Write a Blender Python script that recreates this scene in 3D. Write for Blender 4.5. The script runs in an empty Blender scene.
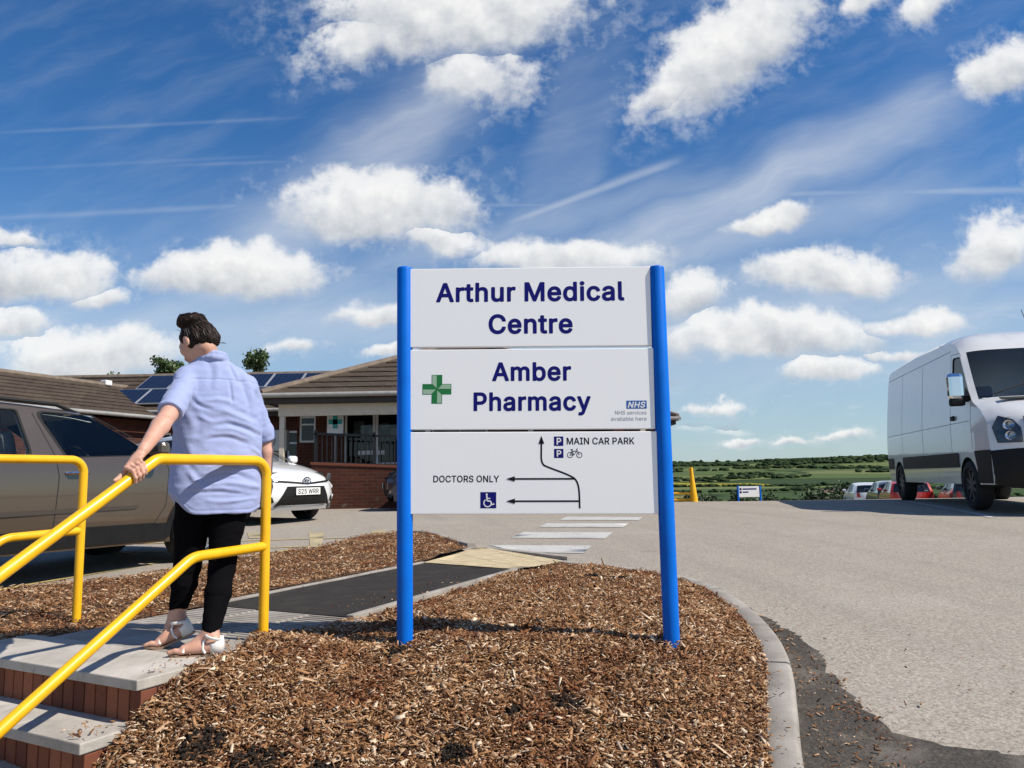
import bpy, bmesh, math, random
import numpy as np
from mathutils import Vector, Matrix, geometry
random.seed(7); RNG = np.random.default_rng(11)
PI = math.pi; R = math.radians
S = bpy.context.scene; COL = S.collection

# ------------------------------------------------------------------ camera
CAM_H = 0.8                       # eye height above the path level (z = 0)
cd = bpy.data.cameras.new('camera'); cam = bpy.data.objects.new('camera', cd); COL.objects.link(cam)
cd.sensor_width = 36.0; cd.lens = 27.04; cd.clip_start = 0.05; cd.clip_end = 20000
pt, rl = R(7.0), R(1.0)
fw = Vector((0, math.cos(pt), math.sin(pt))); u0 = Vector((0, -math.sin(pt), math.cos(pt))); r0 = Vector((1, 0, 0))
rx = r0*math.cos(rl) - u0*math.sin(rl); ux = u0*math.cos(rl) + r0*math.sin(rl)
cam.matrix_world = Matrix(((rx.x, ux.x, -fw.x, 0), (rx.y, ux.y, -fw.y, 0), (rx.z, ux.z, -fw.z, CAM_H), (0, 0, 0, 1)))
S.camera = cam

# ------------------------------------------------------------------ exposure
S.view_settings.view_transform = 'Standard'; S.view_settings.look = 'None'
S.view_settings.exposure = 0.22; S.view_settings.gamma = 1.0
S.view_settings.use_curve_mapping = False
S.cycles.max_bounces = 8; S.cycles.transparent_max_bounces = 12
S.cycles.use_denoising = True

# ------------------------------------------------------------------ sun
SUN_EL, SUN_AZ = 47.0, 20.0        # azimuth: degrees from +X towards the camera side (-Y)
sv = Vector((math.cos(R(SUN_EL))*math.cos(R(SUN_AZ)), -math.cos(R(SUN_EL))*math.sin(R(SUN_AZ)), math.sin(R(SUN_EL))))
sd = bpy.data.lights.new('sun', 'SUN'); sun = bpy.data.objects.new('sun', sd); COL.objects.link(sun)
sd.energy = 5.0; sd.angle = R(0.53); sd.color = (1.0, 0.93, 0.825)
sun.rotation_euler = sv.to_track_quat('Z', 'Y').to_euler(); sun.location = sv*60

# ------------------------------------------------------------------ node helper
class NT:
    """tiny expression builder for node trees"""
    def __init__(s, tree): s.t = tree; s.n = tree.nodes; s.l = tree.links
    def put(s, sock, v):
        if isinstance(v, bpy.types.NodeSocket): s.l.new(v, sock)
        elif v is not None:
            try: sock.default_value = v
            except Exception:
                sock.default_value = (v, v, v) if not hasattr(v, '__len__') else tuple(v)[:len(sock.default_value)]
    def m(s, op, a, b=None, c=None, clamp=False):
        n = s.n.new('ShaderNodeMath'); n.operation = op; n.use_clamp = clamp
        for k, v in enumerate((a, b, c)):
            if v is not None: s.put(n.inputs[k], v)
        return n.outputs[0]
    def v(s, op, a, b=None):
        n = s.n.new('ShaderNodeVectorMath'); n.operation = op
        s.put(n.inputs[0], a)
        if b is not None:
            if op == 'SCALE': s.put(n.inputs['Scale'], b)
            else: s.put(n.inputs[1], b)
        return n.outputs['Value'] if op in ('LENGTH', 'DOT_PRODUCT', 'DISTANCE') else n.outputs[0]
    def mix(s, f, a, b, mode='MIX'):
        n = s.n.new('ShaderNodeMix'); n.data_type = 'RGBA'; n.blend_type = mode
        s.put(n.inputs[0], f); s.put(n.inputs[6], a); s.put(n.inputs[7], b)
        return n.outputs[2]
    def fmix(s, f, a, b):
        n = s.n.new('ShaderNodeMix'); n.data_type = 'FLOAT'
        s.put(n.inputs[0], f); s.put(n.inputs[2], a); s.put(n.inputs[3], b)
        return n.outputs[0]
    def noise(s, vec, scale, detail=4, rough=0.55, dist=0.0, out='Fac', dim='3D'):
        n = s.n.new('ShaderNodeTexNoise'); n.noise_dimensions = dim
        if vec is not None: s.l.new(vec, n.inputs['Vector'])
        s.put(n.inputs['Scale'], scale); n.inputs['Detail'].default_value = detail
        n.inputs['Roughness'].default_value = rough; n.inputs['Distortion'].default_value = dist
        return n.outputs['Fac' if out == 'Fac' else 'Color']
    def voro(s, vec, scale, feature='F1', out='Color', rnd=1.0):
        n = s.n.new('ShaderNodeTexVoronoi'); n.feature = feature
        if vec is not None: s.l.new(vec, n.inputs['Vector'])
        s.put(n.inputs['Scale'], scale); n.inputs['Randomness'].default_value = rnd
        return n.outputs[out]
    def ramp(s, f, stops, interp='LINEAR'):
        n = s.n.new('ShaderNodeValToRGB'); n.color_ramp.interpolation = interp
        e = n.color_ramp.elements
        while len(e) < len(stops): e.new(0.5)
        for k, (p, c) in enumerate(stops):
            e[k].position = p; e[k].color = (*c, 1) if len(c) == 3 else c
        s.put(n.inputs[0], f); return n.outputs[0]
    def map(s, vec, loc=(0, 0, 0), rot=(0, 0, 0), scale=(1, 1, 1), kind='POINT'):
        n = s.n.new('ShaderNodeMapping'); n.vector_type = kind
        s.l.new(vec, n.inputs['Vector']); n.inputs['Location'].default_value = loc
        n.inputs['Rotation'].default_value = rot; n.inputs['Scale'].default_value = scale
        return n.outputs[0]
    def sep(s, vec):
        n = s.n.new('ShaderNodeSeparateXYZ'); s.l.new(vec, n.inputs[0]); return n.outputs
    def comb(s, x, y, z):
        n = s.n.new('ShaderNodeCombineXYZ')
        for k, q in enumerate((x, y, z)): s.put(n.inputs[k], q)
        return n.outputs[0]
    def smooth(s, lo, hi, x):
        n = s.n.new('ShaderNodeMapRange'); n.interpolation_type = 'SMOOTHSTEP'
        s.put(n.inputs[0], x); n.inputs[1].default_value = lo; n.inputs[2].default_value = hi
        return n.outputs[0]

# ------------------------------------------------------------------ world: Nishita sky with fair-weather cumulus, cirrus and contrails
CLOUDS=[ (-0.0705,0.6313,0.1738,0.0773,0,1.0),(-0.2025,0.6071,0.0694,0.0444,30,0.75),(-0.0368,0.538,0.0688,0.0553,0,0.65),(0.3158,0.5709,0.127,0.0676,32,1.0),(0.2378,0.5257,0.0687,0.032,30,0.7),(-0.1765,0.3581,0.124,0.0558,0,1.0),(-0.0932,0.319,0.0644,0.0277,-20,0.8),(-0.371,0.2731,0.1335,0.037,0,1.0),(0.067,0.2858,0.1202,0.0329,0,0.95),(0.2383,0.2337,0.0478,0.0299,0,0.8),(-0.6403,0.2698,0.1041,0.0438,0,0.9),(-0.546,0.2504,0.0533,0.0191,0,0.6),(-0.5615,0.1618,0.1159,0.0454,0,0.9),(-0.663,0.2065,0.0663,0.027,0,0.6),(0.3344,0.1727,0.1383,0.0401,0,0.95),(0.419,0.2549,0.0984,0.0355,0,1.0),(0.3478,0.3361,0.0671,0.0195,12,0.85),(0.6552,0.289,0.0614,0.0414,20,0.95),(0.5429,0.1918,0.066,0.0215,0,0.8),(0.4196,0.1273,0.0602,0.0185,0,0.8),(0.6899,0.5391,0.0605,0.041,15,0.95),(0.5907,0.6369,0.0361,0.0299,30,0.8),(0.5052,0.6474,0.0306,0.0239,20,0.7),(-0.1667,0.2138,0.0662,0.0216,0,0.7),(-0.1626,0.1641,0.029,0.0107,0,0.8),(0.2733,0.0864,0.0443,0.0092,0,0.6),(0.5105,0.1496,0.0473,0.012,0,0.55),(0.2922,0.0483,0.0259,0.0065,0,0.6),(0.4246,0.0473,0.0337,0.0078,0,0.5),(-0.6638,0.3265,0.0457,0.0139,0,0.55),(-0.2786,0.1702,0.0527,0.012,0,0.45),(0.3725,0.0456,0.0389,0.0052,0,0.4),(0.8671,0.3854,0.1079,0.0566,0,0.9) ]
STREAKS=[ (-0.2281,0.3983,0.2843,0.0479,42,0.46),(0.3539,0.3947,0.3108,0.0339,24,0.50),(0.2821,0.3123,0.3212,0.0277,13,0.34),(0.1099,0.3809,0.1296,0.0056,20,0.42),(0.5283,0.3747,0.2224,0.0049,0,0.30),(-0.489,0.4884,0.2053,0.0023,2,0.10),(-0.5245,0.3658,0.2024,0.0036,2,0.14),(-0.514,0.4346,0.2041,0.0023,2,0.06),(-0.2421,0.4339,0.2175,0.0023,1,0.1),(0.0845,0.4422,0.0544,0.171,-15,0.14),(0.4645,0.2405,0.3184,0.0163,8,0.28),(-0.3719,0.208,0.4368,0.0404,2,0.40),(0.0686,0.3508,0.2691,0.0195,14,0.26),(0.2759,0.1898,0.4352,0.0806,3,0.34),(0.1498,0.3633,0.2156,0.0028,-1,0.2) ]
W = bpy.data.worlds.new('World'); S.world = W; W.use_nodes = True
def build_world():
    t = W.node_tree; t.nodes.clear(); g = NT(t)
    out = t.nodes.new('ShaderNodeOutputWorld'); bg = t.nodes.new('ShaderNodeBackground')
    sky = t.nodes.new('ShaderNodeTexSky'); sky.sky_type = 'NISHITA'; sky.sun_disc = False
    sky.sun_elevation = R(SUN_EL); sky.sun_rotation = R(90 + SUN_AZ)
    sky.air_density = 1.0; sky.dust_density = 0.25; sky.ozone_density = 2.2; sky.altitude = 100
    tc = t.nodes.new('ShaderNodeTexCoord'); d = tc.outputs['Generated']
    x, y, z = g.sep(d)
    ay = g.m('MAXIMUM', g.m('ABSOLUTE', y), 0.03)
    u = g.m('DIVIDE', x, ay); v = g.m('DIVIDE', z, ay)
    p0 = g.comb(u, v, 0.0)
    # domain warp: billows finer towards the horizon
    w1 = g.v('SUBTRACT', g.noise(p0, 9.0, 2, 0.5, out='Color'), (0.5, 0.5, 0.5))
    w2 = g.v('SUBTRACT', g.noise(p0, 26.0, 5, 0.62, out='Color'), (0.5, 0.5, 0.5))
    p = g.v('ADD', g.v('ADD', p0, g.v('SCALE', w1, 0.055)), g.v('SCALE', w2, 0.022))
    F = None; Y = None
    for (cu, cv, ra, rb, ang, wt) in CLOUDS:
        q = g.map(p, (cu, cv, 0), (0, 0, R(ang)), (ra*1.3, rb*1.35, 1), 'TEXTURE')
        sx, sy, sz = g.sep(q)
        fl = g.m('MAXIMUM', sy, g.m('MULTIPLY', sy, -1.55))
        r = g.m('SQRT', g.m('ADD', g.m('MULTIPLY', sx, sx), g.m('MULTIPLY', fl, fl)))
        f = g.m('MULTIPLY', g.m('SUBTRACT', 1.0, r), wt)
        if F is None: F, Y = f, sy
        else:
            gt = g.m('GREATER_THAN', f, F)
            Y = g.fmix(gt, Y, sy); F = g.m('MAXIMUM', F, f)
    n1 = g.noise(p0, 15.0, 10, 0.62)
    n2 = g.noise(p0, 42.0, 8, 0.62)
    e = g.m('ADD', F, g.m('MULTIPLY', g.m('SUBTRACT', n1, 0.5), 1.0))
    e = g.m('ADD', e, g.m('MULTIPLY', g.m('SUBTRACT', n2, 0.5), 0.26))
    wd = g.fmix(g.smooth(-0.45, 0.35, Y), 0.66, 0.30)
    dd = g.m('DIVIDE', e, wd, clamp=True)
    dens = g.m('MULTIPLY', g.m('MULTIPLY', dd, dd), g.m('SUBTRACT', 3.0, g.m('MULTIPLY', dd, 2.0)))
    # a few small low clouds elsewhere along the horizon
    pl = g.map(p0, scale=(5.0, 16.0, 1))
    nl = g.noise(pl, 1.6, 8, 0.6)
    low = g.m('MULTIPLY', g.smooth(0.54, 0.72, nl), g.m('SUBTRACT', 1.0, g.smooth(0.10, 0.26, v)))
    dens = g.m('MAXIMUM', dens, g.m('MULTIPLY', low, 0.75))
    # shading: thick undersides grey, sunlit rims white
    n3 = g.noise(p0, 13.0, 7, 0.58)
    n4 = g.noise(g.v('ADD', p0, (0.012, 0.018, 0)), 13.0, 7, 0.58)
    slope = g.m('MULTIPLY', g.m('SUBTRACT', n3, n4), 3.0)
    core = g.smooth(0.1, 0.75, e)
    lit = g.m('ADD', g.m('ADD', 0.68, g.m('MULTIPLY', Y, 0.74)), g.m('MULTIPLY', slope, 0.50))
    lit = g.m('SUBTRACT', lit, g.m('MULTIPLY', core, 0.14))
    lit = g.m('ADD', lit, g.m('MULTIPLY', g.m('SUBTRACT', n2, 0.5), 0.16), clamp=True)
    ccol = g.mix(lit, (3.5, 3.9, 4.5, 1), (8.3, 8.25, 8.1, 1))
    # cirrus and contrails
    wz = g.v('SCALE', w1, 0.05)
    ps = g.v('ADD', p0, wz)
    fib = g.noise(g.map(g.map(ps, rot=(0, 0, R(-20))), scale=(3.0, 13.0, 1)), 1.6, 7, 0.6)
    ci = None
    for (cu, cv, ra, rb, ang, al) in STREAKS:
        thin = rb < 0.008
        q = g.map(p0 if thin else ps, (cu, cv, 0), (0, 0, R(ang)), (ra*1.15, rb*1.4, 1), 'TEXTURE')
        sx, sy, sz = g.sep(q)
        ex = g.m('POWER', 2.71828, g.m('MULTIPLY', g.m('MULTIPLY', sy, sy), -1.6))
        el = g.m('SUBTRACT', 1.0, g.smooth(0.55, 1.05, g.m('ABSOLUTE', sx)))
        a = g.m('MULTIPLY', g.m('MULTIPLY', ex, el), al)
        ci = a if ci is None else g.m('MAXIMUM', ci, a)
    ci = g.m('MULTIPLY', ci, g.m('ADD', 0.42, g.m('MULTIPLY', fib, 0.95)))
    veil = g.m('MULTIPLY', g.smooth(0.40, 0.8, fib), 0.10)
    halo = g.m('MULTIPLY', g.m('MULTIPLY', g.smooth(-0.55, 0.25, e), g.smooth(0.36, 0.68, n2)), 0.36)
    ci = g.m('MAXIMUM', g.m('ADD', ci, veil, clamp=True), halo)
    # sky colour: deepen the blue aloft
    hs = t.nodes.new('ShaderNodeHueSaturation'); hs.inputs['Saturation'].default_value = 1.26
    t.links.new(sky.outputs[0], hs.inputs['Color'])
    base = hs.outputs[0]
    base = g.mix(1.0, base, (0.66, 0.86, 1.02, 1), 'MULTIPLY')
    hz = g.m('SUBTRACT', 1.0, g.smooth(0.0, 0.50, v))
    base = g.mix(g.m('MULTIPLY', hz, 0.55), base, (4.0, 4.85, 5.6, 1))
    c = g.mix(ci, base, (6.4, 6.8, 7.2, 1))
    c = g.mix(g.m('MULTIPLY', dens, g.m('ADD', 0.80, g.m('MULTIPLY', core, 0.18))), c, ccol)
    up = g.smooth(-0.02, 0.0, z)
    c = g.mix(up, (2.0, 2.0, 1.9, 1), c)
    t.links.new(c, bg.inputs['Color']); bg.inputs['Strength'].default_value = 0.1
    t.links.new(bg.outputs[0], out.inputs['Surface'])
    W.cycles.sampling_method = 'MANUAL'; W.cycles.sample_map_resolution = 512
build_world()
# ------------------------------------------------------------------ materials
def mat(name, col, rough=0.6, metal=0.0, spec=0.5, var=0.0, vscale=8.0, bump=0.0, bscale=60.0, fn=None, coat=0.0, world=False):
    m = bpy.data.materials.new(name); m.use_nodes = True
    t = m.node_tree; b = t.nodes['Principled BSDF']; g = NT(t)
    b.inputs['Base Color'].default_value = (*col, 1); b.inputs['Roughness'].default_value = rough
    b.inputs['Metallic'].default_value = metal; b.inputs['Specular IOR Level'].default_value = spec
    if coat: b.inputs['Coat Weight'].default_value = coat; b.inputs['Coat Roughness'].default_value = 0.04
    if world: vec = t.nodes.new('ShaderNodeNewGeometry').outputs['Position']
    else: vec = t.nodes.new('ShaderNodeTexCoord').outputs['Object']
    if var:
        f = g.noise(vec, vscale, 6, 0.6)
        lo = tuple(max(0, c*(1-var)) for c in col); hi = tuple(min(1, c*(1+var)) for c in col)
        c = g.ramp(f, [(0.3, lo), (0.7, hi)]); t.links.new(c, b.inputs['Base Color'])
        rr = g.m('ADD', rough - 0.08, g.m('MULTIPLY', f, 0.16)); t.links.new(rr, b.inputs['Roughness'])
    if bump:
        bn = t.nodes.new('ShaderNodeBump'); bn.inputs['Strength'].default_value = bump; bn.inputs['Distance'].default_value = 0.01
        t.links.new(g.noise(vec, bscale, 5, 0.6), bn.inputs['Height']); t.links.new(bn.outputs[0], b.inputs['Normal'])
    if fn: fn(g, t, b, vec)
    return m
def bump_in(g, t, b, h, strength=0.5, dist=0.01):
    bn = t.nodes.new('ShaderNodeBump'); bn.inputs['Strength'].default_value = strength; bn.inputs['Distance'].default_value = dist
    g.put(bn.inputs['Height'], h); t.links.new(bn.outputs[0], b.inputs['Normal'])
def glass_mat(name, tint, refl=0.9, rough=0.01, ior=1.5):
    m = bpy.data.materials.new(name); m.use_nodes = True; t = m.node_tree; t.nodes.clear(); g = NT(t)
    out = t.nodes.new('ShaderNodeOutputMaterial'); mx = t.nodes.new('ShaderNodeMixShader')
    fr = t.nodes.new('ShaderNodeFresnel'); fr.inputs[0].default_value = ior
    tr = t.nodes.new('ShaderNodeBsdfTransparent'); tr.inputs[0].default_value = (*tint, 1)
    gl = t.nodes.new('ShaderNodeBsdfGlossy'); gl.inputs['Color'].default_value = (refl, refl, refl, 1); gl.inputs['Roughness'].default_value = rough
    t.links.new(g.m('ADD', fr.outputs[0], 0.02, clamp=True), mx.inputs[0]); t.links.new(tr.outputs[0], mx.inputs[1]); t.links.new(gl.outputs[0], mx.inputs[2])
    t.links.new(mx.outputs[0], out.inputs[0]); return m

# ------------------------------------------------------------------ object helpers
def tag(o, label=None, cat=None, group=None, kind=None):
    if label: o['label'] = label
    if cat: o['category'] = cat
    if group: o['group'] = group
    if kind: o['kind'] = kind
    return o
def empty(name, loc=(0, 0, 0), rz=0.0, label=None, cat=None, group=None):
    o = bpy.data.objects.new(name, None); COL.objects.link(o); o.location = loc; o.rotation_euler = (0, 0, rz)
    o.empty_display_size = 0.1
    return tag(o, label, cat, group)
def mobj(name, me, m, parent=None, smooth=False, sharp=40.0, bevel=0.0):
    for mm in (m if isinstance(m, (list, tuple)) else [m]): me.materials.append(mm)
    if smooth:
        me.polygons.foreach_set('use_smooth', np.ones(len(me.polygons), bool))
        if sharp: me.set_sharp_from_angle(angle=R(sharp))
    o = bpy.data.objects.new(name, me); COL.objects.link(o)
    if parent is not None: o.parent = parent
    if bevel:
        b = o.modifiers.new('bevel', 'BEVEL'); b.width = bevel; b.segments = 2; b.limit_method = 'ANGLE'; b.angle_limit = R(40)
    return o
def fast_mesh(name, V, Q):
    """V (n,3) float, Q (m,k) int, all faces of k corners"""
    V = np.asarray(V, np.float32); Q = np.asarray(Q, np.int32); k = Q.shape[1]
    me = bpy.data.meshes.new(name); me.vertices.add(len(V)); me.vertices.foreach_set('co', V.ravel())
    me.loops.add(Q.size); me.loops.foreach_set('vertex_index', Q.ravel())
    me.polygons.add(len(Q)); me.polygons.foreach_set('loop_start', np.arange(0, Q.size, k, dtype=np.int32))
    me.update(calc_edges=True); me.validate(); return me
class MB:
    """collects shapes for ONE mesh object"""
    def __init__(s): s.v = []; s.f = []; s.mi = []
    def add(s, vs, fs, mi=0):
        k = len(s.v); s.v += [tuple(q) for q in vs]; s.f += [tuple(i + k for i in f) for f in fs]; s.mi += [mi]*len(fs); return s
    def box(s, c, size, rz=0.0, M=None, mi=0):
        hx, hy, hz = (q/2 for q in size); vs = [Vector((a*hx, b*hy, d*hz)) for d in (-1, 1) for b in (-1, 1) for a in (-1, 1)]
        T = M if M is not None else Matrix.Rotation(rz, 3, 'Z')
        vs = [T @ q + Vector(c) for q in vs]
        return s.add(vs, [(0, 2, 3, 1), (4, 5, 7, 6), (0, 1, 5, 4), (2, 6, 7, 3), (0, 4, 6, 2), (1, 3, 7, 5)], mi)
    def prism(s, poly, z0, z1, mi=0):
        n = len(poly); z0f = z0 if callable(z0) else (lambda x, y: z0); z1f = z1 if callable(z1) else (lambda x, y: z1)
        vs = [(x, y, z0f(x, y)) for x, y in poly] + [(x, y, z1f(x, y)) for x, y in poly]
        fs = [tuple(range(n))[::-1], tuple(range(n, 2*n))] + [(i, (i+1) % n, n+(i+1) % n, n+i) for i in range(n)]
        return s.add(vs, fs, mi)
    def tube(s, path, r, seg=14, cap=True, mi=0, flat=1.0):
        P = [Vector(q) for q in path]; n = len(P); rs = r if hasattr(r, '__len__') else [r]*n
        T = [(P[min(i+1, n-1)] - P[max(i-1, 0)]).normalized() for i in range(n)]
        up = Vector((0, 0, 1)) if abs(T[0].z) < 0.9 else Vector((1, 0, 0))
        a = T[0].cross(up).normalized(); vs = []
        for i in range(n):
            a = (a - T[i]*a.dot(T[i])).normalized(); b = T[i].cross(a)
            for k in range(seg):
                th = 2*PI*k/seg; vs.append(P[i] + a*(rs[i]*math.cos(th)) + b*(rs[i]*flat*math.sin(th)))
        fs = [(i*seg+k, i*seg+(k+1) % seg, (i+1)*seg+(k+1) % seg, (i+1)*seg+k) for i in range(n-1) for k in range(seg)]
        if cap: fs += [tuple(range(seg))[::-1], tuple(range((n-1)*seg, n*seg))]
        return s.add(vs, fs, mi)
    def lathe(s, prof, c, axis='Y', seg=40, mi=0):
        """prof: list of (r, h) along the axis"""
        vs = []; n = len(prof)
        for r, h in prof:
            for k in range(seg):
                a = 2*PI*k/seg; p = (r*math.cos(a), h, r*math.sin(a)) if axis == 'Y' else (r*math.cos(a), r*math.sin(a), h)
                vs.append((p[0]+c[0], p[1]+c[1], p[2]+c[2]))
        fs = [(i*seg+k, (i+1)*seg+k, (i+1)*seg+(k+1) % seg, i*seg+(k+1) % seg) for i in range(n-1) for k in range(seg)]
        return s.add(vs, fs, mi)
    def build(s, name, m, parent=None, smooth=False, sharp=40.0, bevel=0.0, fix=True):
        me = bpy.data.meshes.new(name); me.from_pydata([tuple(q) for q in s.v], [], s.f); me.update()
        if any(s.mi): me.polygons.foreach_set('material_index', np.array(s.mi, np.int32))
        if fix:
            bm = bmesh.new(); bm.from_mesh(me); bmesh.ops.recalc_face_normals(bm, faces=bm.faces); bm.to_mesh(me); bm.free()
        return mobj(name, me, m, parent, smooth, sharp, bevel)
def fillet(pts, rad, n=8):
    """rounds the inner corners of a 3-D polyline"""
    P = [Vector(q) for q in pts]; out = [P[0]]
    for i in range(1, len(P)-1):
        a, b, c = P[i-1], P[i], P[i+1]; u = (a-b).normalized(); w = (c-b).normalized()
        ang = u.angle(w); t = min(rad/math.tan(ang/2), (a-b).length*0.49, (c-b).length*0.49); rr = t*math.tan(ang/2)
        ctr = b + (u+w).normalized()*(rr/math.sin(ang/2)); p0 = b+u*t; p1 = b+w*t
        v0 = p0-ctr; v1 = p1-ctr; tot = v0.angle(v1)
        for k in range(n+1):
            f = k/n; out.append(ctr + (v0*math.sin((1-f)*tot) + v1*math.sin(f*tot))/math.sin(tot))
    out.append(P[-1]); return out
def inpoly(P, poly):
    x, y = P[:, 0], P[:, 1]; r = np.zeros(len(P), bool); q = np.asarray(poly); n = len(q); j = n-1
    for i in range(n):
        xi, yi = q[i]; xj, yj = q[j]
        c = ((yi > y) != (yj > y)) & (x < (xj-xi)*(y-yi)/((yj-yi) if yj != yi else 1e-12)+xi); r ^= c; j = i
    return r
def fill(outer, holes=(), step=0.06):
    """constrained triangulation of a polygon with holes and interior points"""
    vs = []; es = []
    for lp in [outer, *holes]:
        k = len(vs); n = len(lp); vs += [Vector((float(a), float(b))) for a, b in lp]; es += [(k+i, k+(i+1) % n) for i in range(n)]
    o = np.array(outer, float); lo, hi = o.min(0), o.max(0)
    gx, gy = np.meshgrid(np.arange(lo[0]+step/2, hi[0], step), np.arange(lo[1]+step/2, hi[1], step)); gy = gy + 0; G2 = np.c_[gx.ravel(), gy.ravel()]
    if len(G2):
        ok = inpoly(G2, outer)
        for h in holes: ok &= ~inpoly(G2, h)
        allp = np.array([tuple(q) for q in vs]); a = allp[[e[0] for e in es]]; b = allp[[e[1] for e in es]]
        for i in np.where(ok)[0]:
            p = G2[i]; ab = b-a; tt = np.clip(((p-a)*ab).sum(1)/np.maximum((ab*ab).sum(1), 1e-12), 0, 1)
            if np.hypot(*(a+ab*tt[:, None]-p).T).min() > step*0.35: vs.append(Vector((float(p[0]), float(p[1]))))
    r = geometry.delaunay_2d_cdt(vs, es, [], 0, 1e-6)
    V = np.array([tuple(q) for q in r[0]]); T = np.array([f for f in r[2] if len(f) == 3])
    c = V[T].mean(1); ok = inpoly(c, outer)
    for h in holes: ok &= ~inpoly(c, h)
    return V, T[ok]
def dense(poly, step):
    out = []; n = len(poly)
    for i in range(n):
        a = np.array(poly[i], float); b = np.array(poly[(i+1) % n], float); k = max(1, int(math.ceil(np.hypot(*(b-a))/step)))
        out += [tuple(a+(b-a)*j/k) for j in range(k)]
    return out
def rounded(poly, r, n=5):
    """2-D polygon with rounded corners"""
    out = []; N = len(poly); rr = r if hasattr(r, '__len__') else [r]*N
    for i in range(N):
        a, b, c = (Vector(poly[(i+k) % N]) for k in (-1, 0, 1)); u = (a-b).normalized(); w = (c-b).normalized()
        ang = math.acos(max(-1, min(1, u.dot(w)))); t = min(rr[i]/max(math.tan(ang/2), 1e-3), (a-b).length*0.48, (c-b).length*0.48)
        if t < 1e-4: out.append(tuple(b)); continue
        p0, p1 = b+u*t, b+w*t
        for k in range(n+1):
            f = k/n; out.append(tuple(p0*(1-f)**2 + b*2*f*(1-f) + p1*f*f))
    return out
def stroke(mb, pts, w, y, joints=True, mi=0):
    """flat line of width w through 2-D points (x, z) in the plane y"""
    for (a, b) in zip(pts[:-1], pts[1:]):
        a = Vector(a); b = Vector(b); d = (b-a).normalized(); n = Vector((-d.y, d.x))*w/2; a -= d*w*0.12; b += d*w*0.12
        mb.add([(q.x, y, q.y) for q in (a-n, b-n, b+n, a+n)], [(0, 1, 2, 3)], mi)
def disc(mb, c, r0, r1, y, n=28, a0=0, a1=2*PI, mi=0):
    vs = []; fs = []
    for k in range(n+1):
        a = a0+(a1-a0)*k/n
        for r in (r0, r1): vs.append((c[0]+r*math.cos(a), y, c[1]+r*math.sin(a)))
    fs = [(2*k, 2*k+1, 2*k+3, 2*k+2) for k in range(n)] if r0 > 1e-6 else [(2*k, 2*k+1, 2*k+3) for k in range(n)]
    mb.add(vs, fs, mi)
def copy_tree(o, parent=None):
    kids = list(o.children); c = o.copy(); COL.objects.link(c); c.parent = parent
    for ch in kids: copy_tree(ch, c)
    return c
def ss(a, b, x):
    t = np.clip((np.asarray(x, float)-a)/(b-a), 0, 1); return t*t*(3-2*t)
_rt = np.random.default_rng(5).random((64, 64, 64))
def vnoise(P, scale=1.0, seed=0.0):
    """value noise in 3-D, about -1..1"""
    q = np.asarray(P, float)*scale+seed+100.0; i = np.floor(q).astype(int); f = q-i; f = f*f*(3-2*f); r = 0
    for dx in (0, 1):
        for dy in (0, 1):
            for dz in (0, 1):
                w = (f[..., 0] if dx else 1-f[..., 0])*(f[..., 1] if dy else 1-f[..., 1])*(f[..., 2] if dz else 1-f[..., 2])
                r = r+w*_rt[(i[..., 0]+dx) % 64, (i[..., 1]+dy) % 64, (i[..., 2]+dz) % 64]
    return r*2-1
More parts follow.
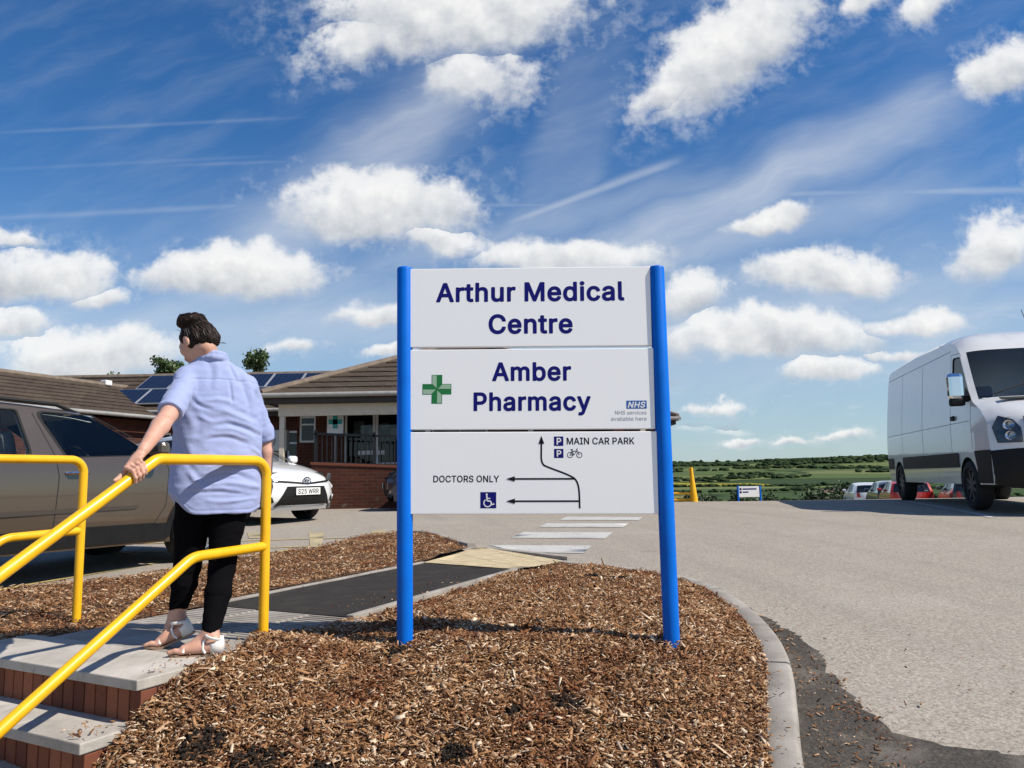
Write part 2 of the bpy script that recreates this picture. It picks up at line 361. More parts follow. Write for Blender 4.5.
# ------------------------------------------------------------------ letter outlines (thousandths of an em): weight > letter > [advance, contours]
import json
GLYPH = json.loads('''{"heavy":{"A":[507,[[4,-20,14,-23,84,-24,94,-22,101,-17,108,-6,150,116,154,119,325,119,329,115,374,-9,381,-19,388,-23,395,-24,465,-23,476,-20,484,-9,486,1,484,12,299,516,294,524,287,530,276,532,199,532,189,529,180,519,-6,8,-7,1,-6,-6,-3,-13],[189,224,188,225,238,372,241,366,260,309,290,225,287,222,192,222]]],"C":[537,[[224,-27,248,-30,269,-30,297,-29,318,-26,339,-21,360,-13,384,-2,402,8,419,21,437,37,451,54,464,71,474,89,482,107,489,127,496,155,496,166,493,173,486,180,479,183,409,184,402,183,395,180,388,173,380,148,372,131,360,114,347,103,332,92,311,83,290,78,269,76,248,78,230,81,213,87,195,97,181,108,169,120,157,136,146,155,135,187,128,225,127,271,130,295,134,320,145,351,161,379,181,401,205,418,230,427,248,431,265,432,297,429,325,420,346,408,363,390,377,369,388,337,393,330,402,326,475,325,482,327,488,330,495,341,496,351,492,372,485,393,478,411,461,441,438,470,409,495,377,514,346,527,307,536,265,539,234,537,213,533,185,526,167,519,139,504,122,493,99,474,86,460,67,435,56,418,42,390,34,369,25,337,21,316,18,292,17,253,19,215,21,194,28,159,35,138,48,106,57,89,74,64,87,48,110,26,125,13,150,-2,167,-10,199,-22]]],"H":[544,[[48,-20,58,-23,128,-23,138,-19,146,-9,148,1,148,208,152,208,368,208,369,1,371,-9,376,-16,380,-20,390,-23,460,-23,469,-20,476,-13,480,-6,480,1,480,509,478,519,471,528,464,531,457,532,390,532,380,528,371,519,369,509,369,316,366,312,149,312,148,509,146,519,138,528,131,531,124,532,58,532,47,528,41,523,38,516,37,509,37,1,37,-6,40,-12]]],"M":[655,[[48,-20,58,-23,124,-23,131,-22,138,-17,145,-6,145,274,147,281,149,282,265,-9,269,-16,275,-20,282,-23,289,-24,345,-23,354,-20,361,-13,478,282,480,281,481,274,482,-6,488,-17,495,-22,502,-23,569,-23,576,-22,584,-16,589,-9,591,1,591,509,589,519,584,526,576,531,569,532,478,532,467,530,457,523,331,197,317,156,313,156,300,194,171,523,163,529,152,532,58,532,51,530,44,525,39,519,37,509,37,1,37,-6,40,-12]]],"N":[550,[[48,-20,58,-23,128,-23,135,-21,142,-17,148,-6,149,333,182,278,370,-16,376,-21,387,-23,464,-23,474,-21,481,-15,485,-9,487,1,487,509,484,519,478,527,471,531,464,532,397,532,390,531,383,526,376,516,375,509,375,186,375,183,373,180,152,526,145,530,138,532,61,532,51,530,41,523,38,516,37,509,37,1,37,-6,40,-12]]],"P":[472,[[48,-20,58,-23,128,-23,138,-19,145,-11,148,1,149,162,236,162,264,164,292,168,320,176,345,187,373,208,391,225,410,253,416,267,424,288,431,323,432,362,427,396,415,432,406,449,397,462,384,477,373,488,345,507,331,514,306,523,282,529,250,532,58,532,47,528,39,519,37,509,37,1,37,-6,40,-12],[149,266,149,428,233,429,257,427,282,420,292,414,303,405,311,393,317,379,320,362,321,344,319,326,314,309,307,295,299,286,282,275,257,268,233,266]]],"S":[474,[[176,-29,197,-31,225,-32,270,-29,309,-20,332,-11,346,-4,375,16,391,31,402,45,413,62,421,80,426,94,430,115,432,139,431,157,428,174,423,192,415,209,406,223,394,237,380,251,351,271,319,286,281,299,207,319,176,331,155,344,146,353,141,360,139,374,140,388,146,402,155,412,169,422,186,430,204,434,225,435,242,434,260,431,277,425,291,416,302,406,309,395,317,367,323,360,330,356,337,354,403,355,410,356,419,363,423,370,424,377,423,391,420,412,408,444,389,472,365,495,337,514,302,528,267,536,228,539,186,536,148,527,127,519,109,510,95,501,78,486,56,461,45,444,39,430,30,398,28,374,29,356,34,332,39,318,53,291,63,279,78,265,106,246,144,228,176,217,256,194,288,182,309,169,317,160,320,153,322,139,319,122,312,108,302,97,287,87,267,78,246,74,225,73,204,74,183,78,165,85,151,93,141,104,134,115,130,125,127,143,124,150,120,154,113,159,106,160,36,160,25,156,19,150,16,143,15,136,18,111,23,90,28,76,37,59,46,45,57,31,78,12,95,0,109,-8,141,-21]]],"a":[416,[[123,-29,140,-31,161,-32,196,-29,224,-21,252,-6,262,-18,273,-23,339,-23,346,-21,352,-18,359,-8,360,-1,360,251,358,283,354,304,348,321,339,338,329,353,318,364,304,376,291,384,276,392,259,398,224,406,185,408,168,406,143,402,108,391,94,384,77,374,63,364,52,353,33,328,18,297,18,290,19,283,23,276,28,272,35,269,98,250,108,252,115,256,120,262,130,279,143,292,158,300,175,306,203,307,224,303,234,298,240,293,245,286,249,279,251,269,252,255,248,253,161,241,126,235,98,227,72,216,52,205,38,192,24,175,17,160,9,132,7,97,12,66,19,48,24,38,33,24,42,13,54,3,66,-6,94,-20],[161,69,147,72,136,75,127,80,120,87,116,97,115,108,118,118,123,125,136,134,161,142,248,155,252,154,252,132,249,118,241,102,231,90,217,80,203,73,185,70]]],"b":[451,[[193,-28,218,-31,243,-31,267,-28,292,-21,316,-10,337,4,355,21,372,41,385,63,397,87,405,115,411,143,413,175,413,206,411,234,405,262,398,287,390,304,379,325,365,344,354,357,337,372,316,386,302,393,281,401,257,406,232,408,211,407,194,405,176,400,162,394,138,380,137,511,134,521,127,528,117,532,47,531,35,525,31,518,29,511,29,0,30,-7,36,-17,47,-23,113,-23,120,-22,127,-18,133,-11,135,-4,138,-1,166,-19],[197,73,181,80,168,91,156,105,148,122,140,147,137,171,136,199,139,224,144,245,150,262,159,276,172,290,183,298,201,304,218,306,236,305,253,300,268,290,281,276,292,259,299,238,304,210,304,182,302,154,297,133,288,112,278,96,265,84,250,75,236,72,215,70]]],"c":[423,[[168,-28,207,-32,245,-28,280,-19,308,-5,336,15,357,38,374,66,386,98,386,105,384,112,380,119,375,123,312,139,301,140,294,138,287,133,282,126,277,112,272,101,263,91,255,84,245,78,231,73,217,70,200,70,179,74,161,83,146,98,133,119,126,140,121,164,120,196,122,220,129,245,137,264,151,283,165,295,179,302,200,306,221,305,242,300,256,292,268,280,275,269,282,252,287,245,294,240,301,238,308,239,371,255,378,260,384,269,385,276,384,283,373,311,359,336,341,357,320,374,298,387,273,398,245,405,207,408,182,406,165,404,140,397,127,392,113,385,95,373,81,362,65,346,56,336,42,315,35,301,24,276,14,234,11,189,14,143,17,126,24,101,31,84,41,63,64,31,81,14,95,3,116,-10,130,-17,151,-24]]],"d":[451,[[159,-28,196,-32,231,-28,249,-24,259,-19,287,-1,289,-4,292,-11,297,-18,305,-22,312,-23,375,-23,382,-21,387,-18,394,-7,395,0,395,507,395,514,392,521,382,530,371,532,308,532,298,528,291,521,288,514,287,507,287,381,284,381,266,392,249,400,217,407,196,408,172,406,154,403,133,397,112,388,98,380,70,356,56,339,46,325,28,290,20,266,16,248,12,220,11,189,12,157,16,129,20,112,28,87,39,63,52,42,67,24,80,10,98,-3,119,-15,144,-25],[182,73,165,80,152,91,140,106,130,126,124,147,121,171,120,199,123,224,128,245,135,262,144,277,156,290,168,298,186,304,203,306,221,305,238,300,253,290,266,276,276,259,284,234,287,210,288,182,285,154,280,129,272,112,263,97,249,84,235,76,217,71,200,70]]],"e":[431,[[171,-28,210,-32,245,-29,280,-21,308,-10,324,0,338,10,359,31,370,45,378,59,388,87,388,94,386,101,382,107,375,112,305,129,298,128,289,122,273,94,266,87,256,79,245,75,231,71,217,70,200,70,179,75,160,84,144,98,132,115,126,129,123,143,126,146,371,146,378,147,385,150,389,154,393,161,395,168,394,206,392,234,389,255,379,290,370,311,360,329,349,343,336,357,322,369,305,381,291,389,273,396,249,403,231,406,214,408,189,407,165,404,151,401,137,396,116,387,91,371,74,356,63,345,48,325,40,311,30,290,23,273,14,231,11,185,14,140,19,115,25,98,33,77,42,61,63,31,77,17,95,3,116,-10,130,-16,154,-25],[126,244,126,248,127,252,136,269,144,280,155,290,165,297,179,303,193,306,207,307,221,305,235,302,245,297,254,290,264,280,271,269,277,258,281,245]]],"h":[437,[[40,-20,50,-23,117,-23,127,-19,135,-9,137,1,137,228,140,253,143,264,148,274,162,290,180,300,190,303,204,305,225,304,236,302,246,296,256,288,261,281,267,270,270,260,272,236,273,1,273,-6,276,-13,284,-20,292,-23,358,-23,365,-22,374,-16,379,-9,380,-2,380,253,376,292,370,313,362,330,355,344,344,358,323,378,299,393,268,404,236,408,201,406,169,398,138,382,137,512,135,519,131,525,124,530,117,532,47,531,36,525,31,519,29,512,29,1,30,-6,33,-12]]],"i":[194,[[40,-20,46,-22,53,-24,116,-23,123,-22,130,-17,135,-9,137,-4,137,379,136,386,133,393,126,399,119,402,49,403,42,400,37,396,31,390,29,382,29,1,32,-11],[68,421,81,419,95,420,109,424,117,428,127,435,137,445,144,456,148,466,150,477,149,491,147,502,141,516,133,526,125,533,114,540,102,545,91,547,77,547,63,544,53,540,42,533,32,523,25,512,20,502,18,491,18,477,21,463,26,452,33,442,45,432,56,425]]],"l":[216,[[106,-22,127,-25,145,-26,166,-24,187,-20,194,-17,201,-10,204,-1,204,6,193,58,188,69,180,76,173,78,155,76,141,76,138,83,137,100,137,510,136,517,128,527,117,532,50,532,43,530,36,525,30,517,29,510,30,72,35,41,41,27,50,12,63,-1,75,-10,92,-19]]],"m":[637,[[40,-20,50,-23,117,-23,127,-19,135,-9,137,1,137,239,139,260,143,270,148,280,162,295,180,304,201,307,218,304,232,298,239,292,245,285,250,270,251,1,253,-9,257,-16,264,-21,271,-23,337,-23,348,-20,352,-16,357,-9,359,1,359,246,360,264,367,281,372,288,379,295,397,304,418,307,439,304,456,296,466,285,471,270,472,253,472,1,474,-9,479,-16,483,-20,495,-23,558,-23,565,-22,572,-18,578,-9,580,1,580,267,577,292,570,320,561,340,551,356,533,376,509,392,481,404,449,409,428,409,411,408,379,400,364,393,348,383,333,372,320,359,302,379,285,392,264,402,243,408,218,410,190,407,162,397,138,383,128,396,117,402,50,403,40,399,31,390,29,379,29,1,30,-6,33,-12]]],"n":[437,[[40,-20,50,-23,117,-23,127,-19,135,-9,137,1,137,228,140,253,143,264,148,274,156,285,164,292,183,301,194,304,208,306,218,305,232,303,248,295,256,288,261,281,267,270,270,260,272,236,273,1,275,-9,278,-15,284,-20,295,-23,362,-23,369,-20,377,-13,380,-6,381,1,381,239,378,278,370,313,356,340,338,365,316,383,299,393,278,401,257,406,236,408,204,406,180,401,159,393,138,381,135,382,131,393,127,397,120,401,113,403,50,403,40,399,33,393,30,386,29,379,29,1,30,-6,33,-12]]],"r":[286,[[40,-20,50,-23,117,-23,127,-19,135,-9,137,1,137,236,140,256,145,270,153,281,162,289,176,297,190,301,204,302,246,299,257,303,263,309,267,320,267,386,263,396,253,405,246,407,222,408,190,406,165,400,148,392,138,385,134,386,127,397,117,402,50,403,40,399,31,390,29,379,29,1,30,-6,33,-12]]],"t":[254,[[133,-24,168,-28,207,-24,221,-20,227,-17,233,-10,236,-3,236,7,224,60,218,70,210,75,203,77,172,73,158,75,154,76,152,81,150,95,149,301,151,303,154,304,207,304,214,306,221,311,226,319,227,326,227,382,225,389,221,395,210,402,151,403,149,406,149,473,146,483,139,490,133,493,126,495,60,494,53,491,47,487,42,476,41,406,39,403,0,402,-10,396,-15,389,-17,378,-17,322,-11,312,-1,305,7,304,39,304,41,301,41,91,43,67,50,42,56,29,66,14,84,-3,105,-15]]],"u":[437,[[146,-25,162,-28,183,-29,218,-25,250,-14,274,0,276,-8,281,-16,288,-21,295,-23,362,-23,372,-18,378,-11,381,-1,381,381,377,391,369,400,358,403,295,403,285,400,276,391,273,381,273,153,269,125,261,104,253,95,246,88,236,81,225,77,201,74,180,76,162,84,155,90,148,99,140,118,137,146,137,381,134,391,131,396,124,401,113,403,50,403,40,399,32,391,30,384,29,377,29,139,30,111,36,80,43,59,54,38,64,23,78,8,94,-4,110,-13,131,-21]]],"y":[416,[[55,-165,78,-168,106,-168,127,-165,148,-158,166,-148,184,-134,199,-116,211,-99,226,-67,393,370,395,381,393,388,389,395,382,400,372,403,305,403,295,400,288,395,283,388,197,149,193,146,106,388,102,394,95,400,88,402,18,403,8,401,1,396,-3,391,-6,381,-4,370,137,-1,123,-43,116,-54,109,-61,102,-65,92,-66,64,-62,57,-63,47,-67,41,-74,24,-134,24,-141,28,-151,32,-157,39,-161]]]},"medium":{"2":[470,[[54,-11,63,-14,389,-14,396,-13,402,-8,404,-1,404,59,400,66,396,70,389,71,189,71,185,73,289,182,341,241,359,265,374,290,384,311,390,328,395,356,395,384,391,412,382,437,368,461,350,482,329,499,305,513,273,524,238,530,200,529,168,522,137,509,109,491,87,468,69,440,57,409,52,384,51,360,54,353,60,349,67,347,126,347,134,350,140,356,143,381,148,398,153,409,160,420,172,430,186,438,200,443,217,445,235,445,255,440,270,434,284,424,294,412,301,398,305,384,306,367,303,350,297,332,285,311,270,290,236,252,52,56,49,48,49,-1,51,-8]]],"5":[470,[[182,-18,199,-20,224,-21,248,-20,269,-16,294,-8,308,-2,325,8,343,22,360,38,371,52,382,70,392,91,402,126,405,150,405,171,404,192,399,217,392,238,382,259,371,276,357,294,342,308,323,322,304,332,283,340,266,345,241,348,220,348,199,345,175,339,154,330,152,332,164,437,371,438,378,444,381,455,381,511,378,518,371,523,94,523,87,520,83,514,53,255,53,248,55,245,59,241,66,238,129,231,136,234,147,242,157,248,185,258,213,262,241,260,255,256,266,250,276,243,286,234,301,213,307,199,311,185,313,164,312,143,308,126,300,108,287,91,274,80,259,72,241,66,220,64,202,66,185,71,168,80,157,89,147,101,140,115,136,136,133,140,126,144,59,145,53,143,49,140,46,136,45,129,48,108,52,90,64,63,81,38,99,21,126,2,154,-10]]],"A":[496,[[7,-11,12,-14,19,-14,86,-14,94,-11,99,-4,144,126,145,127,149,128,331,128,334,126,381,-4,386,-11,394,-14,464,-14,471,-12,475,-8,477,-1,476,7,290,514,285,520,282,522,275,523,201,523,194,521,188,514,3,7,2,-4],[177,214,176,216,206,304,236,398,240,401,266,318,302,216,299,213]]],"C":[527,[[225,-18,267,-21,288,-21,316,-17,337,-12,362,-3,379,5,397,16,417,31,432,45,444,59,456,77,468,98,477,119,487,157,487,164,485,168,483,171,477,174,404,174,396,168,388,143,377,122,366,108,355,97,337,85,316,76,295,70,271,67,246,69,229,72,208,80,190,89,175,101,161,115,148,133,139,150,126,185,119,224,118,269,121,297,125,322,138,357,154,385,163,395,176,409,201,425,229,436,257,441,285,440,309,436,327,429,341,422,354,413,365,402,374,392,382,378,389,364,395,343,401,336,407,334,474,334,481,336,486,343,487,350,483,371,476,392,469,409,451,441,430,465,404,488,372,507,344,518,306,527,267,530,236,528,215,525,187,517,169,510,145,497,127,485,106,468,94,455,75,430,64,414,50,385,43,367,37,346,30,315,28,294,26,255,26,231,30,196,34,175,43,141,50,122,65,94,82,68,95,52,117,31,131,21,155,5,173,-3,201,-13]]],"D":[519,[[51,-11,60,-14,221,-14,259,-12,294,-6,329,5,356,17,371,26,387,38,406,56,419,70,431,85,446,112,454,129,464,160,469,182,474,216,476,255,474,294,472,314,465,346,459,367,448,395,438,412,422,437,410,451,389,471,373,482,347,498,315,510,294,516,263,521,224,523,60,523,53,521,49,518,47,514,46,507,46,-1,48,-8],[140,72,139,73,140,437,221,437,249,436,273,431,301,421,315,414,329,404,350,382,367,353,377,322,383,283,385,255,383,227,377,188,365,154,351,129,335,112,312,94,291,84,270,77,242,73,214,72]]],"I":[317,[[22,-11,31,-14,269,-14,276,-13,282,-8,284,-1,284,56,283,62,279,68,276,70,269,72,199,72,197,73,197,434,199,437,269,437,276,439,279,441,283,446,284,451,284,511,281,518,276,522,269,523,31,523,23,521,18,514,17,507,17,451,19,444,22,440,31,437,101,437,104,434,103,73,101,72,31,72,24,70,20,66,17,59,17,-1,19,-8]]],"K":[483,[[51,-11,60,-14,126,-14,133,-12,137,-8,139,-1,139,160,196,222,363,-11,371,-14,448,-14,455,-13,461,-8,463,-4,463,3,459,10,262,286,264,290,460,500,462,504,463,511,460,518,456,521,448,523,364,523,356,521,184,335,140,285,139,290,139,507,138,514,133,520,126,523,60,523,53,521,49,518,47,514,46,507,46,-1,48,-8]]],"L":[410,[[51,-11,60,-14,361,-14,368,-13,371,-11,375,-5,376,-1,376,59,371,68,364,71,144,72,139,73,139,507,138,514,136,518,132,521,126,523,60,523,53,521,49,518,46,511,46,-1,48,-8]]],"M":[645,[[51,-11,60,-14,123,-14,131,-11,136,-4,137,341,155,290,272,-4,277,-11,280,-13,287,-14,343,-14,350,-12,354,-8,487,332,488,332,490,328,490,322,490,-4,495,-11,504,-14,567,-14,574,-13,578,-11,582,-4,582,3,582,507,581,514,578,519,574,522,567,523,476,523,469,521,465,518,339,192,315,122,292,188,163,518,158,522,151,523,60,523,53,521,49,518,47,514,46,507,46,-1,48,-8]]],"N":[540,[[51,-11,60,-14,126,-14,134,-11,139,-4,139,294,138,360,140,366,190,283,377,-11,385,-14,462,-14,469,-13,476,-8,478,-1,478,507,477,514,473,520,469,522,462,523,396,523,389,519,384,511,385,154,384,150,382,147,361,182,147,518,144,521,137,523,60,523,53,521,49,518,47,514,46,507,46,-1,48,-8]]],"O":[550,[[225,-18,250,-21,267,-21,299,-19,320,-16,348,-8,365,-1,390,12,407,24,428,42,442,56,458,77,469,94,478,112,490,140,496,161,503,196,507,231,507,255,506,294,503,315,496,350,490,367,477,399,468,416,451,441,439,456,418,476,393,495,376,505,348,517,330,522,302,528,281,530,250,529,218,525,201,521,173,512,156,504,141,495,120,479,104,465,85,444,73,427,58,402,43,367,34,332,30,311,26,276,26,255,26,231,30,196,34,175,43,141,51,122,65,94,82,69,95,52,117,31,131,21,155,5,173,-3,201,-13],[243,69,229,72,211,78,200,84,184,94,162,114,144,140,130,171,121,210,118,252,120,287,126,325,138,357,154,385,173,406,183,414,197,423,225,435,257,441,285,440,299,438,316,433,344,419,358,408,371,395,389,371,401,346,411,311,415,269,414,224,408,185,395,150,378,122,358,101,334,84,306,73,278,68,257,68]]],"P":[461,[[51,-11,60,-14,126,-14,133,-12,137,-8,139,-1,139,168,140,171,252,172,280,175,305,180,329,189,347,199,361,209,384,230,399,252,407,269,414,286,422,322,423,360,418,395,407,426,391,454,382,467,368,480,340,500,326,507,305,514,280,520,252,523,60,523,53,521,49,518,47,514,46,507,46,-1,48,-8],[140,257,139,258,139,437,231,438,259,436,273,433,287,427,298,421,308,412,318,398,324,384,329,367,330,342,327,322,322,305,314,290,305,279,294,271,284,266,273,262,256,258,231,257]]],"R":[466,[[51,-11,60,-14,126,-14,133,-12,137,-8,139,-1,139,182,144,183,238,183,340,-6,347,-13,354,-14,427,-14,434,-13,440,-8,442,-1,441,7,336,199,336,202,357,215,375,228,385,239,397,255,407,272,415,294,421,318,423,339,424,364,421,388,416,409,408,430,397,451,385,466,368,482,350,496,329,506,308,514,291,518,263,522,235,523,60,523,53,521,49,518,47,514,46,507,46,-1,48,-8],[140,270,139,272,139,434,140,438,235,437,263,435,280,431,291,427,305,418,314,409,321,398,327,381,330,364,330,342,328,325,323,311,315,298,305,288,294,281,284,277,259,271,235,270]]],"S":[463,[[177,-20,223,-23,269,-20,307,-11,328,-3,342,4,360,15,377,29,397,54,405,67,414,85,421,117,423,138,422,155,419,173,414,190,407,204,398,218,387,232,374,244,345,264,314,278,279,290,206,310,171,323,157,331,145,341,138,348,132,358,130,376,131,390,137,404,146,417,160,428,178,436,195,441,216,444,237,444,255,441,272,436,293,426,307,414,314,404,320,390,324,372,326,369,332,365,339,363,402,363,407,365,412,369,415,376,415,390,408,421,394,449,375,474,353,493,325,510,300,519,265,527,227,530,202,529,178,525,143,516,111,500,85,481,63,456,48,428,39,397,37,376,38,358,40,344,46,323,59,299,69,286,85,271,111,253,148,236,178,226,258,203,292,190,307,182,318,173,325,164,329,155,331,138,328,120,322,106,310,92,296,82,276,72,255,66,230,64,209,64,185,68,166,75,150,83,136,96,128,106,122,120,118,141,115,147,111,149,104,151,38,151,31,149,27,146,24,141,24,134,27,113,32,92,37,78,46,61,65,36,84,19,111,1,143,-12]]],"T":[465,[[183,-11,192,-14,259,-14,266,-11,271,-4,271,434,272,437,416,437,423,439,429,444,431,454,431,511,428,518,423,522,416,523,31,523,24,521,18,514,17,507,17,451,19,444,24,439,31,437,175,437,176,437,178,434,178,-1,180,-8]]],"W":[703,[[146,-11,149,-13,156,-14,229,-14,236,-13,243,-8,341,356,345,354,443,-8,450,-13,457,-14,530,-14,537,-13,541,-10,544,-3,683,504,684,511,681,518,677,521,670,523,604,523,596,521,590,514,492,134,394,511,391,518,387,521,380,523,306,523,299,521,293,514,194,137,191,143,96,514,90,521,82,523,16,523,9,521,5,518,2,511,3,504,141,-4]]],"Y":[489,[[194,-11,201,-14,268,-14,275,-13,280,-8,283,-1,283,202,284,206,467,501,470,507,469,514,467,518,460,522,453,523,380,523,373,521,369,518,268,352,236,296,205,352,105,514,100,520,93,523,16,523,9,521,3,514,2,507,5,500,188,206,189,202,189,-1,191,-7]]]," ":[188,[]]},"regular":{" ":[188,[]],"H":[517,[[67,0,123,0,125,4,125,227,127,232,392,231,393,0,456,0,457,4,457,504,456,509,396,509,392,507,392,294,392,290,389,289,127,289,125,290,125,294,124,507,123,509,64,509,60,507,60,4,64,0]]],"N":[523,[[67,0,123,0,125,4,125,298,121,420,123,425,198,298,386,2,389,0,463,0,463,508,403,509,399,507,399,182,402,91,402,88,400,84,351,171,137,507,134,509,64,509,60,507,60,4,64,0]]],"S":[447,[[178,-5,199,-8,224,-9,266,-6,301,2,332,15,359,33,380,54,387,65,397,82,406,110,408,128,408,149,406,163,402,180,396,194,388,208,378,221,365,233,339,250,310,264,276,276,199,297,161,312,147,320,133,332,125,341,118,355,115,376,117,394,122,408,133,423,150,439,168,448,189,455,210,458,234,458,259,455,276,450,297,440,315,427,325,415,330,404,337,380,339,378,399,378,401,380,397,404,390,425,379,446,365,464,344,481,325,493,297,505,273,511,252,514,227,516,192,513,157,505,129,494,101,476,80,455,70,440,64,429,58,415,55,401,52,383,52,362,54,348,58,334,65,317,72,306,80,296,94,282,119,265,154,249,266,216,301,202,315,194,329,182,336,173,343,159,345,142,343,121,337,103,324,86,307,72,287,61,266,54,241,50,217,49,189,53,168,58,147,68,132,79,119,94,110,110,105,135,101,137,42,137,39,135,43,107,50,86,63,61,77,44,98,26,119,13,148,2]]],"a":[389,[[125,-5,149,-8,170,-8,191,-6,212,0,230,8,246,19,261,35,272,51,275,52,277,47,277,2,279,0,335,0,337,2,337,250,336,271,333,289,328,306,324,317,316,331,307,342,296,353,286,360,258,374,226,382,191,384,156,381,125,373,97,359,72,340,56,320,42,292,44,290,97,275,100,275,107,288,116,299,128,310,139,317,153,324,167,328,184,330,202,331,226,327,237,323,248,317,263,303,269,292,272,282,275,268,275,250,272,241,265,235,244,228,142,214,118,209,100,203,79,194,64,184,50,170,40,156,36,145,32,131,31,100,35,72,44,51,58,31,76,16,100,2],[149,47,132,51,118,58,105,68,98,79,93,93,92,110,95,124,103,138,111,146,120,152,142,161,167,167,240,178,261,183,275,188,276,138,274,121,267,100,253,79,233,62,223,56,209,51,181,46]]],"b":[424,[[196,-5,221,-8,242,-8,263,-5,284,1,305,11,322,22,338,37,353,55,364,73,375,97,383,121,387,146,390,174,390,205,387,233,382,258,374,282,364,303,353,321,339,338,322,354,305,366,284,375,263,381,242,384,221,384,196,381,179,376,161,367,147,356,137,345,119,321,116,319,114,321,114,324,114,506,112,508,109,509,56,509,53,506,53,2,56,0,109,0,112,2,112,58,116,59,119,57,140,29,153,16,175,2],[207,48,182,54,165,63,146,79,133,98,123,121,116,149,113,177,113,209,117,237,124,261,137,286,151,303,168,317,186,325,207,329,231,329,252,325,273,316,291,302,306,282,316,261,324,233,328,202,327,170,323,142,316,118,305,94,291,76,273,61,252,51,231,47]]],"c":[396,[[170,-5,206,-8,234,-6,262,0,290,11,314,27,335,48,351,72,362,100,360,103,307,116,304,115,297,97,287,83,278,72,265,62,251,55,234,49,216,47,199,47,181,49,171,52,157,58,146,65,128,83,118,97,111,111,103,135,97,167,97,198,100,226,108,258,118,279,132,298,150,314,167,323,188,328,209,330,230,328,255,320,265,314,276,306,285,296,293,286,304,262,356,276,361,279,353,300,343,317,332,332,318,346,300,359,283,369,262,377,241,382,206,384,171,381,150,375,136,370,108,354,83,331,63,303,55,289,47,268,39,240,35,216,34,188,37,146,47,107,61,76,70,62,83,45,108,23,137,6,150,1]]],"e":[404,[[173,-5,209,-8,241,-6,269,0,297,11,318,24,340,44,354,65,365,90,363,91,307,105,305,104,296,86,288,76,279,67,266,58,251,52,237,48,220,46,202,46,188,48,171,53,157,58,145,65,132,76,123,86,108,111,102,128,98,149,96,167,97,169,101,169,370,169,371,170,370,219,366,251,357,282,341,314,331,328,321,339,307,351,293,361,265,374,234,382,206,384,181,383,167,381,136,371,118,361,105,352,90,339,80,328,61,300,46,265,37,230,34,188,37,146,46,107,55,86,62,73,73,57,83,44,108,23,125,12,139,5],[97,221,96,223,99,240,107,265,116,282,130,300,146,313,164,323,181,328,206,330,227,328,244,324,262,314,276,303,289,286,298,268,305,247,309,223,307,221,304,221]]],"h":[410,[[63,0,112,0,114,4,114,234,117,256,123,276,137,298,147,308,157,315,168,321,182,326,196,328,210,329,238,325,252,320,263,314,273,304,283,290,293,266,296,234,296,4,298,0,357,0,357,252,352,287,348,304,342,318,333,334,322,348,308,360,297,368,280,375,263,381,245,384,228,384,196,381,179,376,161,368,146,357,137,349,124,332,116,319,114,326,114,504,112,509,56,509,53,507,53,4,56,0]]],"i":[167,[[73,0,111,0,114,4,114,374,113,378,111,379,55,379,53,378,53,374,53,4,55,0],[71,444,87,443,101,446,115,456,124,469,126,483,125,494,122,500,115,511,101,520,83,524,73,522,66,520,52,510,44,497,42,490,41,480,45,466,55,453,62,448]]],"l":[189,[[108,1,130,-2,147,-2,175,1,179,3,180,5,171,50,169,54,144,52,130,55,123,59,119,64,115,82,114,505,112,509,53,509,53,85,54,68,58,47,65,33,70,25,79,15,88,9]]],"r":[259,[[63,0,112,0,114,4,114,242,116,259,122,276,130,289,140,301,154,312,168,319,182,323,200,325,221,325,242,323,243,326,243,382,242,384,214,385,196,384,179,380,165,374,148,364,136,354,125,339,116,322,112,321,111,378,109,379,56,379,53,378,53,4,56,0]]],"s":[365,[[142,-5,172,-8,211,-6,242,0,267,10,289,23,307,41,321,62,329,83,331,107,330,125,327,135,322,149,316,160,307,170,298,179,277,192,253,203,165,225,144,232,133,237,123,244,116,252,111,261,109,272,109,286,113,296,120,307,130,316,144,324,158,329,172,332,204,332,218,329,232,323,242,316,251,307,261,293,268,279,270,278,322,289,323,293,313,317,302,335,291,348,281,357,266,366,249,374,232,380,204,384,169,384,141,379,114,370,88,355,70,338,57,317,49,296,47,272,48,254,51,244,61,223,68,212,79,202,102,187,127,177,218,154,235,148,246,142,254,135,260,128,266,118,268,107,267,93,263,83,256,72,246,63,232,55,218,50,200,46,179,45,162,47,144,51,130,57,120,64,109,74,101,86,95,104,92,106,39,95,36,93,40,76,48,58,57,44,71,29,85,18,102,8,120,1]]],"v":[389,[[168,0,224,0,227,3,371,378,367,379,308,379,304,378,220,145,210,112,196,61,192,67,169,144,85,378,80,379,21,379,18,378,161,4,164,0]]]}}''')

GLYPH['heavy'][' '] = GLYPH['regular'][' ']
def glyph_run(body, weight, shear=0.0, space=0.0):
    x = 0.0; V = []; F = []
    for ch in body:
        adv, cs = GLYPH[weight][ch]
        if cs:
            L = [np.array(c, float).reshape(-1, 2)/1000 for c in cs]
            vs = []; es = []
            for c in L:
                k = len(vs); vs += [Vector((float(a), float(b))) for a, b in c]; es += [(k+i, k+(i+1) % len(c)) for i in range(len(c))]
            r = geometry.delaunay_2d_cdt(vs, es, [], 0, 1e-7); P = np.array([tuple(q) for q in r[0]]); T = np.array([f for f in r[2] if len(f) == 3])
            cen = P[T].mean(1); ok = np.zeros(len(T), bool)
            for c in L: ok ^= inpoly(cen, c)
            k = len(V); V += [(a+x+b*shear, b) for a, b in P]; F += [tuple(int(i)+k for i in t) for t in T[ok]]
        x += adv/1000+space
    return np.array(V), F
_capg = {}
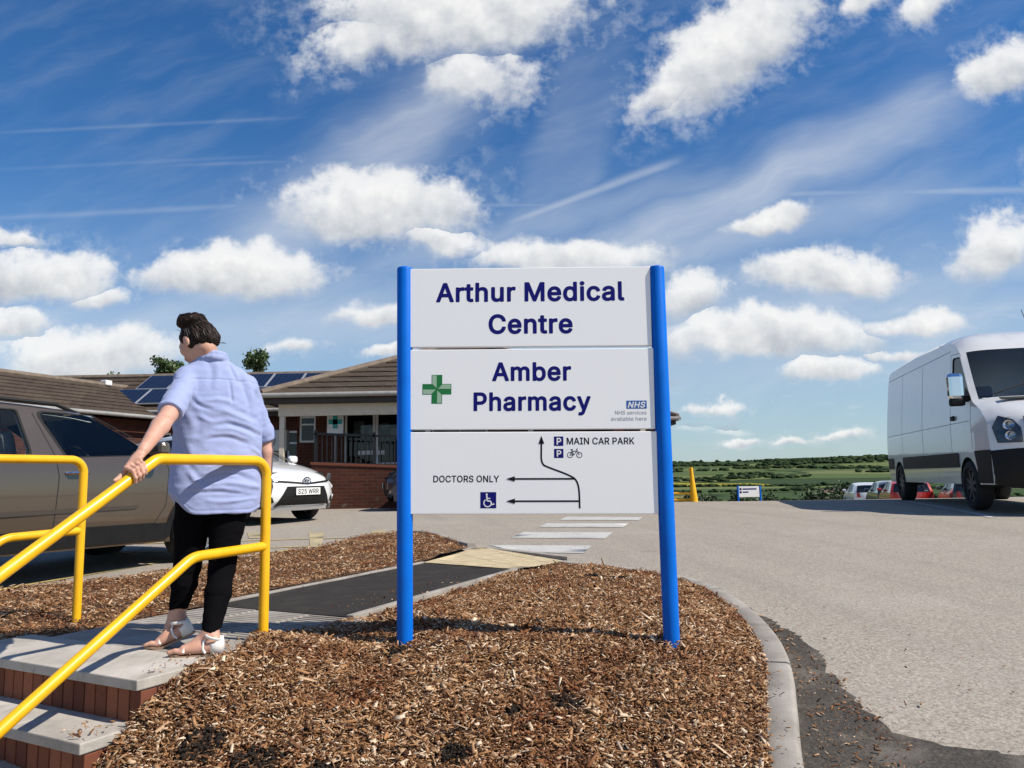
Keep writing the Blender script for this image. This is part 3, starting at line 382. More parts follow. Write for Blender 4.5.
def text(name, body, x0, x1, zb, zc, y, m, parent, weight='heavy', shear=0.0, space=0.0):
    """lettering on a plane facing -Y: between x0 and x1, baseline zb, capitals up to zc"""
    if weight not in _capg:
        k = 'H' if 'H' in GLYPH[weight] else 'N'; _capg[weight] = max(GLYPH[weight][k][1][0][1::2])/1000
    V, F = glyph_run(body, weight, shear, space); lo, hi = V[:, 0].min(), V[:, 0].max()
    mb = MB(); mb.add(np.c_[x0+(V[:, 0]-lo)/(hi-lo)*(x1-x0), np.full(len(V), y), zb+V[:, 1]/_capg[weight]*(zc-zb)], F)
    return mb.build(name, m, parent, fix=False)
# ------------------------------------------------------------------ ground heights
YT = [-30, 0, 2, 3, 4.3, 5.7, 6.6, 8.2, 10, 12.5, 15, 17, 18.5, 20, 23, 30, 40, 56]
ZD = [-.9, -.8, -.6, -.37, -.2, -.11, -.06, .01, .10, .185, .21, .2, .16, .05, -.25, -.98, -1.2, -1.7]
ZF = [-.9, -.8, -.6, -.37, -.2, -.11, -.06, .0, .06, .14, .19, .2] + [.2]*6
def Gz(x, y):
    x = np.asarray(x, float); y = np.asarray(y, float); s = ss(2, 6, x)
    z = np.interp(y, YT, ZD)*s + np.interp(y, YT, ZF)*(1-s)
    return z - .25*ss(-.8, -1.4, x)*ss(3.3, 2.7, y)
UX, UY = .47, .883; K0 = (-1.567, 3.293)           # stair direction and the outer corner of the top step
def UN(u, n): return (K0[0]+UX*u-UY*n, K0[1]+UY*u+UX*n)
def un_of(x, y): dx, dy = x-K0[0], y-K0[1]; return dx*UX+dy*UY, -dx*UY+dy*UX

# ------------------------------------------------------------------ materials of the setting
def f_road(g, t, b, vec):
    fine = g.voro(vec, 95.0, out='Color'); fv = g.noise(vec, 120, 3, 0.7)
    agg = g.noise(vec, 46, 5, 0.8); big = g.noise(vec, 0.55, 5, 0.6); med = g.noise(vec, 3.2, 6, 0.65)
    c = g.ramp(agg, [(0.28, (.12, .102, .080)), (0.5, (.31, .268, .215)), (0.72, (.50, .44, .36))])
    c = g.mix(0.45, c, g.ramp(g.sep(fine)[0], [(0, (.15, .13, .105)), (1, (.52, .47, .40))]))
    c = g.mix(g.m('MULTIPLY', g.smooth(0.45, 0.75, med), 0.20), c, (.24, .22, .195, 1))
    c = g.mix(g.m('MULTIPLY', g.smooth(0.52, 0.72, big), 0.25), c, (.46, .425, .375, 1))
    st = g.noise(g.map(vec, scale=(1, 1, 0)), 1.7, 3, .5); c = g.mix(g.m('MULTIPLY', g.smooth(.66, .74, st), .30), c, (.12, .105, .09, 1))
    trk = g.noise(g.map(g.map(vec, rot=(0, 0, R(-12))), scale=(1.6, .10, 0)), 1.0, 4, .55); c = g.mix(g.m('MULTIPLY', g.smooth(.48, .68, trk), .22), c, (.20, .18, .155, 1))
    t.links.new(c, b.inputs['Base Color']); b.inputs['Roughness'].default_value = 0.9
    bump_in(g, t, b, g.m('ADD', agg, fv), 0.45, 0.006)
M_road = mat('weathered_asphalt', (.3, .28, .26), 0.9, spec=0.25, fn=f_road)
def f_tar(g, t, b, vec):
    agg = g.noise(vec, 90, 4, 0.75); med = g.noise(vec, 5, 6, 0.65)
    c = g.ramp(agg, [(0.3, (.016, .0145, .0135)), (0.7, (.056, .050, .045))])
    c = g.mix(g.m('MULTIPLY', g.smooth(0.45, 0.7, med), 0.4), c, (.070, .062, .054, 1))
    t.links.new(c, b.inputs['Base Color']); bump_in(g, t, b, agg, 0.5, 0.006)
M_tar = mat('dark_tarmac', (.06, .06, .06), 0.9, spec=0.12, fn=f_tar)
def f_tarold(g, t, b, vec):
    agg = g.noise(vec, 75, 4, 0.75); med = g.noise(vec, 4.5, 7, 0.7); big = g.noise(vec, 1.6, 4, .6)
    c = g.ramp(agg, [(0.28, (.028, .025, .022)), (0.55, (.075, .067, .058)), (0.75, (.15, .135, .115))])
    c = g.mix(g.smooth(0.50, 0.72, med), c, (.17, .145, .115, 1)); c = g.mix(g.m('MULTIPLY', g.smooth(0.5, 0.7, big), .6), c, (.22, .195, .165, 1))
    t.links.new(c, b.inputs['Base Color']); bump_in(g, t, b, agg, 0.7, 0.008)
M_tarold = mat('crumbling_tarmac', (.08, .07, .06), 0.92, spec=0.12, fn=f_tarold)
def f_paint(col):
    def f(g, t, b, vec):
        wear = g.m('ADD', g.noise(vec, 35, 6, 0.75), g.m('MULTIPLY', g.noise(vec, 4, 3, 0.6), 0.5))
        c = g.mix(g.smooth(0.72, 0.98, wear), (*col, 1), (.30, .285, .26, 1)); t.links.new(c, b.inputs['Base Color'])
    return f
M_white_line = mat('white_road_paint', (.7, .69, .65), 0.75, fn=f_paint((.50, .49, .455)))
M_yellow_line = mat('yellow_road_paint', (.6, .42, .08), 0.75, fn=f_paint((.46, .35, .13)))
def f_worn(g, t, b, vec):
    n = g.noise(vec, 16, 7, .8); t.links.new(g.mix(g.smooth(.40, .58, n), (.44, .34, .13, 1), (.30, .265, .215, 1)), b.inputs['Base Color'])
M_yellow_worn = mat('worn_yellow_paint', (.4, .32, .15), .85, fn=f_worn)
def f_conc(g, t, b, vec):
    a = g.noise(vec, 3.5, 8, 0.65); s = g.noise(vec, 45, 5, 0.7)
    c = g.ramp(a, [(0.3, (.22, .197, .168)), (0.5, (.315, .285, .247)), (0.7, (.41, .378, .335))])
    c = g.mix(g.m('MULTIPLY', g.smooth(0.5, 0.75, s), 0.45), c, (.24, .225, .20, 1))
    t.links.new(c, b.inputs['Base Color']); bump_in(g, t, b, g.m('ADD', s, g.noise(vec, 160, 2)), 0.3, 0.004)
M_conc = mat('concrete', (.4, .39, .37), 0.85, spec=0.3, fn=f_conc)
def f_tact(g, t, b, vec):
    x, y, z = g.sep(g.map(vec, rot=(0, 0, R(-28)), scale=(15, 15, 15)))
    fx = g.m('SUBTRACT', g.m('FRACT', x), 0.5); fy = g.m('SUBTRACT', g.m('FRACT', y), 0.5)
    r = g.m('SQRT', g.m('ADD', g.m('MULTIPLY', fx, fx), g.m('MULTIPLY', fy, fy)))
    dot = g.m('SUBTRACT', 1.0, g.smooth(0.18, 0.36, r)); n = g.noise(vec, 9, 6, 0.65)
    j = g.map(vec, rot=(0, 0, R(-28)), scale=(2.5, 2.5, 2.5)); jx, jy, _ = g.sep(j)
    e = g.m('MINIMUM', g.m('ABSOLUTE', g.m('SUBTRACT', g.m('FRACT', jx), 0.5)), g.m('ABSOLUTE', g.m('SUBTRACT', g.m('FRACT', jy), 0.5)))
    c = g.ramp(n, [(0.3, (.42, .33, .19)), (0.7, (.60, .50, .32))])
    c = g.mix(g.m('SUBTRACT', 1.0, g.smooth(0.005, 0.02, e)), c, (.2, .17, .12, 1))
    t.links.new(c, b.inputs['Base Color']); bump_in(g, t, b, dot, 0.8, 0.006)
M_tact = mat('buff_blister_paving', (.5, .42, .27), 0.85, spec=0.3, fn=f_tact)

# ------------------------------------------------------------------ ground sheets
def grid_sheet(name, xs, ys, zf, m, kind='structure'):
    X, Y = np.meshgrid(xs, ys); Z = zf(X, Y); nx, ny = len(xs), len(ys)
    idx = np.arange(nx*ny).reshape(ny, nx)
    Q = np.stack([idx[:-1, :-1], idx[:-1, 1:], idx[1:, 1:], idx[1:, :-1]], -1).reshape(-1, 4)
    me = fast_mesh(name, np.c_[X.ravel(), Y.ravel(), Z.ravel()], Q)
    return tag(mobj(name, me, m, smooth=True, sharp=0), kind=kind)
def spaced(*segs):
    out = []
    for a, b, st in segs: out += list(np.arange(a, b, st))
    return np.array(out + [segs[-1][1]])
road = grid_sheet('road', spaced((-45, -12, 1.5), (-12, 14, .25), (14, 45, 1.5)), spaced((-30, 1, 1.5), (1, 22, .25), (22, 56, 1)),
                  lambda x, y: Gz(x, y) + .008*vnoise(np.stack([x, y, 0*x], -1), .45), M_road)

CY = [-5000, 0, 30, 56, 90, 150, 300, 600, 1000, 1500, 2000, 2500, 3000, 4200, 7000]
CZ = [-3, -2.5, -2.2, -2.6, -5, -9, -14.5, -19, -19, -13, 3, 26, 42, 52, 52]
def Tz(x, y):
    z = np.interp(y, CY, CZ); far = ss(1200, 2600, y)
    z = z + far*(10*np.sin(x/620.0+.9) + 7*np.sin(x/260.0+2) + .011*np.clip(x, -1500, 2200))
    return z + ss(200, 700, y)*3*vnoise(np.stack([x, y, 0*x], -1), 1/210.0)
def f_land(g, t, b, vec):
    q = g.map(vec, rot=(0, 0, R(8)), scale=(1/420.0, 1/165.0, 0))
    wv = g.v('ADD', q, g.v('SCALE', g.v('SUBTRACT', g.noise(q, 1.3, 2, out='Color'), (.5, .5, .5)), .5))
    cell = g.sep(g.voro(wv, 1.0, out='Color', rnd=.85))[0]
    c = g.ramp(cell, [(0, (.036, .060, .024)), (.20, (.085, .120, .040)), (.38, (.045, .076, .026)), (.52, (.135, .160, .058)), (.68, (.062, .095, .032)), (.82, (.21, .195, .065)), (.92, (.15, .165, .07))], 'CONSTANT')
    edge = g.voro(wv, 1.0, 'DISTANCE_TO_EDGE', 'Distance', .85)
    c = g.mix(g.m('SUBTRACT', 1.0, g.smooth(0.012, 0.035, edge)), c, (.018, .032, .010, 1))
    n = g.noise(vec, .03, 6, .65); c = g.mix(g.m('MULTIPLY', n, .5), c, g.mix(.5, c, (.03, .055, .016, 1)))
    x, y, z = g.sep(vec)
    box = g.m('MULTIPLY', g.m('MULTIPLY', g.m('GREATER_THAN', y, g.m('ADD', 1190, g.m('MULTIPLY', x, .09))), g.m('LESS_THAN', y, g.m('ADD', 1430, g.m('MULTIPLY', x, .05)))), g.m('LESS_THAN', x, 445)); c = g.mix(box, c, (.24, .21, .022, 1))
    near = g.m('SUBTRACT', 1.0, g.smooth(80, 220, y))
    nn = g.noise(vec, .6, 8, .7); c = g.mix(near, c, g.ramp(nn, [(.3, (.035, .055, .016)), (.7, (.10, .12, .04))]))
    t.links.new(c, b.inputs['Base Color'])
M_land = mat('farmland', (.06, .1, .03), 0.95, spec=0.1, fn=f_land)
land = grid_sheet('ground', spaced((-5000, -800, 300), (-800, 1500, 50), (1500, 5000, 300)), spaced((-5000, -200, 600), (-200, 30, 23), (30, 400, 18.5), (400, 3200, 50), (3200, 7000, 380)), Tz, M_land)

# ------------------------------------------------------------------ path: paving, tarmac, edging, tactile paving
def flat_poly(name, poly, zf, m, step=.3, thick=0.0, kind='structure'):
    V, T = fill(dense(poly, step), (), step); z = np.array([zf(x, y) for x, y in V])
    mb = MB(); mb.add(np.c_[V, z], [tuple(f) for f in T])
    o = mb.build(name, m, smooth=True, sharp=0); return tag(o, kind=kind)
PA, PB, PC, PD = (-.90, 7.62), (.0, 6.93), (-.42, 8.95), (.52, 7.66)
def path_z(x, y): return 0.004 + 0.0*x
flat_poly('path', [UN(1.50, .17), PB, PA, UN(1.50, 1.28)], lambda x, y: .002+.004*vnoise(np.array([x, y, 0]), 2.0), M_tar, .15)
def tact_z(x, y):
    f = np.clip(((x-PB[0])*.65+(y-PB[1])*.76)/1.1, 0, 1); return float((1-f)*.008+f*(Gz(x, y)+.012))
flat_poly('tactile_paving', [PB, PD, PC, PA], tact_z, M_tact, .2)
def edging(name, a, b, w, z, m):
    a = Vector(a); b = Vector(b); d = (b-a).normalized(); n = Vector((-d.y, d.x))*w/2
    mb = MB(); L = (b-a).length; k = max(1, round(L/.9))
    for i in range(k):
        p = a+d*(L*i/k+.003); q = a+d*(L*(i+1)/k-.003); mb.prism([tuple(p-n), tuple(q-n), tuple(q+n), tuple(p+n)], -.2, z)
    return tag(mb.build(name, m, bevel=.004), kind='structure')
edging('path_edging', UN(1.50, .14), PB, .05, .014, M_conc); edging('path_edging', UN(1.50, 1.31), PA, .05, .016, M_conc)
mb = MB()
for i, (u0_, u1_) in enumerate(((.42, .785), (.79, 1.14), (1.145, 1.497))):
    for (n0, n1) in ((.012, .43), (.434, .86), (.864, 1.30)):
        mb.prism([UN(u0_, n0), UN(u1_, n0), UN(u1_, n1), UN(u0_, n1)], -.3, -.001-.002*((i*7+int(n0*10)) % 3))
tag(mb.build('paving', M_conc, bevel=.004), kind='structure')
mb = MB()
for k in range(14):
    u_ = .835+k*.048
    for (n0, n1) in ((.03, .42), (.45, .85), (.88, 1.28)):
        if abs((u_ % .355)-.0) < .0: continue
        mb.prism([UN(u_, n0), UN(u_+.022, n0), UN(u_+.022, n1), UN(u_, n1)], -.02, .002)
tag(mb.build('corduroy_paving', M_conc, bevel=.003), kind='structure')

# ------------------------------------------------------------------ kerbs
KPTS = [(.85, 1.6), (.95, 2.3), (1.02, 2.8), (1.08, 3.09), (1.23, 3.55), (1.385, 4.05), (1.485, 4.6), (1.535, 5.2), (1.53, 5.73), (1.45, 6.2), (1.278, 6.6), (1.08, 6.95), (.8, 7.25), (.50, 7.60)]
KZ = ([1.5, 2.3, 3.1, 3.6, 4.3, 5.7, 6.6, 7.3, 9, 10.5], [-.75, -.47, -.25, -.17, -.1, -.03, .0, .0, .05, .12])
def kerb_top(x, y): return float(max(np.interp(y, *KZ), Gz(x, y)+.03))
def catmull2(P, k=8):
    P = [np.array(q, float) for q in P]; out = []
    for i in range(len(P)-1):
        a, b, c, d = P[max(i-1, 0)], P[i], P[i+1], P[min(i+2, len(P)-1)]
        for j in range(k):
            s = j/k; out.append(.5*((2*b)+(c-a)*s+(2*a-5*b+4*c-d)*s*s+(3*b-a-3*c+d)*s**3))
    out.append(P[-1]); return np.array(out)
def arc_sample(P, st):
    d = np.r_[0, np.cumsum(np.hypot(*np.diff(P, axis=0).T))]; n = max(2, int(round(d[-1]/st))+1); s = np.linspace(0, d[-1], n)
    return np.c_[np.interp(s, d, P[:, 0]), np.interp(s, d, P[:, 1])]
def kerb(name, pts, width=.125, left=True, stone=.61, ztop=kerb_top):
    P = arc_sample(catmull2(pts), .061); mb = MB(); per = int(stone/.061)
    T = np.gradient(P, axis=0); T /= np.hypot(*T.T)[:, None]; Nn = np.c_[-T[:, 1], T[:, 0]]*(1 if left else -1)
    for s0 in range(0, len(P)-1, per):
        s1 = min(s0+per, len(P)-1); vs = []; dz = random.uniform(-.004, .004)
        for i in range(s0, s1+1):
            p = P[i].copy()
            if i == s0: p = p+T[i]*.004
            if i == s1: p = p-T[i]*.004
            q = p+Nn[i]*width; z = ztop(*p)+dz; zb = z-.35; e = Nn[i]*.022
            vs += [(p[0]-e[0]*.5, p[1]-e[1]*.5, zb), (p[0]-e[0]*.25, p[1]-e[1]*.25, z-.05), (p[0], p[1], z-.022), (p[0]+e[0]*.35, p[1]+e[1]*.35, z-.006), (p[0]+e[0], p[1]+e[1], z), (q[0]-e[0]*.3, q[1]-e[1]*.3, z), (q[0], q[1], z-.006), (q[0], q[1], zb)]
        m_ = 8; n_ = s1-s0+1
        fs = [(i*m_+k, i*m_+(k+1) % m_, (i+1)*m_+(k+1) % m_, (i+1)*m_+k) for i in range(n_-1) for k in range(m_)]
        fs += [tuple(range(m_)), tuple(range((n_-1)*m_, n_*m_))[::-1]]; mb.add(vs, fs)
    return tag(mb.build(name, M_conc, smooth=True, sharp=50), kind='structure')
kerb('kerb', KPTS)
kerb('kerb', [(-.45, 9.0), (-.75, 9.65), (-1.08, 10.38), (-1.35, 10.62)], .10, True, ztop=lambda x, y: float(Gz(x, y)+.045))
edging('dropped_kerb', (PD[0]+.03, PD[1]+.02), (PC[0]+.03, PC[1]+.04), .10, .032, M_conc)

P = None
TAR_C = arc_sample(catmull2([(1.46, 6.35), (1.53, 5.95), (1.60, 5.40), (1.68, 4.75), (1.64, 4.32), (1.60, 3.92), (1.60, 3.52), (1.70, 3.36), (1.98, 3.24), (2.4, 3.05), (2.7, 2.2)]), .035)
TAR_EDGE = [tuple(q) for q in TAR_C+.022*np.stack([vnoise(np.c_[TAR_C, 0*TAR_C[:, 0]], 14), vnoise(np.c_[TAR_C, 0*TAR_C[:, 0]], 15, 5)], 1)+.014*RNG.normal(size=TAR_C.shape)*np.array([1, .3])]
# dark tarmac repair along the kerb, painted markings: thin sheets over the road
def decal(name, poly, m, off=.006, step=.25):
    return flat_poly(name, poly, lambda x, y: float(Gz(x, y))+off+.008*vnoise(np.array([x, y, 0]), .45), m, step)
P = arc_sample(catmull2(KPTS[1:12]), .2)
outer = TAR_EDGE
decal('tarmac_repair', [tuple(q+np.array([-.04, 0])) for q in P if q[1] < 6.5] + outer, M_tarold, .006, .12)
for q in ([(-.30, 9.16), (.879, 8.92), (.717, 8.262), (.06, 8.46)], [(.126, 10.5), (1.289, 10.24), (1.104, 9.565), (-.046, 9.856)], [(.487, 11.684), (1.681, 11.456), (1.511, 10.879), (.349, 11.133)], [(.87, 12.873), (2.042, 12.473), (1.903, 11.916), (.707, 12.226)]):
    decal('crossing_marking', q, M_white_line)
def line(a, b, w, m, name='road_marking'):
    a = Vector(a); b = Vector(b); n = (b-a).normalized(); n = Vector((-n.y, n.x))*w/2
    return decal(name, [tuple(q) for q in (a-n, b-n, b+n, a+n)], m, .006, .4)
line((6.68, 10.9), (7.75, 15.4), .10, M_white_line)
line((-4.75, 5.9), (-3.62, 8.3), .07, M_yellow_line); line((-3.78, 6.42), (-2.55, 8.98), .07, M_yellow_line)
for k in range(2): line((-4.9+k*.1, 9.0+k*.9), (-1.75+k*.1, 9.3+k*.9), .07, M_yellow_line)
decal('road_marking', [(-2.40, 9.17), (-2.26, 9.15), (-2.66, 10.9), (-2.88, 10.94)], M_yellow_worn)
decal('road_marking', [(-3.50, 10.3), (-3.36, 10.3), (-3.6, 11.08), (-3.80, 11.09)], M_yellow_worn)
decal('road_marking', [(-1.98, 10.75), (-1.78, 10.75), (-1.84, 11.2), (-2.05, 11.2)], M_yellow_worn)

# ------------------------------------------------------------------ bark mulch beds
def Hm(x, y):
    """surface of the mulch right of the path"""
    z = np.interp(y, [1.2, 2.0, 2.5, 2.9, 3.3, 3.9, 4.6, 6, 7.2], [-.95, -.64, -.44, -.29, -.15, -.012, .02, .03, .02])
    u, n = un_of(x, y); st = np.interp(u, [-1.2, -.47, -.30, -.04, .22, .5, .8, 1.1, 1.6, 4], [-.9, -.52, -.37, -.16, -.03, .0, .04, .0, -.022, -.02])
    w = ss(-.45, .02, n); z = z*(1-w)+st*w
    ktop = np.interp(y, *KZ)-.012; dk = x-np.interp(y, [q[1] for q in KPTS], [q[0] for q in KPTS]); wk = ss(-.55, -.16, dk)
    z = z*(1-wk)+np.minimum(z, ktop)*wk
    P3 = np.stack([x, y, 0*x], -1)
    return z+.022*vnoise(P3, 2.6)+.012*vnoise(P3, 7.0, 3.3)
def Hl(x, y):
    """surface of the mulch left of the path"""
    z = np.interp(y, [1.5, 3.0, 4.3, 5.2, 7.0, 9.0, 11], [-.75, -.42, -.06, .01, .03, .068, .135])
    P3 = np.stack([x, y, 0*x], -1); return z+.02*vnoise(P3, 2.6)+.010*vnoise(P3, 7.0, 3.3)
inner = []
P = arc_sample(catmull2(KPTS), .12); T = np.gradient(P, axis=0); T /= np.hypot(*T.T)[:, None]
inner = [tuple(q) for q in (P+np.c_[-T[:, 1], T[:, 0]]*.118)]
BED_R = inner + [(.40, 7.50), (.03, 6.93), UN(1.5, .125), UN(1.0, .10), UN(.80, .17), UN(.62, .06), UN(.38, .05), UN(.20, .0), UN(.0, -.002), UN(-.1, -.03), UN(-.235, -.012), UN(-.5, -.01), UN(-1.2, -.01), (-1.6, 1.4)]
BED_L = [UN(-1.3, 1.46), UN(.0, 1.46), UN(.5, 1.40), UN(1.5, 1.33), PA, (-.52, 8.62), (-.80, 9.62), (-1.16, 10.30), (-1.62, 10.38), (-2.0, 10.12), (-2.3, 8.95), (-2.9, 8.0), (-3.07, 7.45), (-3.5, 6.45), (-4.05, 5.95), (-4.8, 4.6), (-6.2, 2.0)]
def f_bed(g, t, b, vec):
    v = g.voro(g.map(vec, rot=(.3, .5, .7), scale=(1, 1.6, 1)), 75, out='Color'); n = g.noise(vec, 30, 6, .7); big = g.noise(vec, 1.7, 3, .5)
    c = g.ramp(g.sep(v)[0], [(0, (.035, .018, .010)), (.4, (.125, .062, .030)), (.75, (.23, .125, .065)), (1, (.36, .24, .15))])
    c = g.mix(g.smooth(.35, .6, n), (.045, .025, .015, 1), c); t.links.new(c, b.inputs['Base Color']); bump_in(g, t, b, n, 1.0, .02)
M_bed = mat('bark_bed', (.1, .06, .03), .95, spec=.2, fn=f_bed)
def f_chip(g, t, b, vec):
    geo = t.nodes.new('ShaderNodeNewGeometry'); rnd = geo.outputs['Random Per Island']
    c = g.ramp(rnd, [(0, (.05, .022, .010)), (.10, (.14, .062, .027)), (.34, (.275, .130, .052)), (.60, (.38, .195, .085)), (.78, (.47, .285, .145)), (.90, (.62, .45, .29)), (1, (.82, .69, .52))])
    gr = g.noise(g.map(vec, scale=(1, 1, 3)), 140, 4, .7); c = g.mix(.45, c, g.mix(1.0, c, g.ramp(gr, [(.3, (.5, .45, .4)), (.7, (1.25, 1.25, 1.25))]), 'MULTIPLY'))
    big = g.noise(vec, 2.3, 4, .6); c = g.mix(g.smooth(.44, .66, big), c, g.mix(1.0, c, (.60, .43, .35, 1), 'MULTIPLY'))
    t.links.new(c, b.inputs['Base Color'])
M_chip = mat('bark_chip', (.25, .13, .06), .85, spec=.25, fn=f_chip)
def f_flake(g, t, b, vec):
    geo = t.nodes.new('ShaderNodeNewGeometry'); gr = g.noise(g.map(vec, scale=(1, 1, 3)), 140, 4, .7)
    c = g.ramp(geo.outputs['Random Per Island'], [(0, (.07, .032, .016)), (.25, (.20, .10, .046)), (.5, (.36, .21, .11)), (.75, (.52, .36, .22)), (1, (.78, .66, .50))])
    t.links.new(g.mix(.4, c, g.mix(1.0, c, g.ramp(gr, [(.3, (.5, .45, .4)), (.7, (1.2, 1.2, 1.2))]), 'MULTIPLY')), b.inputs['Base Color'])
M_flake = mat('pale_bark_flake', (.4, .25, .14), .85, spec=.25, fn=f_flake)
def bed(name, poly, H, step=.05):
    V, T = fill(dense(poly, .08), (), step); z = H(V[:, 0], V[:, 1])
    mb = MB(); mb.add(np.c_[V, z-.012], [tuple(f) for f in T]); return tag(mb.build(name, M_bed, smooth=True, sharp=0), kind='structure')
bed('mulch_bed', BED_R, Hm); bed('mulch_bed', BED_L, Hl, .09)
SOIL = [(-1.22, 3.10, .10), (-.98, 2.98, .12), (-.72, 2.92, .09), (.20, 3.36, .085), (-.58, 3.86, .06), (-.02, 3.3, .04), (-1.02, 2.75, .16), (-.80, 2.62, .12), (.12, 4.35, .05), (.62, 6.1, .10), (.78, 6.0, .08), (-.25, 3.05, .07), (-.78, 2.48, .16)]
def chips(name, poly, H, n, ymin, lo=.012, hi=.055, fall=1.2, yref=2.8, flake=0):
    o = np.array(poly); a, b = o.min(0), o.max(0); P = RNG.random((n*6, 2))*(b-a)+a
    P = P[inpoly(P, poly) & (P[:, 1] > ymin)]; keep = RNG.random(len(P)) < np.clip((yref/P[:, 1])**fall, 0, 1); P = P[keep]
    for sx, sy, sr in SOIL:
        d = np.hypot(P[:, 0]-sx, P[:, 1]-sy); P = P[(d > sr*(.7+.5*RNG.random(len(P)))) | (RNG.random(len(P)) < .10)]
    P = P[:n]; n = len(P)
    L = lo+(hi-lo)*RNG.random(n)**2.6; Wd = L*(.09+.42*RNG.random(n)**1.9); Wd = np.clip(Wd, .0022, .018); Th = .001+.0032*RNG.random(n)
    if flake: Wd = L*(.30+.38*RNG.random(n)); Th = .0012+.0015*RNG.random(n)
    yaw = RNG.random(n)*2*PI; pit = RNG.normal(0, .34, n); rol = RNG.normal(0, .5, n)
    ca, sa = np.cos(yaw), np.sin(yaw); cp, sp = np.cos(pit), np.sin(pit); cr_, sr_ = np.cos(rol), np.sin(rol)
    ax = np.stack([ca*cp, sa*cp, sp], -1); ay0 = np.stack([-sa, ca, 0*ca], -1); az0 = np.cross(ax, ay0)
    ay = ay0*cr_[:, None]+az0*sr_[:, None]; az = np.cross(ax, ay)
    c = np.c_[P, H(P[:, 0], P[:, 1])+RNG.random(n)*.016-.004+np.abs(sp)*L*.35]
    V = np.empty((n, 8, 3)); i = 0
    tw = 1-.55*RNG.random((n, 2))
    for k, (sx, sy, sz) in enumerate([(-1, -1, -1), (1, -1, -1), (1, 1, -1), (-1, 1, -1), (-1, -1, 1), (1, -1, 1), (1, 1, 1), (-1, 1, 1)]):
        w = Wd*(tw[:, 0] if sx < 0 else tw[:, 1]); jit = 1+.25*(RNG.random(n)-.5)
        V[:, k] = c+ax*(sx*L/2*jit)[:, None]+ay*(sy*w/2)[:, None]+az*(sz*Th/2)[:, None]
    F = np.array([(4, 5, 6, 7), (0, 1, 5, 4), (1, 2, 6, 5), (2, 3, 7, 6), (3, 0, 4, 7)])
    Q = (np.arange(n)[:, None, None]*8+F[None]).reshape(-1, 4)
    return tag(mobj(name, fast_mesh(name, V.reshape(-1, 3), Q), M_flake if flake else M_chip), kind='stuff')
chips('mulch_chips', BED_R, Hm, 50000, 2.35, .011, .048); chips('mulch_chips', BED_R, lambda x, y: Hm(x, y)+.004, 64000, 2.35, .008, .026, 1.0); chips('mulch_chips', BED_R, lambda x, y: Hm(x, y)+.004, 10500, 2.35, .011, .046, 3.0, 2.85, flake=1); chips('mulch_chips', BED_L, Hl, 30000, 3.4, .012, .05, .5, 4.0)
chips('mulch_chips', BED_R, lambda x, y: Hm(x, y)+.006, 900, 2.35, .05, .11)
# spilled chips on kerb, tarmac, path and lower tread
def spill(poly, n, H): return chips('mulch_chips', poly, H, n, 2.0, .008, .032, 0)
spill([(1.05, 2.4), (1.6, 2.6), (1.62, 3.8), (1.5, 4.6), (1.42, 4.2)], 230, lambda x, y: Gz(x, y)+.012)
spill([(1.15, 3.0), (1.6, 3.2), (1.66, 4.5), (1.6, 5.6), (1.5, 4.9)], 420, lambda x, y: Gz(x, y)+.011); spill([(1.5, 2.6), (2.8, 2.8), (2.6, 4.4), (1.9, 6.5), (1.6, 5.2)], 110, lambda x, y: Gz(x, y)+.010)
spill([(.88, 2.6), (1.05, 2.8), (1.35, 4.3), (1.25, 4.4)], 60, lambda x, y: np.interp(y, *KZ)+.006)
spill([UN(1.5, .17), (-.25, 6.2), (-.55, 6.4), UN(1.5, .5)], 70, lambda x, y: 0*x+.008)
spill([UN(-.02, .03), UN(-.22, .03), UN(-.2, .22), UN(-.05, .26)], 26, lambda x, y: 0*x-.174)
spill([UN(.1, .02), UN(.9, .13), UN(.9, .3), UN(.1, .14)], 70, lambda x, y: 0*x+.004)
def f_soil(g, t, b, vec):
    n = g.noise(vec, 60, 6, .7); t.links.new(g.ramp(n, [(.3, (.010, .008, .007)), (.7, (.055, .042, .032))]), b.inputs['Base Color']); bump_in(g, t, b, n, 1.0, .02)
M_soil = mat('damp_soil', (.03, .025, .02), .95, spec=.2, fn=f_soil)
mb = MB()
for sx, sy, sr in SOIL:
    for k in range(int(60+sr*900)):
        a = random.random()*2*PI; r = sr*math.sqrt(random.random()); x, y = sx+r*math.cos(a), sy+r*math.sin(a)*1.0; q = random.uniform(.003, .011)
        z = float(Hm(np.array(x), np.array(y)))+sr*.30*(1-(r/sr)**2)*random.uniform(.2, 1)-.003
        bm_ = [(x+q*random.uniform(.6, 1.2)*math.cos(b)*math.cos(c), y+q*random.uniform(.6, 1.2)*math.sin(b)*math.cos(c), z+q*.8*math.sin(c)) for c in (-.7, .1, .8) for b in np.arange(5)*2*PI/5+c] + [(x, y, z+q*.85)]
        mb.add(bm_, [(i*5+j, i*5+(j+1) % 5, (i+1)*5+(j+1) % 5, (i+1)*5+j) for i in range(2) for j in range(5)]+[(10+j, 10+(j+1) % 5, 15) for j in range(5)])
tag(mb.build('soil', M_soil, smooth=True, sharp=60), kind='stuff')
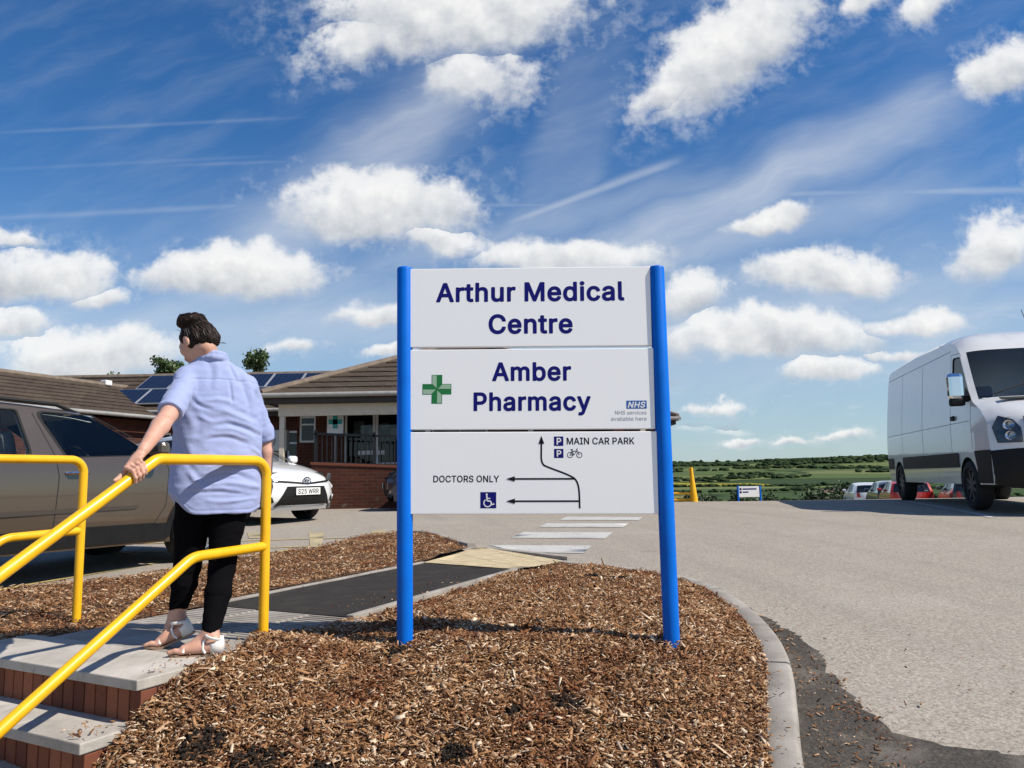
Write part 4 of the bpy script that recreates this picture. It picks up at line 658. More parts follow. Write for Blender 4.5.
# ------------------------------------------------------------------ brick and slab steps
def f_step(g, t, b, vec):
    a = g.noise(vec, 2.6, 8, .65); s = g.noise(vec, 38, 6, .7); st = g.noise(g.map(vec, rot=(0, 0, R(-28)), scale=(9, 2, 9)), 1.2, 5, .6)
    c = g.ramp(a, [(.3, (.31, .282, .245)), (.5, (.44, .405, .355)), (.7, (.55, .515, .46))])
    c = g.mix(g.m('MULTIPLY', g.smooth(.5, .75, st), .5), c, (.22, .205, .185, 1)); c = g.mix(g.m('MULTIPLY', g.smooth(.58, .75, s), .4), c, (.20, .19, .17, 1))
    t.links.new(c, b.inputs['Base Color']); bump_in(g, t, b, g.m('ADD', s, g.noise(vec, 140, 2)), .3, .004)
M_step = mat('weathered_slab', (.36, .34, .32), .85, spec=.3, fn=f_step)
def f_brick1(g, t, b, vec):
    geo = t.nodes.new('ShaderNodeNewGeometry'); r = geo.outputs['Random Per Island']; n = g.noise(vec, 28, 6, .7)
    c = g.ramp(r, [(0, (.11, .036, .021)), (.45, (.20, .068, .036)), (1, (.31, .115, .062))]); c = g.mix(g.m('MULTIPLY', g.smooth(.5, .75, n), .5), c, (.10, .04, .028, 1))
    t.links.new(c, b.inputs['Base Color']); bump_in(g, t, b, n, .5, .006)
M_brick1 = mat('red_brick', (.22, .07, .035), .85, spec=.3, fn=f_brick1)
M_mortar = mat('mortar', (.22, .20, .17), .95, var=.3, vscale=40)
steps = empty('steps', (*UN(0, .7), 0), 0, 'short flight of brick steps with grey slab treads between the yellow handrails', 'steps')
sl = Matrix.Translation(-Vector(steps.location))
def local(o, root): o.data.transform(Matrix.Translation(-Vector(root.location))); return o
RISE, GO, SW = .18, .235, 1.45
for k in range(4):
    u_ = -GO*k; z = -RISE*k; back = .415 if k == 0 else GO+.06
    for (n0, n1) in ((0, .485), (.489, .97), (.974, SW)):
        m_ = MB(); m_.prism([UN(u_, n0), UN(u_+back, n0), UN(u_+back, n1), UN(u_, n1)], z-.044, z); local(m_.build('tread_slab', M_step, steps, bevel=.005), steps)
    mo = MB(); mo.prism([UN(u_+.035, .012), UN(u_+.33, .012), UN(u_+.33, SW-.01), UN(u_+.035, SW-.01)], z-RISE-.05, z-.0445); rm = local(mo.build('mortar_core', M_mortar, steps), steps)
    br = MB(); n_ = .004
    while n_ < SW-.07:
        br.prism([UN(u_+.024, n_), UN(u_+.10, n_), UN(u_+.10, n_+.068), UN(u_+.024, n_+.068)], z-RISE-.02, z-.050); n_ += .076
    for j in range(3): br.prism([UN(u_+.104+j*.076, .002), UN(u_+.172+j*.076, .002), UN(u_+.172+j*.076, .09), UN(u_+.104+j*.076, .09)], z-RISE-.02, z-.0505)
    local(br.build('brick_riser', M_brick1, steps, bevel=.003), steps)

# ------------------------------------------------------------------ yellow handrails
def f_yel(g, t, b, vec):
    n = g.noise(vec, 6, 6, .65); s = g.noise(vec, 60, 4, .7)
    c = g.ramp(n, [(.3, (.80, .40, .006)), (.7, (.90, .50, .012))]); c = g.mix(g.m('MULTIPLY', g.smooth(.66, .8, s), .35), c, (.50, .26, .02, 1))
    t.links.new(c, b.inputs['Base Color']); bump_in(g, t, b, g.noise(vec, 25, 3), .08, .004)
M_yel = mat('yellow_plastic_coating', (.86, .46, .01), .33, spec=.5, fn=f_yel)
def on_rail(base, s, z): return Vector((base[0]+UX*s, base[1]+UY*s, z))
def handrail(base, zt, zl, label):
    root = empty('handrail', (base[0], base[1], 0), 0, label, 'handrail', 'yellow handrails beside the steps'); r = .0252
    P = lambda s, z: on_rail(base, s, z)-Vector(root.location)
    top = fillet([P(0, -.12), P(0, zt), P(-.66, zt), P(-.66-1.35, zt-1.35*.68), P(-.66-1.75, zt-1.35*.68)], .085, 9)
    m_ = MB(); m_.tube(top, r, 20); m_.build('top_rail', M_yel, root, smooth=True, sharp=60)
    low = fillet([P(-.012, zl), P(-.45, zl-.012), P(-.45-1.5, zl-.012-1.5*.66)], .16, 9)
    m_ = MB(); m_.tube(low, r*.98, 20); m_.build('lower_rail', M_yel, root, smooth=True, sharp=60)
    m_ = MB(); m_.tube([P(-1.98, -.85), P(-1.98, zt-1.35*.68-.01)], r, 18); m_.build('post', M_yel, root, smooth=True, sharp=60)
    return root
handrail((-1.299, 4.071), .915, .472, 'yellow tubular handrail held by the woman, on the nearer side of the steps')
handrail((-2.700, 4.858), .963, .524, 'yellow tubular handrail on the far side of the steps, beside the brown car')
# ------------------------------------------------------------------ direction sign
SG = empty('direction_sign', (-.5575, 3.97, 0), math.atan2(-.04, 1.3245), 'tall white direction sign on two blue posts standing in the bark mulch', 'sign')
M_blue = mat('blue_post_paint', (.0, .135, .60), .42, spec=.18, var=.10, vscale=5)
M_panel = mat('white_sign_panel', (.93, .93, .92), .30, spec=.5)
M_navy = mat('navy_vinyl', (.006, .007, .15), .5, spec=.15); M_black = mat('black_vinyl', (.006, .006, .012), .5, spec=.15); M_grey = mat('grey_vinyl', (.30, .31, .36), .5)
M_nhs = mat('mid_blue_vinyl', (.012, .11, .40), .4); M_green = mat('green_vinyl', (.004, .17, .035), .4); M_lgreen = mat('pale_green_vinyl', (.32, .48, .33), .4); M_wv = mat('white_vinyl', (.82, .82, .83), .35)
for x, zt in ((0, 1.918), (1.325, 1.888)):
    mb = MB(); mb.lathe([(.0, zt), (.034, zt), (.0385, zt-.003), (.0405, zt-.010), (.0405, -.3)], (x, 0, 0), 'Z', 40); mb.build('post', M_blue, SG, smooth=True, sharp=50)
PF = -.0215; TILT = .015
panels = []
for z0, z1 in ((1.4868, 1.9055), (1.0577, 1.4735), (.6295, 1.0448)):
    mb = MB(); mb.box((.6555, PF+.019, (z0+z1)/2), (1.262, .038, z1-z0)); p = mb.build('panel', M_panel, SG, bevel=.003)
    p.rotation_euler = (0, TILT, 0); p.location.x = -(z0+z1)/2*TILT; panels.append(p)
Y1, Y2 = PF-.0006, PF-.0014
A, B, Cc = panels
text('lettering', 'Arthur Medical', .1682, 1.1502, 1.7285, 1.8275, Y1, M_navy, A, 'heavy'); text('lettering', 'Centre', .4435, .880, 1.558, 1.6575, Y1, M_navy, A, 'heavy')
text('lettering', 'Amber', .4556, .8631, 1.3105, 1.4045, Y1, M_navy, B, 'heavy'); text('lettering', 'Pharmacy', .36, .9615, 1.156, 1.249, Y1, M_navy, B, 'heavy')
# pharmacy cross: eight half-arms, dark and pale by turns
cx, cz, s, h = .1702, 1.2664, .0275, .0750
gd, gl = MB(), MB()
def rc(m_, x0, z0, x1, z1, y=Y1): m_.add([(x0, y, z0), (x1, y, z0), (x1, y, z1), (x0, y, z1)], [(0, 1, 2, 3)])
rc(gd, cx-s, cz-h, cx+s, cz+h); rc(gd, cx-h, cz-s, cx-s-.0001, cz+s); rc(gd, cx+s+.0001, cz-s, cx+h, cz+s); gd.build('cross_symbol', M_green, B)
e = .003
for q in ([(-s+e, h-e), (-e/2, h-e), (-e/2, e*2), (-s+e, s)], [(h-e, s-e), (h-e, e/2), (e*2, e/2), (s, s-e)], [(s-e, -h+e), (e/2, -h+e), (e/2, -e*2), (s-e, -s)], [(-h+e, -s+e), (-h+e, -e/2), (-e*2, -e/2), (-s, -s+e)]):
    gl.add([(cx+a, Y2, cz+b) for a, b in q], [(0, 1, 2, 3)])
gl.build('cross_highlight', M_lgreen, B)
mb = MB(); rc(mb, 1.1424, 1.1605, 1.2457, 1.2020); mb.build('logo_block', M_nhs, B)
text('lettering', 'NHS', 1.1490, 1.2395, 1.1665, 1.1960, Y2, M_wv, B, 'heavy', .22)
text('lettering', 'NHS services', 1.0844, 1.2440, 1.1310, 1.1505, Y1, M_grey, B, 'regular'); text('lettering', 'available here', 1.063, 1.2440, 1.0995, 1.1190, Y1, M_grey, B, 'regular')
# car park panel
for z0, z1 in ((.9724, 1.0202), (.9113, .9573)):
    mb = MB(); rc(mb, .765, z0, .8125, z1); mb.build('parking_symbol', M_navy, Cc); text('lettering', 'P', .7785, .8020, z0+.008, z1-.007, Y2, M_wv, Cc, 'heavy')
text('lettering', 'MAIN CAR PARK', .8297, 1.1726, .9800, 1.0140, Y1, M_black, Cc, 'medium'); text('lettering', 'DOCTORS ONLY', .150, .4852, .7905, .8235, Y1, M_black, Cc, 'medium')
mb = MB()
bz = [(.7005, .985), (.6996, .925), (.7000, .9080), (.7035, .8900), (.7110, .8770), (.7240, .8690), (.7700, .8510), (.8150, .8340), (.8480, .8190), (.8680, .8060), (.8800, .7880), (.8870, .7640), (.8900, .7350), (.8910, .7000), (.8913, .6588)]
cr = catmull2(bz, 4); stroke(mb, [tuple(q) for q in cr], .0088, Y1)
mb.add([(.7009, Y2, 1.0245), (.6865, Y2, .9830), (.7155, Y2, .9830)], [(0, 1, 2)])
for z in (.806, .6942):
    x1 = .866 if z > .75 else .8913
    stroke(mb, [(.56, z), (x1, z)], .0086, Y1-.0003, False); mb.add([(.5205, Y2, z), (.5650, Y2, z-.0135), (.5650, Y2, z+.0135)], [(0, 1, 2)])
mb.build('arrows', M_black, Cc)
mb = MB(); rc(mb, .390, .6590, .4705, .7400); mb.build('accessible_symbol', M_navy, Cc)
mb = MB(); ox, oz, k = .390, .659, .0808
w = lambda a, b: (ox+a*k, oz+b*k)
disc(mb, w(.40, .86), 0, .062*k, Y2, 16); stroke(mb, [w(.40, .80), w(.43, .46), w(.62, .45), w(.74, .22), w(.86, .27)], .085*k, Y2); stroke(mb, [w(.42, .62), w(.62, .61)], .06*k, Y2-.0002)
disc(mb, w(.46, .33), .20*k, .27*k, Y2-.0004, 26, R(125), R(370)); mb.build('wheelchair_mark', M_wv, Cc)
mb = MB(); ox, oz = .8308, .911
for wx in (.0150, .0625): disc(mb, (ox+wx, oz+.0150), .0118, .0150, Y1, 22)
F = [(.0150, .015), (.026, .034), (.0500, .034), (.0340, .015), (.0150, .015)]; stroke(mb, [(ox+a, oz+b) for a, b in F], .0032, Y1-.0002)
stroke(mb, [(ox+.034, oz+.015), (ox+.0245, oz+.042)], .0032, Y1-.0004); stroke(mb, [(ox+.0625, oz+.015), (ox+.048, oz+.044), (ox+.055, oz+.046)], .0032, Y1-.0004); stroke(mb, [(ox+.019, oz+.0425), (ox+.030, oz+.0425)], .0042, Y1-.0005)
mb.build('bicycle_symbol', M_black, Cc)
# ------------------------------------------------------------------ buildings
def f_wallbrick(g, t, b, vec):
    x, y, z = g.sep(vec); br = t.nodes.new('ShaderNodeTexBrick'); t.links.new(g.comb(g.m('ADD', x, y), z, 0.0), br.inputs['Vector'])
    br.inputs['Scale'].default_value = 1.0; br.inputs['Brick Width'].default_value = .225; br.inputs['Row Height'].default_value = .075; br.inputs['Mortar Size'].default_value = .006
    br.inputs['Color1'].default_value = (.066, .019, .012, 1); br.inputs['Color2'].default_value = (.100, .031, .018, 1); br.inputs['Mortar'].default_value = (.08, .062, .048, 1); br.inputs['Bias'].default_value = .1
    n = g.noise(vec, 1.1, 5, .6); c = g.mix(g.m('MULTIPLY', g.smooth(.42, .72, n), .5), br.outputs[0], (.05, .022, .017, 1))
    ef = g.noise(vec, 2.2, 6, .7); c = g.mix(g.m('MULTIPLY', g.smooth(.62, .78, ef), .35), c, (.42, .37, .34, 1))
    t.links.new(c, b.inputs['Base Color']); bump_in(g, t, b, br.outputs['Fac'], -.4, .006)
M_wbrick = mat('dark_red_brickwork', (.2, .07, .04), .9, spec=.2, fn=f_wallbrick)
def f_tile(g, t, b, vec):
    geo = t.nodes.new('ShaderNodeNewGeometry'); x, y, z = g.sep(vec)
    n = g.noise(vec, 1.2, 6, .65); s = g.noise(vec, 14, 5, .7)
    col = g.voro(g.comb(g.m('MULTIPLY', g.m('ADD', x, y), 3.0), g.m('MULTIPLY', z, 6.5), 0.0), 1.0, out='Color', rnd=.2)
    c = g.ramp(n, [(.3, (.046, .032, .023)), (.7, (.082, .061, .044))]); c = g.mix(.35, c, g.ramp(g.sep(col)[0], [(0, (.045, .032, .024)), (1, (.105, .080, .058))]))
    c = g.mix(g.m('MULTIPLY', g.smooth(.5, .75, s), .5), c, (.17, .140, .10, 1))
    t.links.new(c, b.inputs['Base Color'])
    rib = g.m('ABSOLUTE', g.m('SUBTRACT', g.m('FRACT', g.m('MULTIPLY', g.m('ADD', x, y), 3.3)), .5)); bump_in(g, t, b, rib, .5, .03)
M_tile = mat('brown_roof_tile', (.16, .12, .09), .85, spec=.2, fn=f_tile)
M_ridge = mat('ridge_tile', (.17, .13, .095), .85, var=.3, vscale=6)
M_fascia = mat('dark_fascia', (.03, .022, .018), .6); M_gutter = mat('grey_gutter', (.30, .29, .27), .45, var=.15)
M_cream = mat('cream_painted_timber', (.56, .49, .39), .6, var=.08); M_frame = mat('white_window_frame', (.74, .74, .72), .4, var=.05)
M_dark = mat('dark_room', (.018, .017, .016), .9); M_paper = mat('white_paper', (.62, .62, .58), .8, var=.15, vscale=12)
M_pane = glass_mat('window_glass', (.62, .66, .66), .5); M_black_metal = mat('black_railing_metal', (.010, .010, .012), .45)
def roof_face(mb, a, b, c, d, n, th=.032):
    """courses between the eave a-b and the top edge d-c, each lapping the one below"""
    a, b, c, d = map(Vector, (a, b, c, d)); nrm = (b-a).cross(d-a).normalized()
    if nrm.z < 0: nrm = -nrm
    for k in range(n):
        f0, f1 = k/n, (k+1)/n; p0, p1 = a.lerp(d, f0), b.lerp(c, f0); q0, q1 = a.lerp(d, f1), b.lerp(c, f1); up = nrm*th
        mb.add([p0, p1, q1, q0, p0+up, p1+up, q1+nrm*.006, q0+nrm*.006], [(4, 5, 6, 7), (0, 1, 5, 4), (1, 2, 6, 5), (3, 0, 4, 7)])
def strip(mb, p, q, r): mb.tube([Vector(p), Vector(q)], r, 8)
def hip_roof(root, x0, x1, y0, y1, ze, tanp, n, left_hip=True, right_hip=True, name='roof'):
    h = (y1-y0)/2; zr = ze+h*tanp; ym = (y0+y1)/2; xl = x0+(h if left_hip else 0); xr = x1-(h if right_hip else 0); mb = MB()
    roof_face(mb, (x0, y0, ze), (x1, y0, ze), (xr, ym, zr), (xl, ym, zr), n); roof_face(mb, (x1, y1, ze), (x0, y1, ze), (xl, ym, zr), (xr, ym, zr), n)
    if left_hip: roof_face(mb, (x0, y1, ze), (x0, y0, ze), (xl, ym, zr), (xl, ym, zr), n)
    if right_hip: roof_face(mb, (x1, y0, ze), (x1, y1, ze), (xr, ym, zr), (xr, ym, zr), n)
    rf = mb.build(name, M_tile, root, fix=False)
    mb = MB(); e = .035
    strip(mb, (xl, ym, zr+e), (xr, ym, zr+e), .09)
    for hx, cx, on in ((xl, x0, left_hip), (xr, x1, right_hip)):
        if on:
            for cy in (y0, y1): strip(mb, (cx, cy, ze+e), (hx, ym, zr+e), .085)
    mb.build('ridge_tiles', M_ridge, root, smooth=True)
    mb = MB(); o = .0
    for (ax, ay, bx, by) in ((x0, y0, x1, y0), (x1, y0, x1, y1), (x1, y1, x0, y1), (x0, y1, x0, y0)):
        d = Vector((bx-ax, by-ay, 0)); L = d.length; nn = Vector((d.y, -d.x, 0)).normalized(); c = Vector(((ax+bx)/2, (ay+by)/2, ze-.11))-nn*.06
        mb.box(c, (L-.13, .03, .18), math.atan2(d.y, d.x))
    mb.box(((x0+x1)/2, (y0+y1)/2, ze-.19), (x1-x0-.2, y1-y0-.2, .02)); mb.build('fascia', M_fascia, root)
    mb = MB()
    for (ax, ay, bx, by) in ((x0, y0, x1, y0), (x1, y0, x1, y1), (x1, y1, x0, y1), (x0, y1, x0, y0)):
        d = Vector((bx-ax, by-ay, 0)).normalized(); nn = Vector((d.y, -d.x, 0))*.05; mb.tube([(ax+nn.x, ay+nn.y, ze-.03), (bx+nn.x, by+nn.y, ze-.03)], .055, 10)
    mb.build('gutter', M_gutter, root, smooth=True); return zr
def window(root, x0, x1, z0, z1, y, mull=(), trans=(), deep=.05, fr=.05):
    """white framed window in a wall facing -Y"""
    mb = MB(); w, h = x1-x0, z1-z0
    for a, b in ((x0+fr/2, fr), (x1-fr/2, fr)): mb.box((a, y, (z0+z1)/2), (b, deep, h))
    for a in (z0+fr/2, z1-fr/2): mb.box(((x0+x1)/2, y+.001, a), (w-2*fr, deep, fr))
    for m_ in mull: mb.box((x0+w*m_, y+.002, (z0+z1)/2), (fr*.8, deep*.9, h-2*fr))
    for m_ in trans: mb.box(((x0+x1)/2, y+.003, z0+h*m_), (w-2*fr, deep*.9, fr*.8))
    f = mb.build('window', M_frame, root, bevel=.004)
    mb = MB(); mb.box(((x0+x1)/2, y+.006, (z0+z1)/2), (w-fr, .008, h-fr)); mb.build('pane', M_pane, f); return f
def wall_run(mb, a, b, z0, z1, th, holes=()):
    """wall along X from a=(x,y) with rectangular openings (x0,x1,z0,z1)"""
    (xa, y), xb = a, b; xs = sorted({xa, xb, *[h[0] for h in holes], *[h[1] for h in holes]})
    for p, q in zip(xs[:-1], xs[1:]):
        hs = sorted([h for h in holes if h[0] <= p+1e-6 and h[1] >= q-1e-6], key=lambda h: h[2]); z = z0
        for h in hs:
            if h[2] > z: mb.box(((p+q)/2, y+th/2, (z+h[2])/2), (q-p, th, h[2]-z))
            z = h[3]
        if z1 > z: mb.box(((p+q)/2, y+th/2, (z+z1)/2), (q-p, th, z1-z))

# the pharmacy and clinic block with its porch
BL = empty('clinic_building', (0, 0, 0), 0, 'low brick clinic with a deep white porch and brown hipped roof, behind the direction sign', 'building')
ze = 2.74
hip_roof(BL, -5.55, 3.0, 16.9, 25.3, ze, .435, 11)
mb = MB(); wy = 18.7
wall_run(mb, (-5.25, wy), 2.7, .0, ze-.2, .25, [(-5.22+.02, -4.80, 1.75, 2.40), (-4.10, -.6, .3, 2.48)])
mb.box((-5.12, 21.8, 1.27), (.25, 5.7, 2.54)); mb.box((2.58, 21.8, 1.27), (.25, 5.7, 2.54)); mb.box((-1.2, 24.8, 1.27), (7.9, .25, 2.54)); mb.build('wall', M_wbrick, BL)
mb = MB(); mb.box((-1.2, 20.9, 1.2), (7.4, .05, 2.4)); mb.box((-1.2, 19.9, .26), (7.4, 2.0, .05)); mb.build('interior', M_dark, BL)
mb = MB(); mb.box((-1.05, 17.22, 2.405), (8.4, .10, .27)); mb.build('porch_beam', M_cream, BL, bevel=.008)
for x in (-5.16, -1.9, .4, 2.9):
    mb = MB(); mb.box((x, 17.22, 1.235), (.115, .115, 2.07)); mb.box((x, 17.22, .22), (.17, .17, .06)); mb.build('porch_post', M_cream, BL, bevel=.008)
mb = MB(); mb.box((-4.3, 17.9, 2.36), (1.6, .06, .05)); mb.build('porch_trim', M_cream, BL)
mb = MB(); mb.box((-1.1, 17.9, .12), (8.2, 1.7, .2)); mb.build('porch_floor', M_conc, BL)
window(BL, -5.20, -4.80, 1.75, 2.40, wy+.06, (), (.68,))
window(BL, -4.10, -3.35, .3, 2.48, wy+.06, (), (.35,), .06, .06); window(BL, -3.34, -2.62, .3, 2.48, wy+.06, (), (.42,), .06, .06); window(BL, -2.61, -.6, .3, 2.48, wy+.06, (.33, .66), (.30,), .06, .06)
for (x, z, w, h) in ((-3.76, 2.08, .26, .34), (-3.42, 1.98, .20, .2), (-3.12, 2.12, .16, .18), (-3.1, 1.80, .30, .16), (-3.52, 1.66, .22, .26), (-2.9, 1.95, .18, .24)):
    mb = MB(); mb.box((x, wy+.085, z), (w, .004, h)); tag(mb.build('poster', M_paper, BL))
mb = MB(); mb.box((-3.44, wy+.01, 1.48), (.64, .03, .10)); mb.build('door_bar', M_frame, BL)
mb = MB(); mb.box((-2.98, wy+.07, 1.0), (.24, .02, .10)); mb.build('poster', M_paper, BL)
# rear wing whose roof corner shows beside the right post
hip_roof(BL, -2.0, 4.86, 22.6, 30.0, 2.50, .47, 9, name='wing_roof'); mb = MB(); mb.box((1.5, 26.3, 1.15), (6.0, 6.6, 2.3)); mb.build('wing_wall', M_wbrick, BL)

# ramp wall, railing and the pharmacy board in front of the porch
RW = empty('ramp_wall', (-4.45, 17.02, .15), 0, 'low red brick ramp wall with pale stains, below the black railing', 'wall')
mb = MB(); mb.prism([(0, 0), (7.1, 0), (7.1, .22), (0, .22)], -.2, lambda x, y: 1.02-.054*x); mb.build('wall', M_wbrick, RW)
mb = MB(); mb.prism([(-.02, -.02), (7.12, -.02), (7.12, .24), (-.02, .24)], lambda x, y: 1.022-.054*x, lambda x, y: 1.082-.054*x); mb.build('coping', M_brick1, RW, bevel=.006)
RL = empty('railing', (-4.42, 17.12, 1.2), 0, 'black metal picket railing standing on the brick ramp wall', 'railing')
mb = MB()
for k in range(64): x = .07+k*.108; mb.box((x, 0, .33-.054*x), (.022, .022, .62))
mb.build('pickets', M_black_metal, RL); mb = MB(); mb.prism([(0, -.025), (7.05, -.025), (7.05, .025), (0, .025)], lambda x, y: .64-.054*x, lambda x, y: .69-.054*x); mb.build('top_rail', M_black_metal, RL)
mb = MB(); mb.prism([(0, -.018), (7.05, -.018), (7.05, .018), (0, .018)], lambda x, y: .02-.054*x, lambda x, y: .05-.054*x); mb.build('bottom_rail', M_black_metal, RL)
for x in (.0, 1.3, 2.6, 3.9, 5.2, 6.9):
    mb = MB(); mb.box((x+.03, 0, .33-.054*x), (.05, .05, .82)); mb.build('post', M_black_metal, RL)
PB_ = empty('pharmacy_board', (-4.10, 17.75, .2), 0, 'small white board with a teal cross on a thin pole in the porch', 'sign')
M_teal = mat('teal_paint', (.01, .30, .29), .45); M_board = mat('white_board', (.66, .67, .66), .5)
mb = MB(); mb.box((0, 0, 1.95), (.38, .02, .50)); mb.build('board', M_board, PB_, bevel=.004)
mb = MB(); mb.box((0, -.013, 1.97), (.31, .005, .11)); mb.box((0, -.0135, 1.97), (.11, .004, .31)); mb.build('cross', M_teal, PB_)
mb = MB(); mb.tube([(0, .02, 0), (0, .02, 2.15)], .022, 10); mb.build('pole', M_gutter, PB_, smooth=True)
AC = empty('air_conditioner', (-5.78, 18.55, 1.55), 0, 'grey air conditioning unit by the left end of the porch', 'air conditioner')
mb = MB(); mb.box((0, 0, .25), (.72, .28, .5)); mb.build('casing', mat('grey_casing', (.52, .52, .5), .5, var=.1), AC, bevel=.015)
mb = MB(); mb.lathe([(.19, -.150), (.20, -.146), (.20, -.13)], (-.10, 0, .25), 'Y', 28)
for k in range(9): mb.box((-.10, -.147, .09+k*.04), (.36*math.sqrt(max(.05, 1-((k-4)/4.6)**2)), .006, .008))
mb.build('fan_grille', M_black_metal, AC); mb = MB(); mb.box((0, .10, -.03), (.5, .36, .03)); mb.build('bracket', M_gutter, AC)

# long block behind with solar panels
B2 = empty('rear_building', (0, 0, 0), 0, 'long brick building with solar panels on its brown tiled roof, beyond the brown car', 'building')
hip_roof(B2, -19.0, -3.0, 22.0, 26.9, 2.90, .535, 8, left_hip=True)
mb = MB(); hs = [(-11.2, -10.0, 1.1, 2.3), (-9.6, -8.8, .2, 2.3), (-8.4, -7.0, 1.1, 2.3), (-6.6, -5.8, 1.1, 2.3)]; wall_run(mb, (-18.6, 22.5), -3.4, -.2, 2.72, .25, hs); mb.box((-11, 26.4, 1.3), (15.2, .25, 2.8)); mb.box((-18.5, 24.5, 1.3), (.25, 3.6, 2.8)); mb.build('wall', M_wbrick, B2)
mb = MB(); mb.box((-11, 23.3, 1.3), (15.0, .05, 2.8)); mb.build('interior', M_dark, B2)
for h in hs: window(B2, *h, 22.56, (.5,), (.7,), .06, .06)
def f_pv(g, t, b, vec):
    br = t.nodes.new('ShaderNodeTexBrick'); x, y, z = g.sep(vec); t.links.new(g.comb(x, g.m('MULTIPLY', y, 1.13), 0.0), br.inputs['Vector']); br.offset = 0
    br.inputs['Scale'].default_value = 1.0; br.inputs['Brick Width'].default_value = .158; br.inputs['Row Height'].default_value = .158; br.inputs['Mortar Size'].default_value = .004
    br.inputs['Color1'].default_value = (.006, .009, .024, 1); br.inputs['Color2'].default_value = (.007, .011, .030, 1); br.inputs['Mortar'].default_value = (.045, .05, .07, 1); t.links.new(br.outputs[0], b.inputs['Base Color'])
M_pv = mat('solar_cells', (.01, .016, .05), .16, spec=.5, fn=f_pv); M_alu = mat('aluminium_edge', (.62, .63, .65), .4, metal=.6)
tp = math.atan(.535); sdir = Vector((0, math.cos(tp), math.sin(tp))); snr = Vector((0, -math.sin(tp), math.cos(tp)))
Rm = Matrix(((1, 0, 0), (0, sdir.y, snr.y), (0, sdir.z, snr.z)))
for (xa, n_, rows) in ((-11.35, 3, (0, 1)), (-8.1, 2, (0, 1)), (-10.35, 2, (1,)), (-7.3, 2, (1,))):
    pass
for r_ in range(2):
    for k in range(7 if r_ == 0 else 6):
        if r_ == 0 and k in (4,): pass
        p = Vector((-11.45+.45*r_+k*.99, 22.0, 2.90))+sdir*(.28+.60+r_*1.19)+snr*.10
        mb = MB(); mb.box((0, 0, 0), (.96, 1.15, .035), M=Rm); f = mb.build('solar_panel', M_alu, B2); f.location = p
        mb = MB(); mb.box(snr*.0195, (.91, 1.10, .006), M=Rm); c = mb.build('cells', M_pv, f)
# left wing at an angle, its ridge running away from the camera
B3 = empty('side_wing', (-12.32, 23.0, 0), math.atan2(1, .36)-PI/2, 'low brown roofed wing left of the solar panels, behind the brown car roof', 'building')
mb = MB(); zr = 3.78
roof_face(mb, (2.5, -12, 2.72), (2.5, 1.4, 2.72), (0, 1.4, zr), (0, -12, zr), 8); roof_face(mb, (-2.5, 1.4, 2.72), (-2.5, -12, 2.72), (0, -12, zr), (0, 1.4, zr), 8); mb.build('roof', M_tile, B3, fix=False)
mb = MB(); strip(mb, (0, -12, zr+.03), (0, 1.4, zr+.03), .09); mb.build('ridge_tiles', M_ridge, B3, smooth=True)
mb = MB(); mb.box((0, -5.4, 1.26), (4.2, 12.6, 2.72)); mb.prism([(-2.1, -11.72), (2.1, -11.72), (2.1, -11.5), (-2.1, -11.5)], 2.5, lambda x, y: 2.7+.9*(1-abs(x)/2.1)); mb.build('wall', M_wbrick, B3)
mb = MB(); mb.tube([(2.56, -12, 2.68), (2.56, 1.2, 2.68)], .055, 10); mb.build('gutter', M_gutter, B3, smooth=True)
mb = MB(); mb.box((0, .1, zr+.10), (.24, .24, .16)); mb.build('ridge_cap', M_frame, B3, bevel=.03)
# lean flue beside the hidden ridge

# ------------------------------------------------------------------ trees, shrubs and the valley
def f_leaf(c0, c1):
    def f(g, t, b, vec):
        geo = t.nodes.new('ShaderNodeNewGeometry'); r = geo.outputs['Random Per Island']; c = g.ramp(r, [(0, c0), (1, c1)]); t.links.new(c, b.inputs['Base Color'])
        b.inputs['Transmission Weight'].default_value = 0.0
    return f
M_leaf = mat('green_leaf', (.05, .09, .02), .6, fn=f_leaf((.025, .055, .012), (.085, .13, .035))); M_leafd = mat('dark_leaf', (.03, .06, .02), .65, fn=f_leaf((.018, .036, .010), (.055, .085, .024)))
M_bark = mat('tree_bark', (.08, .06, .045), .9, var=.4, vscale=10, bump=.6)
def leaf_cloud(lumps, n, size, seed):
    rg = np.random.default_rng(seed); L = np.array(lumps, float); w = L[:, 3]**2; w /= w.sum(); k = rg.choice(len(L), n, p=w)
    d = rg.normal(size=(n, 3)); d /= np.linalg.norm(d, axis=1)[:, None]; r = L[k, 3]*(rg.random(n)**.45)*(1+.15*rg.normal(size=n)); c = L[k, :3]+d*r[:, None]*np.array([1, 1, .82])
    a = rg.normal(size=(n, 3)); a /= np.linalg.norm(a, axis=1)[:, None]; b = np.cross(a, rg.normal(size=(n, 3))); b /= np.linalg.norm(b, axis=1)[:, None]; s = size*(.6+.8*rg.random(n))
    V = np.stack([c-a*s[:, None], c+b*s[:, None]*.55, c+a*s[:, None], c-b*s[:, None]*.55], 1).reshape(-1, 3)
    return fast_mesh('crown', V, np.arange(4*n).reshape(-1, 4))
